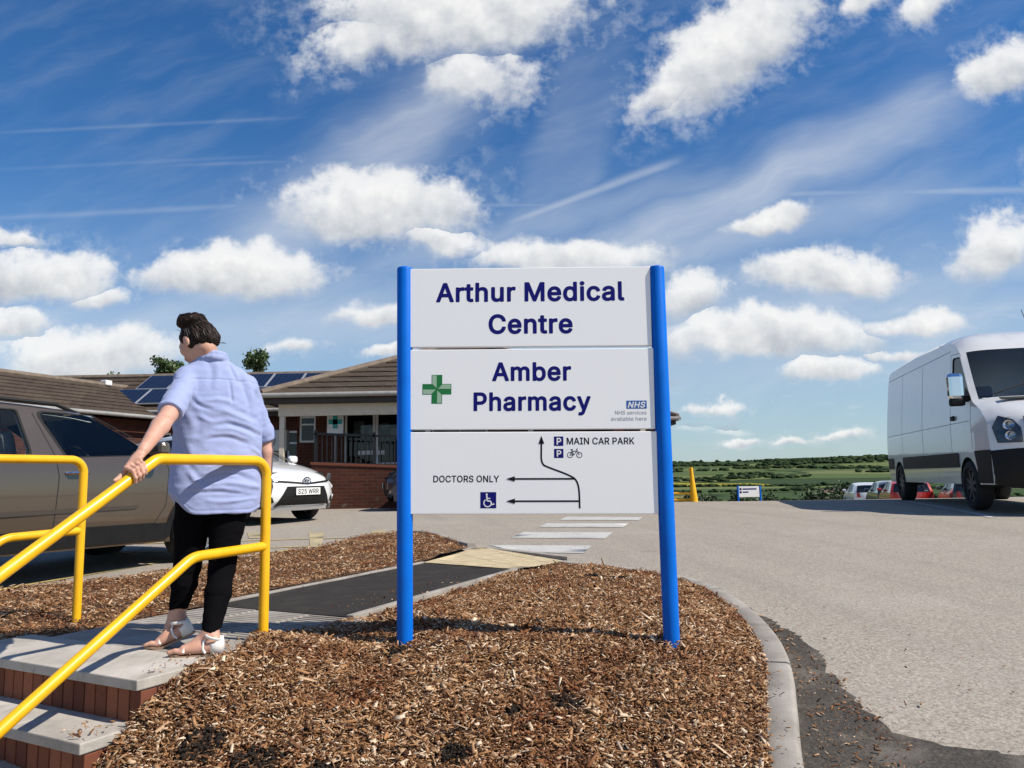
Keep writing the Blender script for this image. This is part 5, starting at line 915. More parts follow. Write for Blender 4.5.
def tree(name, loc, h, rad, n, size, label, cat, group, m, seed, lumpn=9):
    rg = np.random.default_rng(seed); root = empty(name, loc, 0, label, cat, group); lumps = [(0, 0, h-rad*.9, rad*.75)]
    for k in range(lumpn): a = rg.random()*2*PI; q = rad*.75*math.sqrt(rg.random()); lumps.append((q*math.cos(a), q*math.sin(a), h-rad*(.35+1.35*rg.random()), rad*(.28+.30*rg.random())))
    me = leaf_cloud(lumps, n, size, seed); mobj('crown', me, m, root)
    mb = MB(); mb.tube([(0, 0, -.4), (.05, 0, h*.35), (0, .05, h*.7)], [rad*.13, rad*.10, rad*.04], 9)
    for k in range(5):
        l = lumps[1+k]; z0 = h*(.3+.07*k); mb.tube([(.03, 0, z0), (l[0]*.6, l[1]*.6, (z0+l[2])/2), (l[0], l[1], l[2])], [rad*.06, rad*.04, rad*.015], 6)
    mb.build('trunk', M_bark, root, smooth=True); return root
tree('tree', (-14.25, 31.5, 0), 6.15, .58, 1500, .075, 'rounded green tree top rising just left of the woman, behind the roof', 'tree', 'trees behind the roofs', M_leaf, 3)
tree('tree', (-10.45, 31.0, 0), 6.35, .66, 1700, .075, 'loose green tree top showing right of the shoulder of the woman', 'tree', 'trees behind the roofs', M_leaf, 8)
tree('tree', (-19.4, 36.5, 0), 6.15, .95, 1800, .085, 'low bush-like tree tip just above the tiled roof, left of the solar panels', 'tree', 'trees behind the roofs', M_leaf, 12)
SH = [(13.6, 60, 2.5, 1.5), (15.8, 62, 2.3, 1.4), (18.2, 61, 2.7, 1.5), (20.6, 64, 2.4, 1.6), (23.0, 60, 3.3, 1.9), (25.3, 62, 3.5, 2.0), (27.8, 60, 2.9, 1.7), (30.5, 63, 2.7, 1.6), (12.0, 66, 2.8, 1.7), (34, 66, 3.0, 1.8)]
where = ['just right of the yellow rail', 'behind the small blue and white sign', 'directly right of the small blue and white sign', 'midway to the tallest bushes', 'leftmost of the two tallest bushes', 'rightmost of the two tallest bushes', 'left of the distant white car', 'behind the distant white car', 'beside the tall right sign post', 'hidden mostly by the parked cars']
for k, (x, y, h, r) in enumerate(SH):
    tree('shrub', (x, y, float(Tz(x, y))-.1), h, r, 1500, .14, 'dark green bush beyond the crest, '+where[k], 'bush', 'bushes beyond the car park', M_leafd, 30+k, 6)
# woods, hedges and far copses: too many to count
rg = np.random.default_rng(77)
def blobs(P, hgt, seed):
    rr = np.random.default_rng(seed); n = len(P); bm = bmesh.new(); bmesh.ops.create_icosphere(bm, subdivisions=2, radius=1.0); B = np.array([v.co[:] for v in bm.verts]); F = np.array([[v.index for v in f.verts] for f in bm.faces]); bm.free(); m = len(B)
    V = B[None]*(1+.34*rr.normal(size=(n, m, 1))).clip(.45, 1.7); h = hgt*(.65+.7*rr.random(n)); V = V*np.stack([h*.85, h*.85, h*.40], -1)[:, None]+np.stack([P[:, 0], P[:, 1], Tz(P[:, 0], P[:, 1])+h*.30], -1)[:, None]
    return V.reshape(-1, 3), (F[None]+(np.arange(n)*m)[:, None, None]).reshape(-1, 3)
PT = []
def scatter(n, x0, x1, y0, y1, thr=-.1, sc=1/180.0, sd=0): 
    P = np.c_[rg.uniform(x0, x1, n*3), rg.uniform(y0, y1, n*3)]; v = vnoise(np.c_[P, 0*P[:, 0]]*np.array([1, 2.2, 1]), sc, sd); PT.append((P[v > thr][:n]))
def hedge(a, b, st):
    n = int(math.hypot(b[0]-a[0], b[1]-a[1])/st); f = np.linspace(0, 1, n)[:, None]; P = np.array(a)*(1-f)+np.array(b)*f; P += rg.normal(0, st*.35, P.shape); PT.append(P[vnoise(np.c_[P, 0*f], 1/90.0) > -.55])
scatter(2600, -1000, 2300, 2300, 2750, -.30); scatter(1500, -700, 1700, 1700, 2150, .22); scatter(500, -500, 1300, 1450, 1640, .25, sd=9)
for a, b, s in (((-600, 1050), (1300, 1130), 5), ((-500, 820), (900, 860), 6), ((-300, 640), (520, 655), 7), ((60, 480), (420, 500), 4), ((700, 1130), (900, 1560), 10), ((300, 860), (420, 1080), 8)): hedge(a, b, s)
P = np.vstack(PT); hh = np.interp(P[:, 1], [150, 400, 900, 2600], [2.0, 2.4, 4.2, 9]); V, F = blobs(P, hh, 5)
def f_wood(g, t, b, vec):
    geo = t.nodes.new('ShaderNodeNewGeometry'); n = g.noise(vec, .25, 4, .7); c = g.ramp(geo.outputs['Random Per Island'], [(0, (.022, .036, .018)), (.6, (.033, .054, .024)), (1, (.052, .076, .030))]); t.links.new(g.mix(.4, c, g.mix(1.0, c, g.ramp(n, [(.3, (.3, .3, .3)), (.7, (1.4, 1.4, 1.4))]), 'MULTIPLY')), b.inputs['Base Color'])
M_wood = mat('distant_foliage', (.03, .05, .015), .95, spec=.05, fn=f_wood)
tag(mobj('woodland', fast_mesh('woodland', V, F), M_wood), kind='stuff')
M_hw = mat('pale_house_wall', (.52, .44, .36), .8, var=.2); M_hb = mat('brick_house_wall', (.26, .13, .09), .8, var=.2); M_hr = mat('house_roof_tile', (.16, .09, .07), .8, var=.3)
rr = random.Random(4)
for k, px_ in enumerate((236, 247, 256, 266, 275, 283, 291, 300)):
    y = 600+rr.uniform(-25, 30); root = empty('house', (px_, y, float(Tz(px_, y))+.2), rr.uniform(-.4, .4), 'tiny distant house of the village row left of the van, '+['with pale walls', 'with brick walls'][k % 2], 'house', 'distant village houses '+['with pale walls', 'with brick walls'][k % 2])
    mb = MB(); mb.box((0, 0, 2.6), (7.5, 6, 5.2)); mb.build('wall', [M_hw, M_hb][k % 2], root); mb = MB(); mb.prism([(-4, -3.4), (4, -3.4), (4, 3.4), (-4, 3.4)], 5.15, 5.2)
    mb.add([(-4, -3.4, 5.2), (4, -3.4, 5.2), (4, 3.4, 5.2), (-4, 3.4, 5.2), (-4, 0, 8), (4, 0, 8)], [(0, 1, 5, 4), (2, 3, 4, 5), (0, 4, 3), (1, 2, 5)]); rf = mb.build('roof', M_hr, root); mb = MB(); mb.box((2.5, 0, 8), (.8, .8, 1.8)); mb.build('chimney', M_hb, rf)

# ------------------------------------------------------------------ small things on the crest
CR = empty('handrail', (4.15, 18.0, .15), 0, 'yellow handrail at the crest, seen end on, going down out of sight', 'handrail')
r = .045
mb = MB(); mb.tube(fillet([(-.02, .02, .80), (.10, .5, .55), (.22, .9, .30), (.65, 2.4, -.65)], .05, 6), r, 12); mb.build('top_rail', M_yel, CR, smooth=True)
mb = MB(); mb.tube([(.02, .0, -.25), (.015, 0, .1), (-.02, .0, .84)], [.11, .085, .028], 14); mb.build('post', M_yel, CR, smooth=True); mb = MB(); mb.tube([(.03, .1, .42), (.24, .9, .20), (.6, 2.4, -.75)], r, 12); mb.build('lower_rail', M_yel, CR, smooth=True)
mb = MB(); mb.tube([(-1.4, .3, .24), (0, .02, .24)], .028, 10); mb.build('side_rail', M_yel, CR, smooth=True); mb = MB(); mb.tube([(-1.4, .3, .09), (0, .02, .09)], .028, 10); mb.build('side_rail', M_yel, CR, smooth=True)
CS = empty('car_park_sign', (5.48, 19.0, .10), 0, 'small white sign on two short blue posts at the crest of the car park', 'sign')
for x in (0, .54): mb = MB(); mb.tube([(x, 0, -.3), (x, 0, .43)], .025, 10); mb.build('post', M_blue, CS, smooth=True)
mb = MB(); mb.box((.27, -.005, .28), (.50, .02, .26)); mb.build('panel', M_panel, CS, bevel=.003)
mb = MB()
for (x, z, w_, h_) in ((.06, .345, .05, .05), (.28, .345, .34, .030), (.06, .27, .05, .05), (.18, .27, .14, .028)): mb.box((x, -.0165, z), (w_, .002, h_))
mb.build('markings', M_navy, CS)
# ------------------------------------------------------------------ vehicles
def paint(name, col, rough=.28, metal=0.0, flake=0.0, coat=.8, dirt=.12):
    def f(g, t, b, vec):
        n = g.noise(vec, 3.0, 6, .65); x, y, z = g.sep(vec); c = g.mix(g.m('MULTIPLY', g.smooth(.5, .8, n), dirt), (*col, 1), (.20, .18, .15, 1)); t.links.new(c, b.inputs['Base Color'])
    return mat(name, col, rough, metal, coat=coat, fn=f)
M_plastic = mat('black_trim_plastic', (.010, .0095, .0095), .6, spec=.25, var=.2, vscale=12); M_rubber = mat('tyre_rubber', (.014, .014, .014), .85, bump=.3, bscale=90)
M_rim = mat('alloy_wheel', (.38, .38, .39), .35, metal=.7, var=.15); M_steelrim = mat('grey_steel_wheel', (.045, .045, .047), .5, metal=.3, var=.2)
M_chrome = mat('chrome', (.85, .85, .86), .06, metal=1.0); M_seam = mat('dark_seam', (.010, .010, .010), .8); M_seat = mat('dark_seat_cloth', (.15, .155, .16), .9, var=.2, vscale=25)
M_glass = glass_mat('tinted_car_glass', (.88, .93, .92), .75, ior=1.28); M_wscreen = glass_mat('windscreen_glass', (.92, .94, .92), .95, ior=1.5); M_lens = glass_mat('clear_lamp_lens', (.85, .87, .9), .9)
M_lampin = mat('lamp_reflector', (.55, .56, .58), .18, metal=.9); M_redlens = mat('red_lamp_lens', (.42, .010, .012), .18, spec=.6, coat=.5); M_under = mat('dark_underside', (.010, .010, .010), .9)
M_plate_w = mat('white_plate', (.80, .80, .76), .4); M_plate_y = mat('yellow_plate', (.72, .50, .04), .4)
M_trim = mat('grey_cabin_trim', (.48, .48, .46), .85)
class Car:
    """shell = a strip swept round the side outline (front bumper, bonnet, roof, tail) plus two pressed sides with wheel arches and window openings"""
    def __init__(s, path, W, wheels, Rw, arch, zs, k=5, snum=17):
        s.W = W; s.wheels = wheels; s.Rw = Rw; s.arch = arch; s.zs = zs
        P = np.array([q[:2] for q in path], float); D = np.array([q[2] for q in path], float); Nn = np.array([q[3] for q in path], float); tg = [q[4] for q in path]
        out = []; dd = []; nn = []; tt = []
        for i in range(len(P)-1):
            a, b, c, d = P[max(i-1, 0)], P[i], P[i+1], P[min(i+2, len(P)-1)]
            hard0 = tg[i] != tg[i-1] if i else True; hard1 = tg[i+1] != tg[i]
            m0 = (c-b) if hard0 else (c-a)/2; m1 = (c-b) if hard1 else (d-b)/2; L = np.linalg.norm(c-b)
            m0 = m0/max(np.linalg.norm(m0), 1e-9)*L; m1 = m1/max(np.linalg.norm(m1), 1e-9)*L
            for j in range(k):
                u = j/k; out.append((2*u**3-3*u*u+1)*b+(u**3-2*u*u+u)*m0+(-2*u**3+3*u*u)*c+(u**3-u*u)*m1); dd.append(D[i]+(D[i+1]-D[i])*u); nn.append(Nn[i]+(Nn[i+1]-Nn[i])*u); tt.append(tg[i])
        out.append(P[-1]); dd.append(D[-1]); nn.append(Nn[-1]); tt.append(tg[-1]); s.P = np.array(out); s.d = np.array(dd); s.n = np.array(nn); s.tag = tt
        T = np.gradient(s.P, axis=0); T /= np.linalg.norm(T, axis=1)[:, None]; s.N = np.c_[-T[:, 1], T[:, 0]]; s.Q = s.P+s.N*s.d[:, None]
        s.S = np.sin(np.linspace(-PI/2, PI/2, snum)) if snum else None
        s.S = np.sign(np.linspace(-1, 1, snum))*np.abs(np.linspace(-1, 1, snum))**.75
    def sp(s, i, sv, off=0.0):
        d = s.d[i]*abs(sv)**s.n[i]-off; p = s.P[i]+s.N[i]*d; return (p[0], sv*float(s.W(*s.Q[i])), p[1])
    def strip(s, sel, s0=-1.0, s1=1.0, off=0.0):
        mb = MB(); cols = [v for v in s.S if s0-1e-6 <= v <= s1+1e-6]; m = len(cols)
        rows = [i for i in range(len(s.P))]; vs = [s.sp(i, c, off) for i in rows for c in cols]
        fs = [(i*m+k, i*m+k+1, (i+1)*m+k+1, (i+1)*m+k) for i in range(len(rows)-1) for k in range(m-1) if sel(s.tag[i], i, (cols[k]+cols[k+1])/2)]
        mb.add(vs, fs); return mb
    def bottom(s):
        """side outline underneath, rear to front, with the wheel arches"""
        q = []; x0, x1 = s.Q[-1][0], s.Q[0][0]; x = x0
        for wx, wz in sorted(s.wheels):
            a = math.asin(max(-1, min(1, (s.zs-wz)/s.arch))); 
            for t in np.linspace(PI-a, a, 22): q.append((wx+s.arch*math.cos(t), wz+s.arch*math.sin(t)))
        return q
    def side_poly(s): return [tuple(q) for q in s.Q]+[(s.Q[-1][0]+.02, s.zs)]+s.bottom()+[(s.Q[0][0]-.02, s.zs)]
    def side(s, mb, sgn, holes=(), off=0.0, step=.09, poly=None):
        V, T = fill(poly or s.side_poly(), holes, step); y = np.array([float(s.W(a, b)) for a, b in V])+off
        mb.add(np.c_[V[:, 0], sgn*y, V[:, 1]], [tuple(int(q) for q in (f if sgn < 0 else f[::-1])) for f in T]); return mb
    def patch(s, mb, sgn, poly, off=.003, step=.08): return s.side(mb, sgn, (), off, step, dense(poly, step))
    def front_pt(s, y, z, off, rng):
        i0, i1 = rng; zz = s.P[i0:i1, 1]; o = np.argsort(zz); z_ = np.clip(z, zz.min(), zz.max()); f = np.interp(z_, zz[o], np.arange(i0, i1)[o]); i = int(min(f, len(s.P)-2)); t = f-i
        w = float(s.W(*(s.Q[i]*(1-t)+s.Q[i+1]*t))); sv = min(1.0, abs(y)/w); d = (s.d[i]*(1-t)+s.d[i+1]*t)*sv**(s.n[i]*(1-t)+s.n[i+1]*t)-off; N = s.N[i]*(1-t)+s.N[i+1]*t; p = s.P[i]*(1-t)+s.P[i+1]*t
        return (p[0]+N[0]*d, y, z)
    def fpatch(s, mb, poly, rng, off=.006, step=.05):
        V, T = fill(dense(poly, step), (), step); mb.add([s.front_pt(a, b, off, rng) for a, b in V], [tuple(int(q) for q in f) for f in T]); return mb
def seam(car, mb, sgn, pts, w=.008, off=.0015):
    P = [np.array(q, float) for q in pts]
    for a, b in zip(P[:-1], P[1:]):
        d = (b-a)/np.linalg.norm(b-a); n = np.array([-d[1], d[0]])*w/2; car.patch(mb, sgn, [tuple(a-n), tuple(b-n), tuple(b+n), tuple(a+n)], off, .12)
def make_wheel(root, x, y, z, Rw, wd, rim, spokes=5, steel=False):
    sg = 1 if y > 0 else -1; w = empty('wheel', (x, y, z)); w.parent = root; mb = MB(); h = wd/2; r = Rw*.66
    prof = [(r, -h*.8), (r+.01, -h), (Rw*.86, -h*1.03), (Rw*.96, -h*.86), (Rw, -h*.6), (Rw, h*.6), (Rw*.96, h*.86), (Rw*.86, h*1.03), (r+.01, h), (r, h*.8)]
    mb.lathe(prof, (0, 0, 0), 'Y', 44); mb.build('tyre', M_rubber, w, smooth=True, sharp=50)
    mb = MB(); f = sg*h*.80
    mb.lathe([(r, f*.9), (r*.97, f*1.02), (r*.92, f*1.0), (r*.88, f*.55), (.02, f*.50)], (0, 0, 0), 'Y', 44)
    for k in range(spokes):
        a = 2*PI*k/spokes+.3
        for da in ((-.09, .09) if not steel else (0,)):
            c, s_ = math.cos(a+da), math.sin(a+da); wd_ = .028 if not steel else .05
            mb.box((c*r*.52, f*.86, s_*r*.52), (r*.86, .022, wd_), M=Matrix.Rotation(-(a+da), 3, 'Y'))
    mb.lathe([(.001, f*1.0), (.055, f*.98), (.065, f*.8)], (0, 0, 0), 'Y', 20); mb.build('rim', rim, w, smooth=True, sharp=35); return w
def arches(car, root, W_in=.10):
    for wx, wz in car.wheels:
        for sg in (1, -1):
            mb = MB()
            y1 = float(car.W(wx, wz+car.arch*.8))-.006; y0 = y1-.34; vs = []; n = 20
            for t in np.linspace(-.15, PI+.15, n): vs += [(wx+(car.arch-.004)*math.cos(t), sg*y1, wz+(car.arch-.004)*math.sin(t)), (wx+(car.arch-.004)*math.cos(t), sg*y0, wz+(car.arch-.004)*math.sin(t))]
            mb.add(vs, [(2*i, 2*i+1, 2*i+3, 2*i+2) for i in range(n-1)]+[tuple(2*i+1 for i in range(n))]); mb.build('wheel_arch_liner', M_under, root)
def underbody(car, root, x0, x1, z, hw):
    mb = MB(); mb.box(((x0+x1)/2, 0, z), (x1-x0, 2*hw, .10)); mb.build('underbody', M_under, root)
def seats(root, rows, z, back=.62, w=.50):
    for x in rows:
        for y in (-.37, .37):
            st = empty('seat', (x, y, z)); st.parent = root
            for nm, c, size, tilt in (('cushion', (.22, 0, .06), (.50, w, .14), -.08), ('backrest', (-.10, 0, .38), (.13, w, back), -.22), ('headrest', (-.20, 0, .38+back/2+.12), (.09, .27, .19), -.15)):
                mb = MB(); mb.box(c, size, M=Matrix.Rotation(tilt, 3, 'Y')); mb.build(nm, M_seat, st, bevel=.05)
def shell(car, root, m, glass_tag, holes_l, holes_r, trim=None, trim_tags=(), inner=True, gs=.86):
    mb = car.strip(lambda t, i, c: t not in trim_tags and not (t in glass_tag and abs(c) < gs))
    for sg, hs in ((1, holes_l), (-1, holes_r)): car.side(mb, sg, hs)
    o = mb.build('body', m, root, fix=False); bm = bmesh.new(); bm.from_mesh(o.data); bmesh.ops.remove_doubles(bm, verts=bm.verts, dist=.002); bmesh.ops.recalc_face_normals(bm, faces=bm.faces); bm.to_mesh(o.data); bm.free()
    o.data.polygons.foreach_set('use_smooth', np.ones(len(o.data.polygons), bool)); o.data.set_sharp_from_angle(angle=R(38))
    if trim_tags:
        mb = car.strip(lambda t, i, c: t in trim_tags, off=.001); mb.build('bumper', trim, root, smooth=True, sharp=45)
    for gtag, nm in glass_tag.items():
        mb = car.strip(lambda t, i, c: t == gtag and abs(c) < gs+.03, off=-.004); mb.build(nm, M_wscreen, root, smooth=True)
    if inner:
        mb = car.strip(lambda t, i, c: t in ('roof',), off=-.05)
        for sg, hs in ((1, holes_l), (-1, holes_r)): car.side(mb, sg, [*hs], -.045)
        mb.build('inner_trim', M_trim, root)
    return o

# ---- brown sports utility car beside the path
def W_suv(x, z):
    z = np.asarray(z, float); w = .885-.016*((z-.72)/.35)**2*(z < 1.06)-.022*(z >= 1.06); w = w-.30*np.clip(z-1.06, 0, 1)**1.0*.9
    return np.maximum(w, .2)
def suv_z(z): return z if z < 1.1 else 1.1+(z-1.1)*.90
p_suv = [(4.06, .24, .20, 3, 'b'), (4.16, .40, .24, 3, 'b'), (4.19, .62, .26, 3, 'b'), (4.15, .84, .26, 3, 'b'), (4.05, .96, .22, 3.2, 'b'), (3.70, 1.03, .10, 4, 'b'), (3.30, 1.07, .07, 5, 'b'), (3.02, 1.10, .06, 5, 'w'), (2.30, 1.545, .055, 5, 'roof'), (2.0, 1.60, .06, 5, 'roof'), (1.3, 1.635, .06, 5, 'roof'), (.6, 1.62, .06, 5, 'roof'), (.22, 1.575, .08, 4, 'rw'), (.03, 1.10, .10, 4, 'b'), (-.02, .85, .14, 3, 'b'), (-.03, .55, .16, 3, 'b'), (.03, .36, .14, 3, 'b'), (.10, .26, .12, 3, 'b')]
p_suv = [(x, suv_z(z), d, n, t) for x, z, d, n, t in p_suv]
suv_root = empty('brown_car', (-3.42, 8.20, -.012), math.atan2(.883, .47), 'brown estate car with roof rails parked left of the woman, beyond the handrails', 'car')
SV = empty('x', (0, 0, 0)); bpy.data.objects.remove(SV)
suv = Car(p_suv, W_suv, [(.78, .335), (3.46, .335)], .335, .385, .24)
sh = suv_root.matrix_basis.copy(); suv_root.location = tuple(Vector(suv_root.location)-Matrix.Rotation(suv_root.rotation_euler.z, 3, 'Z') @ Vector((3.36, -.80, 0)))
win_f = rounded([(1.98, 1.075), (2.95, 1.115), (2.90, 1.15), (2.26, 1.465), (1.74, 1.475)], [.06, .03, .03, .05, .05]); win_r = rounded([(.78, 1.085), (1.66, 1.075), (1.56, 1.477), (.92, 1.477)], [.08, .06, .04, .06]); win_q = rounded([(.34, 1.14), (.68, 1.10), (.80, 1.46), (.48, 1.45)], .05)
M_brown = paint('brown_metallic_paint', (.088, .064, .044), .28, .25, coat=1.0, dirt=.10)
holes = [dense(q, .06) for q in (win_f, win_r, win_q)]
shell(suv, suv_root, M_brown, {'w': 'windscreen', 'rw': 'rear_window'}, holes, holes)
for sg in (1, -1):
    for nm, q in (('side_window', win_f), ('side_window', win_r), ('side_window', win_q)):
        c = np.mean(q, 0); big = [tuple(c+(np.array(v)-c)*1.015) for v in q]; m_ = MB(); suv.patch(m_, sg, big, -.008, .15); m_.build(nm, M_glass, suv_root, smooth=True)
        fr = MB(); V, T = fill(dense([tuple(c+(np.array(v)-c)*1.05) for v in q], .05), [dense(q, .05)], .3); yy = np.array([float(W_suv(a, b)) for a, b in V])+.002; fr.add(np.c_[V[:, 0], sg*yy, V[:, 1]], [tuple(int(i) for i in f) for f in T]); fr.build('window_seal', M_plastic, suv_root)
    m_ = MB(); suv.patch(m_, sg, [(1.19, .265), (3.03, .265), (3.06, .33), (3.03, .43), (1.10, .43), (1.14, .33)], .010, .1); m_.build('sill_cladding', M_plastic, suv_root)
    m_ = MB(); suv.patch(m_, sg, [(1.16, .560), (2.66, .585), (2.70, .615), (1.16, .600)], .012, .12); m_.build('side_moulding', mat('moulding', (.055, .043, .034), .45) if sg > 0 else bpy.data.materials['moulding'], suv_root)
    for pts in ([(1.70, 1.46), (1.86, 1.10), (1.90, .90), (1.88, .60), (1.87, .44)], [(2.99, 1.08), (3.03, .95), (3.00, .60), (2.88, .43)], [(1.87, .435), (2.9, .435)], [(.98, .80), (.90, 1.05)]): m_ = MB(); seam(suv, m_, sg, pts); m_.build('door_seam', M_seam, suv_root)
    for xx in (2.06, 1.12):
        m_ = MB(); y = float(W_suv(xx, .93)); m_.tube([(xx-.10, sg*(y+.002), .925), (xx-.07, sg*(y+.038), .93), (xx+.08, sg*(y+.038), .932), (xx+.11, sg*(y+.002), .93)], .014, 8); m_.build('door_handle', M_chrome if xx > 2 else M_brown, suv_root, smooth=True)
    m_ = MB(); m_.tube([(.42, sg*.60, 1.52), (.55, sg*.60, 1.565), (1.3, sg*.60, 1.592), (2.0, sg*.60, 1.565), (2.20, sg*.60, 1.50)], .018, 8); m_.build('roof_rail', M_plastic, suv_root, smooth=True)
    mr = empty('wing_mirror', (2.82, sg*.86, 1.10)); mr.parent = suv_root; m_ = MB(); m_.box((0, sg*.13, .06), (.12, .22, .15)); m_.build('mirror_cover', M_brown, mr, bevel=.045); m_ = MB(); m_.box((.0, sg*.01, .02), (.05, .10, .05)); m_.build('mirror_arm', M_plastic, mr)
    m_ = MB(); V, T = fill(dense([(3.46+.445*math.cos(t), .335+.445*math.sin(t)) for t in np.linspace(-.1, PI+.1, 24)]+[(3.46+.388*math.cos(t), .335+.388*math.sin(t)) for t in np.linspace(PI+.1, -.1, 24)], .2), (), .3); m_.add(np.c_[V[:, 0], [sg*(float(W_suv(a, b))+.012) for a, b in V], V[:, 1]], [tuple(int(i) for i in f) for f in T]); m_.build('arch_trim', M_plastic, suv_root)
for wx in (.78, 3.46):
    for sg in (1, -1): make_wheel(suv_root, wx, sg*.765, .335, .335, .215, M_rim)
arches(suv, suv_root); underbody(suv, suv_root, .35, 3.9, .36, .70); seats(suv_root, (1.75, .95), .62)
m_ = MB(); m_.box((2.72, 0, .96), (.50, 1.40, .22)); m_.build('dashboard', M_plastic, suv_root, bevel=.05)
m_ = MB(); rgw = [Vector((2.42+.06*math.cos(a)*0-.08*math.sin(a), -.37+.18*math.cos(a), 1.02+.165*math.sin(a))) for a in np.linspace(0, 2*PI, 25)]; m_.tube(rgw, .014, 7, cap=False); m_.tube([(2.62, -.37, .98), (2.43, -.37, 1.02)], .025, 7); m_.box((2.43, -.37, 1.02), (.02, .30, .05)); m_.build('steering_wheel', M_plastic, suv_root, smooth=True)
m_ = MB(); m_.box((3.5, 0, .70), (1.1, 1.3, .5)); m_.box((1.8, 0, .45), (3.0, 1.45, .06)); m_.build('floor', M_under, suv_root)
ir = [i for i, t in enumerate(suv.P) if i < 22]; FR = (0, 22)
m_ = MB(); suv.fpatch(m_, [(-.55, .70), (.55, .70), (.52, .86), (-.52, .86)], FR); suv.fpatch(m_, [(-.6, .34), (.6, .34), (.55, .55), (-.55, .55)], FR); m_.build('grille', M_plastic, suv_root)
for sg in (1, -1):
    m_ = MB(); suv.fpatch(m_, [(sg*.58, .74), (sg*.80, .76), (sg*.78, .90), (sg*.57, .87)], FR, .008); m_.build('headlight', M_lampin, suv_root)
    m_ = MB(); yb = .70; m_.box((-.005 if False else .0, sg*.74, .92), (.05, .16, .26)); m_.build('tail_light', M_redlens, suv_root, bevel=.02)

# ---- generic hatchback, used for the white car, the dark car and the cars in the lower car park
def W_hatch(x, z):
    z = np.asarray(z, float); w = .845-.020*((z-.66)/.35)**2*(z < .98)-.018*(z >= .98)-.30*np.clip(z-.98, 0, 1); return np.maximum(w, .2)
def hatch_path(L=3.95, H=1.50, hood=.98):
    k = L/3.95
    return [(3.82*k, .20, .20, 3, 'b'), (3.93*k, .34, .26, 3, 'b'), (3.95*k, .55, .29, 3, 'b'), (3.90*k, .70, .29, 3, 'b'), (3.78*k, .80, .24, 3, 'b'), (3.45*k, .90, .12, 3.6, 'b'), (3.05*k, hood, .08, 5, 'b'), (2.86*k, hood+.03, .06, 5, 'w'), (1.98*k, H-.07, .055, 5, 'roof'), (1.6*k, H-.01, .06, 5, 'roof'), (1.1*k, H, .06, 5, 'roof'), (.45*k, H-.07, .06, 5, 'roof'), (.22*k, H-.13, .08, 4, 'rw'), (.03*k, .98, .12, 3.6, 'b'), (-.02, .72, .20, 2.8, 'b'), (-.02, .48, .22, 2.8, 'b'), (.04, .30, .18, 3, 'b'), (.12, .22, .14, 3, 'b')]
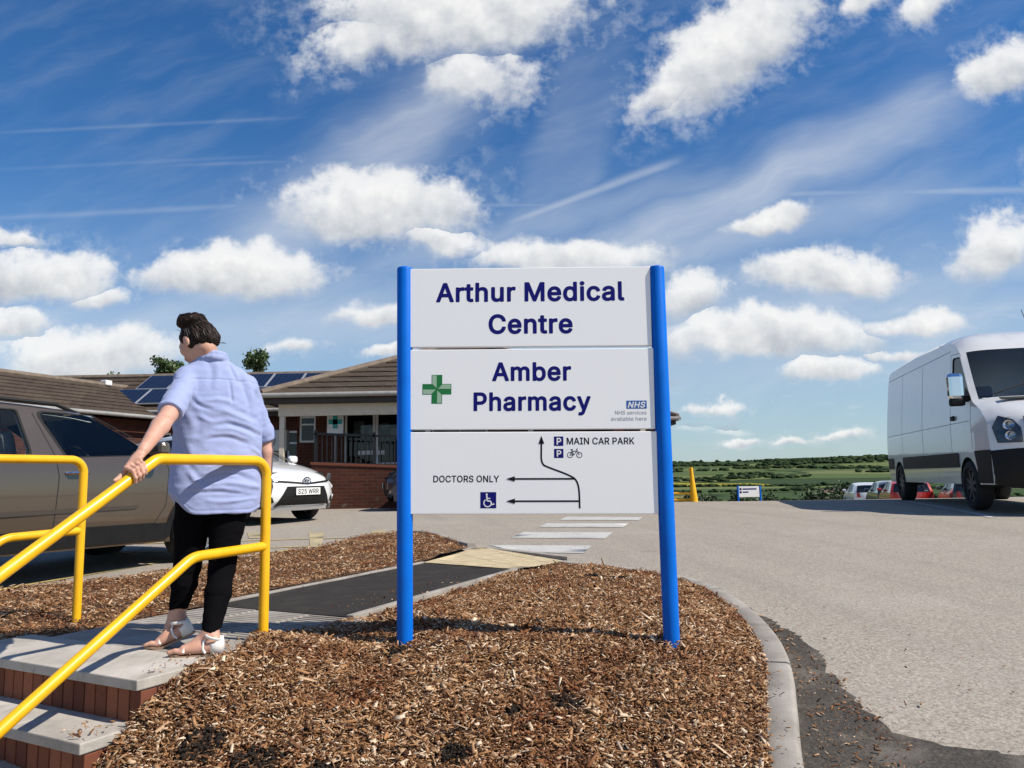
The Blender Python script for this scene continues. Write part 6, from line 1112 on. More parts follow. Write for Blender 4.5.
def hatchback(name, loc, rz, col, label, cat='car', group=None, detail=False, plate=None, L=3.95, H=1.50, rim=None, coat=1.0, metal=0.0):
    root = empty(name, loc, rz, label, cat, group); k = L/3.95; car = Car(hatch_path(L, H), W_hatch, [(.66*k, .30), (3.14*k, .30)], .30, .345, .20, k=4, snum=13)
    ht = H-.12; wf = rounded([(1.78*k, .99), (2.72*k, 1.01), (2.62*k, 1.06), (1.98*k, ht-.01), (1.66*k, ht+.02)], [.05, .03, .03, .05, .04]); wr = rounded([(.82*k, 1.02), (1.68*k, .99), (1.58*k, ht+.02), (.86*k, ht-.01)], [.08, .05, .04, .06])
    m = paint(name+'_paint', col, .25, metal, coat=coat); hs = [dense(q, .09) for q in (wf, wr)]; shell(car, root, m, {'w': 'windscreen', 'rw': 'rear_window'}, hs, hs)
    for sg in (1, -1):
        for q in (wf, wr):
            c = np.mean(q, 0); m_ = MB(); car.patch(m_, sg, [tuple(c+(np.array(v)-c)*1.015) for v in q], -.008, .2); m_.build('side_window', M_glass, root, smooth=True)
            fr = MB(); V, T = fill(dense([tuple(c+(np.array(v)-c)*1.06) for v in q], .08), [dense(q, .08)], .3); fr.add(np.c_[V[:, 0], [sg*(float(W_hatch(a, b))+.002) for a, b in V], V[:, 1]], [tuple(int(i) for i in f) for f in T]); fr.build('window_seal', M_plastic, root)
        for pts in ([(1.70*k, ht), (1.76*k, .95), (1.74*k, .3)], [(2.75*k, 1.0), (2.76*k, .85), (2.62*k, .3)]): m_ = MB(); seam(car, m_, sg, pts); m_.build('door_seam', M_seam, root)
        mr = empty('wing_mirror', (2.60*k, sg*.83, 1.02)); mr.parent = root; m_ = MB(); m_.box((0, sg*.11, .04), (.11, .19, .13)); m_.build('mirror_cover', m, mr, bevel=.04)
        m_ = MB(); m_.box((2.0*k, sg*(float(W_hatch(2*k, .86))+.012), .86), (.18, .03, .035)); m_.build('door_handle', m, root, bevel=.01)
        for wx in (.66*k, 3.14*k): make_wheel(root, wx, sg*.735, .30, .30, .19, rim or M_rim)
    arches(car, root); underbody(car, root, .3, L-.35, .30, .66); seats(root, (1.65*k, .9*k), .52, .56, .46)
    m_ = MB(); m_.box((2.62*k, 0, .88), (.5, 1.3, .2)); m_.build('dashboard', M_plastic, root, bevel=.05); m_ = MB(); m_.box((3.2*k, 0, .6), (1.0, 1.2, .42)); m_.build('floor', M_under, root)
    FR = (0, 22); n = len(car.P); RR = (n-22, n)
    m_ = MB(); car.fpatch(m_, [(-.50, .29), (.50, .29), (.60, .26), (.40, .585), (-.40, .585), (-.60, .26)], FR, .006); m_.build('grille', M_plastic, root)
    m_ = MB(); car.fpatch(m_, [(-.56, .655), (-.06, .615), (.06, .615), (.56, .655), (.56, .685), (.06, .645), (-.06, .645), (-.56, .685)], FR, .006); m_.build('upper_grille', M_plastic, root)
    m_ = MB(); car.fpatch(m_, [(-.60, .205), (.60, .205), (.52, .262), (-.52, .262)], FR, .012); m_.build('bumper_lip', m, root)
    for sg in (1, -1):
        hl = MB(); car.fpatch(hl, [(sg*.50, .655), (sg*.72, .70), (sg*.745, .80), (sg*.66, .79), (sg*.56, .73)], FR, .005); h_ = hl.build('headlight', M_lampin, root); m_ = MB(); car.fpatch(m_, [(sg*.51, .66), (sg*.71, .71), (sg*.735, .79), (sg*.66, .78), (sg*.57, .72)], FR, .012); m_.build('lens', M_lens, h_)
        m_ = MB(); car.fpatch(m_, [(sg*.60, .34), (sg*.70, .30), (sg*.72, .44), (sg*.63, .42)], FR, .007); m_.build('fog_lamp_recess', M_plastic, root)
        m_ = MB(); car.fpatch(m_, [(sg*.52, .72), (sg*.72, .72), (sg*.70, .98), (sg*.60, .98)], RR, .010); m_.build('tail_light', M_redlens, root)
    if not group: m_ = MB(); m_.box((-.03, 0, .80), (.02, .52, .11)); m_.build('rear_plate', M_plate_y, root)
    fx = car.front_pt(0, .50, .010, FR)[0]; pl = empty('number_plate', (fx+.006, 0, .505)); pl.parent = root; m_ = MB(); m_.box((0, 0, 0), (.012, .52, .112)); m_.build('plate', M_plate_w, pl)
    if plate:
        o = text('characters', plate, -.225, .225, -.038, .038, -.0075, M_black, pl, 'medium'); o.rotation_euler = (0, 0, PI/2)
        em = MB(); ex = car.front_pt(0, .665, .012, FR)[0]
        for rx_, rz_, cz_ in ((.085, .058, 0), (.030, .055, 0), (.062, .026, .026)):
            ring = [(ex+.004, rx_*math.cos(a), .668+cz_+rz_*math.sin(a)) for a in np.linspace(0, 2*PI, 29)]; em.tube(ring, .008, 6, cap=False)
        em.build('emblem', M_chrome, root, smooth=True)
    return root
def at_front(mid_axle, fwd, L=3.95):
    f = Vector((*fwd, 0)).normalized(); return tuple(Vector((*mid_axle, 0))-f*(3.14*L/3.95)), math.atan2(f.y, f.x)
l_, rz_ = at_front((-4.03, 12.95), (.86, -.51)); hatchback('white_car', (l_[0], l_[1], .15), rz_, (.80, .80, .79), 'white hatchback facing the road behind the woman, its front plate in view', plate='S25 WRR')
hatchback('dark_car', (-2.66, 16.05, .19), PI, (.012, .018, .035), 'dark blue car mostly hidden behind the left blue sign post, by the ramp wall').location = (1.30, 16.05, .19)
GR = 'cars parked below the crest'
def lower(x, y, rz, col, label, **k): return hatchback(k.pop('nm', 'parked_car'), (x, y, float(Gz(x, y))), rz, col, label, group=GR, **k)
lower(19.3, 42.0, R(76), (.72, .73, .74), 'small white car below the crest, leftmost of the parked cars', nm='pale_car')
lower(18.0, 36.5, R(74), (.05, .065, .075), 'dark grey car below the crest, next to the white one', nm='grey_car', metal=.4)
lower(16.9, 33.0, R(72), (.52, .035, .025), 'red car below the crest, beside the rear wheel of the van', nm='red_car')
lower(17.9, 30.0, R(70), (.03, .03, .033), 'dark car glimpsed underneath the van', nm='grey_car')

# ---- white high roofed van
def W_van(x, z):
    z = np.asarray(z, float); w = .985-.012*((z-.9)/.6)**2*(z < 1.3)-.006*(z >= 1.3)-.095*np.clip(z-1.3, 0, 2)**1.15; x = np.asarray(x, float)
    return np.maximum(w-.07*np.clip((x-4.6)/1.3, 0, 1)**2, .2)
p_van = [(5.78, .26, .16, 3, 't'), (5.88, .42, .24, 3, 't'), (5.92, .66, .27, 3, 't'), (5.90, .86, .28, 3, 'b'), (5.86, 1.12, .28, 3, 'b'), (5.74, 1.36, .22, 3.2, 'b'), (5.42, 1.52, .11, 4, 'b'), (5.10, 1.62, .07, 5, 'w'), (4.52, 2.36, .06, 5, 'f'), (4.36, 2.52, .10, 5, 'f'), (4.08, 2.66, .13, 5, 'f'), (3.6, 2.72, .14, 5, 'roof'), (2.2, 2.755, .14, 5, 'roof'), (.9, 2.74, .14, 5, 'roof'), (.20, 2.70, .14, 5, 'roof'), (.05, 2.60, .14, 4, 'b'), (.0, 2.3, .12, 4, 'b'), (-.02, 1.2, .10, 5, 'b'), (-.02, .60, .10, 5, 'b'), (.02, .44, .10, 5, 'b'), (.08, .36, .08, 5, 'b')]
VX = .625; VK = 1.075
def van_warp(q): z = q[2] if q[2] < 1.3 else 1.3+(q[2]-1.3)*VK; return (q[0]+VX*min(1, max(0, (q[0]-1.5)/2.3)), q[1], z*1.02+.055)   # long wheelbase, high roof
vd = Vector((-.236, -.972, 0)).normalized(); vn = Vector((-vd.y, vd.x, 0))
van = Car(p_van, W_van, [(1.02, .345), (4.72, .345)], .345, .41, .34, k=5, snum=17)
vfw = Vector((7.19, 12.15, 0)); vloc = vfw-vd*(4.72+VX)+vn*.93
VN = empty('white_van', (vloc.x, vloc.y, .185), math.atan2(vd.y, vd.x), 'white high roofed panel van with black lower trim parked at the crest', 'van')
M_vwhite = paint('van_white_paint', (.68, .68, .67), .26, coat=1.0, dirt=.20); wv_ = rounded([(4.12, 1.60), (4.92, 1.60), (4.94, 1.66), (4.46, 2.26), (4.12, 2.28)], [.04, .03, .03, .07, .05])
hv = [dense(wv_, .08)]; shell(van, VN, M_vwhite, {'w': 'windscreen'}, hv, hv, M_plastic, ('t',), gs=.90)
for sg in (1, -1):
    c = np.mean(wv_, 0); m_ = MB(); van.patch(m_, sg, [tuple(c+(np.array(v)-c)*1.015) for v in wv_], -.01, .2); m_.build('side_window', M_glass, VN, smooth=True)
    fr = MB(); V, T = fill(dense([tuple(c+(np.array(v)-c)*1.05) for v in wv_], .08), [dense(wv_, .08)], .3); fr.add(np.c_[V[:, 0], [sg*(float(W_van(a, b))+.002) for a, b in V], V[:, 1]], [tuple(int(i) for i in f) for f in T]); fr.build('window_seal', M_plastic, VN)
    m_ = MB(); van.patch(m_, sg, [(1.40, .60), (4.34, .60), (4.34, .83), (1.40, .83)], .014, .12); van.patch(m_, sg, [(.14, .60), (.58, .60), (.58, .83), (.14, .83)], .014, .12); m_.build('side_moulding', M_plastic, VN)
    m_ = MB(); van.patch(m_, sg, [(5.10, .36), (5.62, .36), (5.64, .84), (5.06, .84), (5.13, .60)], .010, .1); m_.build('bumper_side', M_plastic, VN)
    for pts in ([(4.02, 2.36), (4.00, .62)], [(4.02, 2.36), (4.46, 2.33), (4.56, 2.27)], [(5.00, 1.60), (4.98, 1.2), (5.0, .86)], [(2.62, 2.42), (2.62, .62)], [(2.62, 2.42), (4.0, 2.42)], [(.16, 1.30), (4.9, 1.30)], [(.16, 2.42), (2.6, 2.42)], [(1.40, 2.42), (1.40, .9)]): m_ = MB(); seam(van, m_, sg, pts, .010); m_.build('panel_seam', bpy.data.materials.get('van_seam') or mat('van_seam', (.34, .34, .34), .7), VN)
    m_ = MB(); y = float(W_van(4.2, 1.36)); m_.box((4.18, sg*(y+.015), 1.38), (.16, .04, .07)); m_.build('door_handle', M_plastic, VN, bevel=.015)
    mr = empty('wing_mirror', (4.86, sg*.955, 1.60)); mr.parent = VN; m_ = MB(); m_.box((.02, sg*.16, .22), (.13, .24, .42)); m_.build('mirror_cover', M_chrome, mr, bevel=.06); m_ = MB(); m_.box((.02, sg*.03, .02), (.09, .16, .10)); m_.box((.02, sg*.15, -.03), (.12, .22, .12)); m_.build('mirror_arm', M_plastic, mr, bevel=.03)
    m_ = MB(); van.patch(m_, sg, [(4.70, 1.585), (5.04, 1.585), (4.98, 1.66), (4.78, 1.80)], .004, .1); m_.build('mirror_base', M_plastic, VN)
    FRV = (0, 32); hl = MB(); van.fpatch(hl, [(sg*.58, .93), (sg*.86, .93), (sg*.90, 1.16), (sg*.82, 1.32), (sg*.66, 1.26), (sg*.58, 1.14)], FRV, .006); h_ = hl.build('headlight', mat('dark_lamp_housing', (.05, .05, .055), .3) if sg > 0 else bpy.data.materials['dark_lamp_housing'], VN)
    for zz, r_ in ((1.18, .078), (1.03, .07)):
        p = van.front_pt(sg*.72, zz, .02, FRV); m_ = MB(); m_.lathe([(r_, 0), (r_*.9, .018), (r_*.6, .006), (.001, -.01)], (0, 0, 0), 'Z', 24); q = m_.build('reflector', M_lampin, h_, smooth=True); q.location = p; q.rotation_euler = (0, R(80), R(12*sg))
    m_ = MB(); van.fpatch(m_, [(sg*.59, .94), (sg*.85, .94), (sg*.89, 1.16), (sg*.82, 1.31), (sg*.66, 1.25), (sg*.59, 1.14)], FRV, .035); m_.build('lens', M_lens, h_)
    for wx in (1.02, 4.72): make_wheel(VN, wx, sg*.865, .345, .345, .235, M_steelrim, 8, True)
    m_ = MB(); m_.box((-.03, sg*.88, 1.1), (.05, .12, .5)); m_.build('tail_light', M_redlens, VN, bevel=.02)
m_ = MB(); van.fpatch(m_, [(-.53, 1.0), (.53, 1.0), (.53, 1.30), (-.53, 1.30)], FRV, .006); van.fpatch(m_, [(-.60, .46), (.60, .46), (.60, .66), (-.60, .66)], FRV, .008); m_.build('grille', M_seam, VN)
for sg in (1, -1): m_ = MB(); m_.box((5.33, sg*.42, 1.575), (.10, .46, .012), M=Matrix.Rotation(.33, 3, 'Y')); m_.build('bonnet_vent', M_seam, VN)
m_ = MB(); m_.tube([(5.05, -.62, 1.67), (4.93, -.05, 1.84)], .010, 6); m_.tube([(5.05, .10, 1.67), (4.93, .66, 1.84)], .010, 6); m_.build('wiper', M_plastic, VN)
m_ = MB(); m_.tube([(3.95, .35, 2.68), (3.72, .35, 3.06)], .006, 6); m_.box((3.98, .35, 2.69), (.10, .05, .04)); m_.build('aerial', M_plastic, VN)
arches(van, VN); underbody(van, VN, .25, 5.6, .46, .75); seats(VN, (4.0,), 1.02, .66, .52)
m_ = MB(); m_.box((4.85, 0, 1.48), (.55, 1.7, .26)); m_.build('dashboard', M_trim, VN, bevel=.06); m_ = MB(); m_.box((3.45, 0, 1.6), (.04, 1.7, 2.0)); m_.box((3.4, 0, .62), (3.9, 1.7, .06)); m_.box((5.3, 0, .95), (.8, 1.5, .7)); m_.build('bulkhead', mat('grey_bulkhead', (.6, .6, .58), .8), VN)
m_ = MB(); m_.box((4.90, .50, 1.625), (.16, .24, .02)); m_.build('dashboard_paper', M_paper, VN)
for o in VN.children:
    if o.type == 'MESH':
        if o.location.length < 1e-6:
            for v in o.data.vertices: v.co = van_warp(v.co)
            for ch in o.children:
                if ch.location.length > 1e-6: ch.location = van_warp(ch.location)
                else:
                    for v in ch.data.vertices: v.co = van_warp(v.co)
    else:
        o.location = van_warp(o.location)
        if o.name.startswith('wheel'): o.scale = (1.12, 1, 1.12); o.location.z = .345*1.12
# ------------------------------------------------------------------ the woman at the handrail: bodies as continuous surfaces from distance fields
class Field:
    def __init__(s, lo, hi, h):
        s.lo = np.array(lo, np.float32); s.h = h; s.n = np.ceil((np.array(hi)-s.lo)/h).astype(int)+1; s.F = np.full(s.n, .05, np.float32)
    def block(s, lo, hi):
        a = np.clip(np.floor((np.array(lo)-s.lo)/s.h).astype(int), 0, s.n); b = np.clip(np.ceil((np.array(hi)-s.lo)/s.h).astype(int)+1, 0, s.n); sl = tuple(slice(i, j) for i, j in zip(a, b))
        ax = [(s.lo[k]+s.h*np.arange(a[k], b[k])).astype(np.float32) for k in range(3)]; return sl, np.meshgrid(*ax, indexing='ij', sparse=True)
    def union(s, fn, lo, hi, k=.01):
        pad = .05; sl, (x, y, z) = s.block(np.array(lo)-pad, np.array(hi)+pad)
        if 0 in s.F[sl].shape: return
        d = np.minimum(fn(x, y, z), .05); a = s.F[sl]
        if k > 0: h = np.clip(.5+.5*(a-d)/k, 0, 1); s.F[sl] = a*(1-h)+d*h-k*h*(1-h)
        else: s.F[sl] = np.minimum(a, d)
    def cap(s, a, b, r0, r1=None, k=.01):
        r1 = r0 if r1 is None else r1; a = np.array(a, np.float32); b = np.array(b, np.float32); ab = b-a; L = float(ab@ab); m = max(r0, r1)
        def f(x, y, z):
            t = np.clip(((x-a[0])*ab[0]+(y-a[1])*ab[1]+(z-a[2])*ab[2])/max(L, 1e-9), 0, 1); return np.sqrt((x-a[0]-t*ab[0])**2+(y-a[1]-t*ab[1])**2+(z-a[2]-t*ab[2])**2)-(r0+(r1-r0)*t)
        s.union(f, np.minimum(a, b)-m, np.maximum(a, b)+m, k)
    def chain(s, pts, rs, k=.01):
        for i in range(len(pts)-1): s.cap(pts[i], pts[i+1], rs[i], rs[i+1], k)
    def ell(s, c, r, ax=None, k=.01):
        c = np.array(c, np.float32); r = np.array(r, float); A = np.eye(3) if ax is None else np.array(ax, float); m = r.max()
        def f(x, y, z):
            X, Y, Z = x-c[0], y-c[1], z-c[2]; q = [A[i][0]*X+A[i][1]*Y+A[i][2]*Z for i in range(3)]; return (np.sqrt(sum((q[i]/r[i])**2 for i in range(3)))-1)*r.min()
        s.union(f, c-m, c+m, k)
    def cut(s, fn, lo, hi, soft=0):
        sl, (x, y, z) = s.block(lo, hi); s.F[sl] = np.maximum(s.F[sl], fn(x, y, z))
    def mesh(s, name):
        F = s.F; B = (F < 0).astype(np.uint8); n = np.array(F.shape)-1
        c = sum(B[i:i+n[0], j:j+n[1], k:k+n[2]] for i in (0, 1) for j in (0, 1) for k in (0, 1)); I = np.argwhere((c > 0) & (c < 8))
        idx = np.full(tuple(n), -1, np.int32); idx[tuple(I.T)] = np.arange(len(I)); V = np.zeros((len(I), 3)); cnt = np.zeros(len(I)); cs = [(i, j, k) for i in (0, 1) for j in (0, 1) for k in (0, 1)]
        val = {q: F[tuple((I+np.array(q)).T)] for q in cs}
        for a in cs:
            for ax in range(3):
                if a[ax] == 0:
                    b = list(a); b[ax] = 1; b = tuple(b); va, vb = val[a], val[b]; m = (va < 0) != (vb < 0); t = va[m]/(va[m]-vb[m]); p = np.tile(np.array(a, float), (m.sum(), 1)); p[:, ax] += t; V[m] += p; cnt[m] += 1
        V = s.lo+s.h*(I+V/cnt[:, None]); Q = []
        for ax in range(3):
            sl0 = [slice(1, None)]*3; sl0[ax] = slice(0, None); o1, o2 = [(1, 2), (2, 0), (0, 1)][ax]
            A = B; d = np.diff(A.astype(np.int8), axis=ax); E = np.argwhere(d != 0); E = E[(E[:, o1] > 0) & (E[:, o2] > 0) & (E[:, o1] < n[o1]) & (E[:, o2] < n[o2])]; sg = d[tuple(E.T)]
            q = []
            for u, v in ((1, 1), (0, 1), (0, 0), (1, 0)): e = E.copy(); e[:, o1] -= u; e[:, o2] -= v; q.append(idx[tuple(e.T)])
            q = np.stack(q, 1); fl = sg > 0; q[fl] = q[fl][:, ::-1]; Q.append(q)
        Q = np.vstack(Q); Q = Q[(Q >= 0).all(1)]; return V, Q
def smooth_verts(V, Q, it=2, f=.5):
    n = len(V)
    for _ in range(it):
        S_ = np.zeros((n, 3)); c = np.zeros(n)
        for a, b in ((0, 1), (1, 2), (2, 3), (3, 0)):
            for i, j in ((Q[:, a], Q[:, b]), (Q[:, b], Q[:, a])):
                for k in range(3): S_[:, k] += np.bincount(i, V[j, k], n)
                c += np.bincount(i, minlength=n)
        V = V*(1-f)+f*S_/np.maximum(c, 1)[:, None]
    return V
def vert_normals(V, Q):
    d = np.cross(V[Q[:, 2]]-V[Q[:, 0]], V[Q[:, 3]]-V[Q[:, 1]]); N = np.zeros_like(V)
    for a in range(4):
        for k in range(3): N[:, k] += np.bincount(Q[:, a], d[:, k], len(V))
    return N/np.maximum(np.linalg.norm(N, axis=1), 1e-9)[:, None]
PW = empty('person', (-1.56, 3.92, 0), 0, 'woman in a blue shirt, black leggings and white sandals, one hand on the yellow handrail', 'person')
PO = np.array([-1.56, 3.92, 0.0])
def skin_obj(name, V, Q, m, parent=PW):
    return mobj(name, fast_mesh(name, V-PO, Q), m, parent, smooth=True, sharp=0)
A_ = np.array
wv = A_([.85, .53, 0]); wv = wv/np.linalg.norm(wv); fv = A_([-wv[1], wv[0], 0])       # her right, her front
pel, wst, chs, nkb = A_([-1.552, 4.015, .80]), A_([-1.557, 4.035, 1.02]), A_([-1.566, 4.045, 1.25]), A_([-1.592, 4.03, 1.435])
shL, shR = A_([-1.672, 3.937, 1.342]), A_([-1.440, 4.110, 1.325])
elL, wrL = A_([-1.655, 3.690, 1.135]), A_([-1.655, 3.447, .953])
elR, wrR = A_([-1.358, 4.215, 1.045]), A_([-1.340, 4.215, .855])
hipL, hipR = pel-wv*.085+A_([0, 0, -.01]), pel+wv*.085+A_([0, 0, -.01])
knL, anL, heL, baL = A_([-1.662, 3.985, .392]), A_([-1.706, 3.985, .158]), A_([-1.648, 3.955, .082]), A_([-1.765, 3.930, .030])
knR, anR, heR, baR = A_([-1.474, 3.945, .376]), A_([-1.452, 3.768, .092]), A_([-1.412, 3.748, .036]), A_([-1.560, 3.738, .030])
# rail frame for the hand
e1 = A_([.39, .73, .56]); e1 = e1/np.linalg.norm(e1); es = A_([.883, -.47, 0]); en = np.cross(es, e1); en = en if en[2] > 0 else -en; en /= np.linalg.norm(en)
rc0, rc1 = A_([-1.626, 3.456, .892]), A_([-1.783, 3.161, .667])
def rail_pt(f, phi, rho): return rc0+(rc1-rc0)*f+rho*(math.cos(R(phi))*en+math.sin(R(phi))*es)
B = Field((-1.86, 3.33, -.01), (-1.25, 4.32, 1.72), .0036)
# head
hc = A_([-1.656, 4.000, 1.545]); hd = A_([-.74, .40, -.54]); hd /= np.linalg.norm(hd); hl = np.cross(A_([0, 0, 1]), hd); hl /= np.linalg.norm(hl); hu = np.cross(hd, hl)
H = lambda f, l, u: hc+hd*f+hl*l+hu*u
B.ell(H(-.005, 0, .012), (.096, .076, .096), (hd, hl, hu), 0); B.ell(H(.035, 0, -.045), (.062, .058, .070), (hd, hl, hu), .03); B.cap(H(.045, 0, -.085), H(.072, 0, -.092), .030, .020, .025)
B.cap(H(.088, 0, .01), H(.110, 0, -.030), .010, .014, .012); B.cap(H(.082, -.03, .022), H(.082, .03, .022), .014, .014, .02); B.cap(H(.090, -.018, -.062), H(.090, .018, -.062), .009, .009, .008)
for sg in (1, -1):
    B.ell(H(-.004, sg*.079, -.012), (.020, .009, .032), (hd, hl, hu), .006); B.ell(H(.062, sg*.045, -.018), (.022, .02, .02), (hd, hl, hu), .02)
B.cap(nkb+A_([0, 0, -.02]), H(-.035, 0, -.065), .056, .052, .02)
# trunk, kept under the shirt
B.cap(nkb-A_([0, 0, .02]), shL, .05, .048, .03); B.cap(nkb-A_([0, 0, .02]), shR, .05, .048, .03)
for c, a, b in ((chs, .155, .095), (A_(wst), .14, .09), (pel+A_([0, 0, .02]), .165, .11)): B.ell(c, (a, b, .17), (wv, fv, (0, 0, 1)), .05)
# arms
B.chain([shL, elL], [.050, .040], .02); B.chain([elL, elL*.65+wrL*.35, wrL], [.041, .042, .0255], .012); B.chain([shR, elR], [.048, .038], .02); B.chain([elR, elR*.6+wrR*.4, wrR], [.038, .038, .025], .012)
# left hand round the rail
fing = [(.250, 0, .0088), (.198, 4, .0090), (.146, 2, .0086), (.100, -8, .0076)]
for i, (f, dphi, r) in enumerate(fing):
    k0 = rail_pt(f-.015, -24, .047); k1 = rail_pt(f+.005, 40, .0415); k2 = rail_pt(f+.03, 88+dphi, .0365); k3 = rail_pt(f+.045, 122+dphi, .0345)
    B.cap(wrL*.72+k0*.28, k0, .0165, .0115, .010); B.chain([k0, k1, k2, k3], [r*1.12, r*1.05, r*.95, r*.82], .0035)
B.ell(wrL*.45+rail_pt(.16, -15, .047)*.55, (.030, .034, .015), (e1, es, en), .012)
t0 = wrL*.55+rail_pt(.25, -30, .05)*.45; B.chain([t0, rail_pt(.27, -62, .045), rail_pt(.345, -64, .040), rail_pt(.40, -52, .037)], [.0155, .0125, .0105, .0085], .006)
# right hand hanging, slightly curled
hd_ = A_([.16, .12, -1.0]); hd_ /= np.linalg.norm(hd_); ha = wv*.45+fv*.9; ha -= hd_*(ha@hd_); ha /= np.linalg.norm(ha); hn = np.cross(hd_, ha); hn = hn if hn@wv < 0 else -hn
for i, (o, L_) in enumerate(((-.030, .070), (-.010, .078), (.010, .074), (.029, .058))):
    k0 = wrR+hd_*.082+ha*o; a1 = k0+hd_*L_*.50+hn*.010; a2 = a1+hd_*L_*.28+hn*.020; a3 = a2+hd_*L_*.12+hn*.022
    B.cap(wrR+ha*o*.4, k0, .0165, .0110, .010); B.chain([k0, a1, a2, a3], [.0098, .009, .0082, .0072], .0035)
B.chain([wrR+hd_*.02+ha*.022, wrR+hd_*.055+ha*.045+hn*.01, wrR+hd_*.085+ha*.047+hn*.018], [.014, .0115, .009], .006)
# legs and feet
B.chain([hipL, knL], [.082, .055], .03); B.chain([knL, knL*.6+anL*.4, anL], [.053, .052, .034], .02); B.chain([hipR, knR], [.082, .055], .03); B.chain([knR, knR*.6+anR*.4, anR], [.053, .050, .034], .02)
def foot(an, he, ba, side, lift):
    d = ba-he; L_ = np.linalg.norm(d); d = d/L_; up = A_([0, 0, 1])-d*d[2]; up /= np.linalg.norm(up); lat = np.cross(up, d)*side
    B.cap(an, he+up*.004, .034, .027, .018); B.cap(an+d*.01, ba-d*.03+up*.012, .030, .020, .022); B.cap(he+d*.02, ba, .026, .021, .02); B.cap(he+d*.02-lat*.008, ba-lat*.024, .022, .018, .02); B.cap(he+d*.03+lat*.006, ba+lat*.020, .022, .018, .02)
    td = A_([d[0], d[1], 0]); td /= np.linalg.norm(td); tips = []
    for j, (o, ln, r) in enumerate(((.026, .062, .0115), (.011, .060, .0085), (-.002, .054, .008), (-.015, .047, .0076), (-.027, .039, .0070))):
        a = ba+lat*o+d*.005-up*.008; b = ba+lat*o*1.12+d*.02*0+td*ln; b[2] = .012+r*.95; m = (a+b)/2+A_([0, 0, .006]); B.chain([a, m, b], [r*1.25, r, r*.92], .005); tips.append(b)
    return d, up, lat, td
FL = foot(anL, heL, baL, 1, True); FRt = foot(anR, heR, baR, 1, False)
B.cut(lambda x, y, z: .0115-z+0*x+0*y, (-1.9, 3.6, -.02), (-1.25, 4.1, .03))
V, Q = B.mesh('body'); V = smooth_verts(V, Q, 1, .4)
def f_skin(g, t, b, vec):
    n = g.noise(vec, 22, 5, .6); c = g.ramp(n, [(.3, (.50, .265, .185)), (.7, (.62, .36, .265))]); t.links.new(c, b.inputs['Base Color']); b.inputs['Subsurface Weight'].default_value = .06; b.inputs['Subsurface Radius'].default_value = (.012, .004, .002); bump_in(g, t, b, g.noise(vec, 260, 3), .10, .002)
M_skin = mat('skin', (.56, .31, .22), .5, spec=.4, fn=f_skin); skin_obj('body', V, Q, M_skin)
M_hair = None
def f_hair(g, t, b, vec):
    q = g.map(vec, rot=(.3, .6, .2), scale=(1, 1, .14)); n = g.noise(q, 130, 5, .7); c = g.ramp(n, [(.35, (.004, .0028, .0024)), (.75, (.032, .015, .010))]); t.links.new(c, b.inputs['Base Color']); bump_in(g, t, b, n, .9, .004)
M_hair = mat('dark_brown_hair', (.02, .012, .008), .62, spec=.22, fn=f_hair)
HF = Field((-1.82, 3.86, 1.42), (-1.48, 4.18, 1.74), .0036)
HF.ell(H(-.012, 0, .014), (.100, .083, .098), (hd, hl, hu), 0); HF.ell(H(-.075, -.012, -.030), (.038, .056, .050), (hd, hl, hu), .03)
fp = hd*.80-hu*.45; fp = fp/np.linalg.norm(fp); q0 = H(.010, 0, -.01)
HF.cut(lambda x, y, z: ((x-q0[0])*fp[0]+(y-q0[1])*fp[1]+(z-q0[2])*fp[2])-.012, (-2, 3, 1), (0, 5, 2))
q1 = H(-.03, 0, -.078); HF.cut(lambda x, y, z: -((x-q1[0])*hu[0]+(y-q1[1])*hu[1]+(z-q1[2])*hu[2])+0*x, (-2, 3, 1), (0, 5, 2))
bun = A_([-1.682, 3.98, 1.650]); HF.ell(bun, (.073, .060, .042), ((.95, .2, .22), (-.2, .98, 0), (-.22, 0, .97)), .012)
for a in range(5): an_ = a*1.26; HF.cap(bun+A_([.045*math.cos(an_), .04*math.sin(an_), .008]), bun+A_([.045*math.cos(an_+1.2), .04*math.sin(an_+1.2), .018]), .022, .016, .008)
V, Q = HF.mesh('hair'); N = vert_normals(V, Q); st = vnoise(V@np.array([hd, hl, hu]).T*np.array([1, 3.5, 1]), 42)*.0048+vnoise(V, 30)*.002; V = V+N*st[:, None]; hair = skin_obj('hair', V, Q, M_hair)
hv_ = V.copy(); hn_ = vert_normals(V, Q); sb = MB(); rs2 = np.random.default_rng(21)
for i in rs2.choice(len(hv_), 620, replace=False):
    p, n0 = hv_[i], hn_[i]; tgt = bun-p; L0 = np.linalg.norm(tgt)
    if L0 < .06: tgt = np.cross(n0, tgt)+.3*tgt
    t_ = tgt-n0*(tgt@n0); t_ = t_/max(np.linalg.norm(t_), 1e-6)+rs2.normal(0, .10, 3); ln = rs2.uniform(.02, .055); pts = []
    for f in (-.5, -.17, .17, .5):
        c = p+t_*ln*f; j = ((hv_-c)**2).sum(1).argmin(); pts.append(c+hn_[j]*(((hv_[j]-c)@hn_[j])+.0012)-PO)
    sb.tube(pts, [.0008, .0016, .0015, .0006], 4)
def f_strand(g, t, b, vec):
    geo = t.nodes.new('ShaderNodeNewGeometry'); t.links.new(g.ramp(geo.outputs['Random Per Island'], [(0, (.003, .002, .002)), (.6, (.016, .009, .007)), (1, (.070, .034, .021))]), b.inputs['Base Color'])
sb.build('hair_strands', mat('hair_strand', (.02, .01, .008), .5, spec=.3, fn=f_strand), hair, smooth=True)
mb = MB(); rs = random.Random(9)
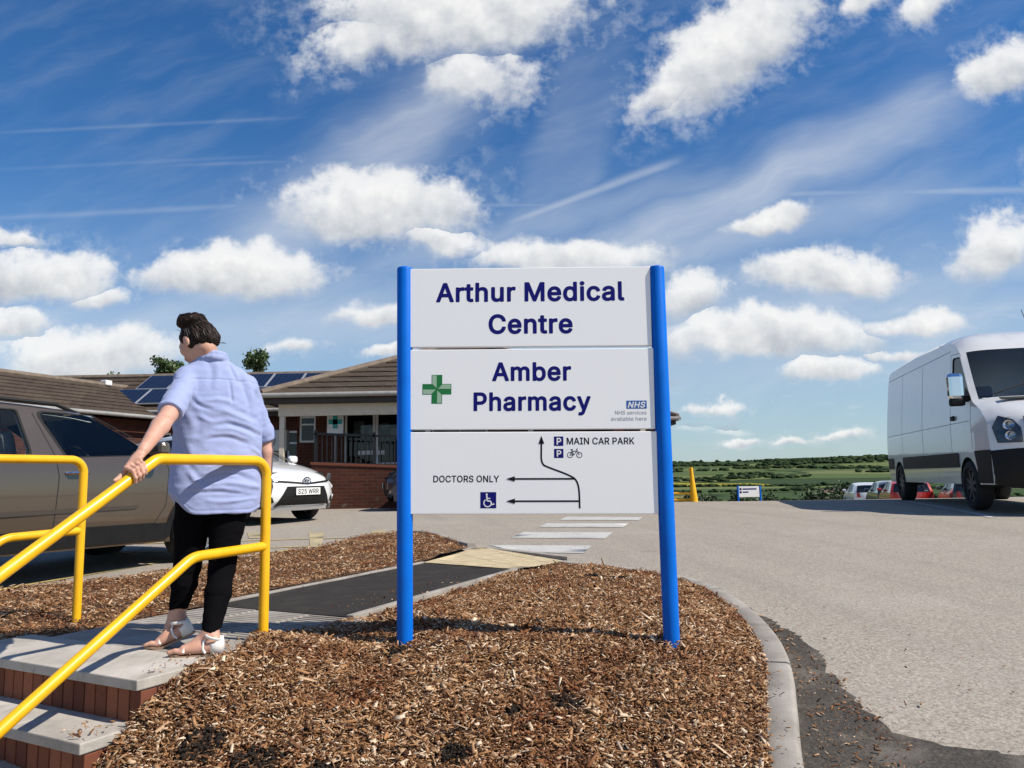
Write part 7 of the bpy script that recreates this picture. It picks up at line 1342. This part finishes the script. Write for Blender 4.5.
for k in range(26):
    a = rs.uniform(0, 2*PI); p = bun+A_([.055*math.cos(a), .05*math.sin(a), .02*rs.uniform(-1, 1.4)]) if k < 12 else H(rs.uniform(-.10, .02), rs.uniform(-.06, .08), rs.uniform(.04, .09)) if k < 20 else H(-.09, rs.uniform(-.06, .06), -.07)
    d = (p-hc); d /= np.linalg.norm(d); l = rs.uniform(.015, .045); e = A_([rs.uniform(-.5, .9), rs.uniform(-.4, .4), rs.uniform(-.4, .3)]); mb.tube([p-PO-d*.006, p-PO+d*l*.6, p-PO+d*l*.7+e*l*.6], [.0011, .0009, .0005], 4)
mb.build('loose_strands', M_hair, hair, smooth=True)
for sg in (1, -1):
    mb = MB(); c = H(.076, sg*.031, .0)-PO; mb.lathe([(.011*math.sin(a)+1e-4, .011*math.cos(a)) for a in np.linspace(0, PI, 9)], c, 'Z', 14); mb.build('eye', mat('eye_white', (.7, .68, .65), .2) if sg > 0 else bpy.data.materials['eye_white'], PW, smooth=True)
# leggings
LG = Field((-1.86, 3.68, .06), (-1.30, 4.28, .99), .0048)
LG.ell(pel+A_([0, 0, .03]), (.178, .130, .14), (wv, fv, (0, 0, 1)), 0)
for hp, kn, an, z1 in ((hipL, knL, anL, .172), (hipR, knR, anR, .108)):
    thm = hp*.5+kn*.5; LG.chain([hp-fv*.015, thm, kn], [.100, .086, .064], .02); cf = kn*.62+an*.38-fv*.012; e = an+(kn-an)*.02; LG.chain([kn, cf, e], [.062, .060, .043], .02)
LG.cut(lambda x, y, z: np.where(x+.10*(y-3.9) < -1.575, .172, .112)-z+.012*np.sin(40*x)+0*y, (-2, 3, .0), (-1, 5, .24)); LG.cut(lambda x, y, z: z-.93+0*x+0*y, (-2, 3, .85), (-1, 5, 1.1))
V, Q = LG.mesh('leggings'); N = vert_normals(V, Q); V = V+N*(.0022*vnoise(V*np.array([1, 1, 2.2]), 26)+.0025*np.clip(vnoise(V*np.array([.7, .7, 3.0]), 22, 4), 0, 1)*np.exp(-((V[:, 2]-.40)/.09)**2))[:, None]
skin_obj('leggings', V, Q, mat('black_cotton', (.0035, .0032, .0042), .95, spec=.06, bump=.25, bscale=300))
# shirt
SF = Field((-1.95, 3.56, .58), (-1.20, 4.34, 1.54), .0045)
secs = [(.60, pel+A_([.010, -.008, 0]), .222, .164), (.78, pel+A_([.010, -.003, 0]), .226, .164), (1.0, wst+A_([.010, .006, 0]), .219, .154), (1.18, chs*.6+wst*.4+A_([.008, .005, 0]), .217, .148), (1.30, chs, .194, .128), (1.37, chs*.7+nkb*.3, .160, .105), (1.415, chs*.35+nkb*.65, .125, .090), (1.455, nkb, .078, .076)]
zs = [q[0] for q in secs]; ga = lambda z, k: np.interp(z, zs, [q[k] for q in secs]); gc = lambda z, k: np.interp(z, zs, [q[1][k] for q in secs])
def torso(x, y, z):
    zz = np.clip(z, zs[0], zs[-1]); a, b = ga(zz, 2), ga(zz, 3); X, Y = x-gc(zz, 0), y-gc(zz, 1); u, v = X*wv[0]+Y*wv[1], X*fv[0]+Y*fv[1]
    d = ((np.abs(u/a)**2.4+np.abs(v/b)**2.4)**(1/2.4)-1)*np.minimum(a, b); return np.maximum(d, z-1.455)
SF.union(torso, (-1.9, 3.65, .58), (-1.22, 4.32, 1.46), 0)
SF.chain([chs*.5+nkb*.5+A_([0, 0, .02]), shL+A_([0, 0, -.012])], [.085, .070], .03); SF.chain([chs*.5+nkb*.5+A_([0, 0, .02]), shR+A_([0, 0, -.012])], [.085, .070], .03)
cuL = shL*.12+elL*.88; cuR = shR*.02+elR*.98
SF.chain([shL, shL*.45+elL*.55, cuL], [.060, .058, .056], .014); SF.chain([shR, shR*.45+elR*.55, cuR], [.062, .057, .052], .014)
dL = (elL-shL)/np.linalg.norm(elL-shL); dR = (elR-shR)/np.linalg.norm(elR-shR)
SF.cap(cuL-dL*.032, cuL+dL*.006, .0625, .0615, .004); SF.cap(cuR-dR*.034, cuR+dR*.004, .0605, .059, .004); SF.cap(cuL-dL*.062, cuL-dL*.05, .0625, .0625, .006)
for c, d in ((cuL, dL), (cuR, dR)):
    e = c+d*.022; SF.cut(lambda x, y, z, e=e, d=d, c=c: np.where((x-c[0])**2+(y-c[1])**2+(z-c[2])**2 < .13**2, ((x-e[0])*d[0]+(y-e[1])*d[1]+(z-e[2])*d[2]), -1), c-.13, c+.13)
# collar
for k in range(22):
    a0, a1 = 2*PI*k/22, 2*PI*(k+1)/22; P_ = lambda a: nkb+A_([0, 0, .006])+wv*(.074*math.cos(a))+fv*(.072*math.sin(a)-.006)+A_([0, 0, .014-.022*math.sin(a)]); SF.cap(P_(a0), P_(a1), .0145, .0145, .004); SF.cap(P_(a0)-A_([0, 0, .022]), P_(a1)-A_([0, 0, .022]), .019, .019, .004)
# shirt tail
def hem(x, y, z):
    u = (x-pel[0])*wv[0]+(y-pel[1])*wv[1]; return .648+.125*ss(-.10, -.24, u)**1.3+.03*ss(.14, .24, u)-z
SF.cut(hem, (-2, 3.5, .5), (-1, 4.5, .9))
V, Q = SF.mesh('shirt'); V = smooth_verts(V, Q, 2, .5); N = vert_normals(V, Q); z = V[:, 2]; u = (V[:, 0]-pel[0])*wv[0]+(V[:, 1]-pel[1])*wv[1]; v = (V[:, 0]-pel[0])*fv[0]+(V[:, 1]-pel[1])*fv[1]
wq = .30*vnoise(np.c_[u, v, z], 6.0)+.14*vnoise(np.c_[u, v, z], 14.0, 2)
ridge = lambda q: (1-np.abs(((q) % 2)-1)*1.0)**2*2-.6
sleeve = np.maximum(np.exp(-(((V-(shL*.4+elL*.6))**2).sum(1))/.10**2), np.exp(-(((V-(shR*.4+elR*.6))**2).sum(1))/.10**2)); trunk = 1-sleeve
CREASES = [([(0.117, 1.414), (0.175, 1.251), (0.233, 1.066)], 6, 9), ([(0.08, 1.404), (0.127, 1.266), (0.159, 1.145)], -5, 7), ([(0.042, 1.425), (0.09, 1.319)], -5, 5), ([(0.0, 1.172), (0.095, 1.145), (0.191, 1.108)], 6, 7), ([(0.021, 1.108), (0.127, 1.087), (0.223, 1.045)], -5, 6), ([(-0.042, 1.066), (0.064, 1.077), (0.17, 1.035)], 5, 7), ([(-0.085, 1.014), (0.042, 1.029), (0.138, 1.003)], -5, 6), ([(-0.127, 1.14), (-0.048, 1.108), (0.042, 1.119)], 4, 7), ([(-0.148, 1.256), (-0.095, 1.193), (-0.032, 1.172)], -5, 6), ([(-0.106, 1.214), (-0.011, 1.224), (0.064, 1.203)], 4, 6), ([(-0.074, 0.877), (0.058, 0.898), (0.191, 0.877)], 5, 6), ([(-0.095, 0.834), (0.042, 0.85), (0.17, 0.819)], -5, 5), ([(-0.048, 0.792), (0.085, 0.803), (0.212, 0.782)], 6, 6), ([(-0.138, 0.761), (-0.011, 0.755), (0.127, 0.75)], -5, 5), ([(-0.085, 0.718), (0.042, 0.713), (0.191, 0.724)], 4, 5), ([(-0.17, 0.908), (-0.127, 0.834), (-0.074, 0.782)], 5, 7), ([(-0.201, 1.066), (-0.17, 0.95), (-0.148, 0.866)], -6, 8), ([(0.191, 1.277), (0.223, 1.172), (0.233, 1.087)], -5, 7), ([(0.138, 0.987), (0.201, 0.95), (0.244, 0.919)], 5, 6), ([(-0.074, 1.456), (-0.042, 1.382), (-0.053, 1.277)], -4, 8), ([(-0.201, 1.224), (-0.148, 1.119), (-0.138, 1.014)], 5, 9)]
UZ = np.c_[u+.012*vnoise(np.c_[u, v, z], 9, 4), z+.012*vnoise(np.c_[u, v, z], 9, 8)]; D = np.zeros(len(V))
front = ss(.35, -.15, N@fv)+.55*ss(-.35, .15, N@fv)
for pl, amp, wd in CREASES:
    for mirror in (0, 1):
        q = catmull2(pl, 8)*np.array([-1 if mirror else 1, 1])+np.array([0, .013 if mirror else 0]); best = np.full(len(V), 9.); sgn = np.zeros(len(V)); tt = np.zeros(len(V)); n_ = len(q)-1
        for k in range(n_):
            a, b = q[k], q[k+1]; ab = b-a; t = np.clip(((UZ-a)@ab)/(ab@ab), 0, 1); df = UZ-a-t[:, None]*ab; d = np.hypot(*df.T); m = d < best; best[m] = d[m]; sgn[m] = np.sign(ab[0]*df[m, 1]-ab[1]*df[m, 0]); tt[m] = (k+t[m])/n_
        sd_ = best*sgn; w_ = wd*.0019; prof = np.exp(-(sd_/w_)**2)-.65*np.exp(-((sd_-1.9*w_)/(1.1*w_))**2); side = ss(.2, -.1, N@fv) if not mirror else ss(-.2, .1, N@fv)
        D += side*amp*.00125*prof*np.sin(PI*np.clip(tt, .02, .98))**.6
trunk = 1-sleeve; D *= trunk
sa = np.minimum(np.abs((V-cuL)@dL), 9); D += sleeve*.0055*ridge(((V-shL)@dL)*21+((V-shL)@wv)*9+wq*6)*ss(-.3, .4, vnoise(V, 12, 2))
D += .0042*vnoise(np.c_[u*1.0, v, z], 11, 3)*trunk+.0018*vnoise(np.c_[u, v, z*1.6], 28, 6)
bk = (N@fv) < -.15
D -= bk*.006*np.exp(-((u-.045-(1.33-z)*.10)/.008)**2)*ss(1.19, 1.24, z)*ss(1.335, 1.32, z); D -= bk*.0035*np.exp(-((z-1.335+.03*np.abs(u))/.0045)**2)
hz = .648+.125*ss(-.10, -.24, u)**1.3+.03*ss(.14, .24, u); D -= .0022*np.exp(-((z-hz-.02)/.004)**2)
V = V+N*D[:, None]
def f_shirt(g, t, b, vec):
    x, y, z = g.sep(vec); q = g.m('ADD', g.m('MULTIPLY', x, float(wv[0])), g.m('MULTIPLY', y, float(wv[1]))); st = g.m('ADD', .5, g.m('MULTIPLY', g.m('SINE', g.m('MULTIPLY', q, 2*PI/.0062)), .5))
    n = g.noise(vec, 9, 5, .6); th = g.noise(g.map(vec, scale=(1, 1, .12)), 420, 3, .6)
    c = g.mix(g.m('MULTIPLY', st, .40), (.25, .295, .51, 1), (.40, .44, .62, 1)); c = g.mix(g.m('MULTIPLY', th, .35), c, (.44, .50, .72, 1)); c = g.mix(g.m('MULTIPLY', g.smooth(.4, .7, n), .14), c, (.30, .36, .66, 1))
    t.links.new(c, b.inputs['Base Color']); b.inputs['Sheen Weight'].default_value = .15
    w1 = g.noise(g.map(vec, rot=(0, .25, .3), scale=(1, 1, 1.6)), 16, 4, .5); bump_in(g, t, b, g.m('ADD', g.m('MULTIPLY', w1, .9), g.m('MULTIPLY', th, .08)), .35, .012)
skin_obj('shirt', V, Q, mat('pale_blue_striped_cotton', (.36, .43, .75), .85, spec=.2, fn=f_shirt))
# sandals
M_sandal = mat('white_sandal_strap', (.80, .77, .72), .5, var=.06); M_sole = mat('tan_sole', (.30, .20, .13), .7, var=.2)
for (an, he, ba), (d, up, lat, td) in (((anL, heL, baL), FL), ((anR, heR, baR), FRt)):
    rt = empty('sandal', tuple(he-PO)); rt.parent = PW; o = he
    P3 = lambda f, l, h: he+d*f+lat*l+up*h-o
    Lf = np.linalg.norm(ba-he); mb = MB(); prof = [(-.036, .012), (-.030, .024), (.0, .031), (.05, .028), (Lf*.6, .031), (Lf, .040)]; rows = []
    zb = -.026-.0
    for f, wd in prof: rows.append((P3(f, -wd, zb), P3(f, wd, zb)))
    for ln, wd in ((.03, .040), (.055, .030), (.070, .012)):
        c = ba+td*ln; c[2] = .0125; c = c-o; rows.append((c-lat*wd+lat*.004, c+lat*wd*.9+lat*.004))
    for i in range(len(rows)-1):
        a, b, c, e = rows[i][0], rows[i][1], rows[i+1][1], rows[i+1][0]; dn = A_([0, 0, -.011]); mb.add([a, b, c, e, a+dn, b+dn, c+dn, e+dn], [(0, 1, 2, 3), (7, 6, 5, 4), (0, 4, 5, 1), (1, 5, 6, 2), (2, 6, 7, 3), (3, 7, 4, 0)])
    mb.build('sole', M_sole, rt)
    mb = MB(); cup = []
    for k in range(13):
        a = R(60+240*k/12); cs, sn = math.cos(a), math.sin(a); hgt = .020+.030*max(0, -cs)
        cup += [P3(.004+.0335*cs, .0315*sn, -.026), P3(.004+.0335*cs, .0325*sn, hgt*.4), P3(.006+.031*cs, .0300*sn, hgt)]
    mb.add(cup, [(3*k+j, 3*k+j+1, 3*k+4+j, 3*k+3+j) for k in range(12) for j in (0, 1)]); o_ = mb.build('heel_cup', M_sandal, rt, smooth=True); sm = o_.modifiers.new('t', 'SOLIDIFY'); sm.thickness = .004; sm.offset = 1
    ring = []
    for k in range(25): a = 2*PI*k/24; ring.append(P3(.012+.037*math.cos(a), .036*math.sin(a), .046+.012*math.cos(a)))
    mb = MB(); mb.tube(ring, .0058, 8, cap=False, flat=1.3); mb.build('ankle_strap', M_sandal, rt, smooth=True)
    for sg in (1, -1):
        mb = MB(); mb.tube([P3(.045, sg*.032, -.020), P3(.056, sg*.031, .0), P3(.055, sg*.022, .030), P3(.046, 0, .050), P3(.030, -sg*.026, .050)], .0055, 8); mb.build('cross_strap', M_sandal, rt, smooth=True)
    mb = MB(); mb.tube([P3(Lf-.006, -.036, -.012), P3(Lf-.008, -.030, .006), P3(Lf-.012, 0, .022), P3(Lf-.008, .030, .008), P3(Lf-.004, .038, -.010)], .0065, 8, flat=1.0); mb.build('toe_strap', M_sandal, rt, smooth=True)
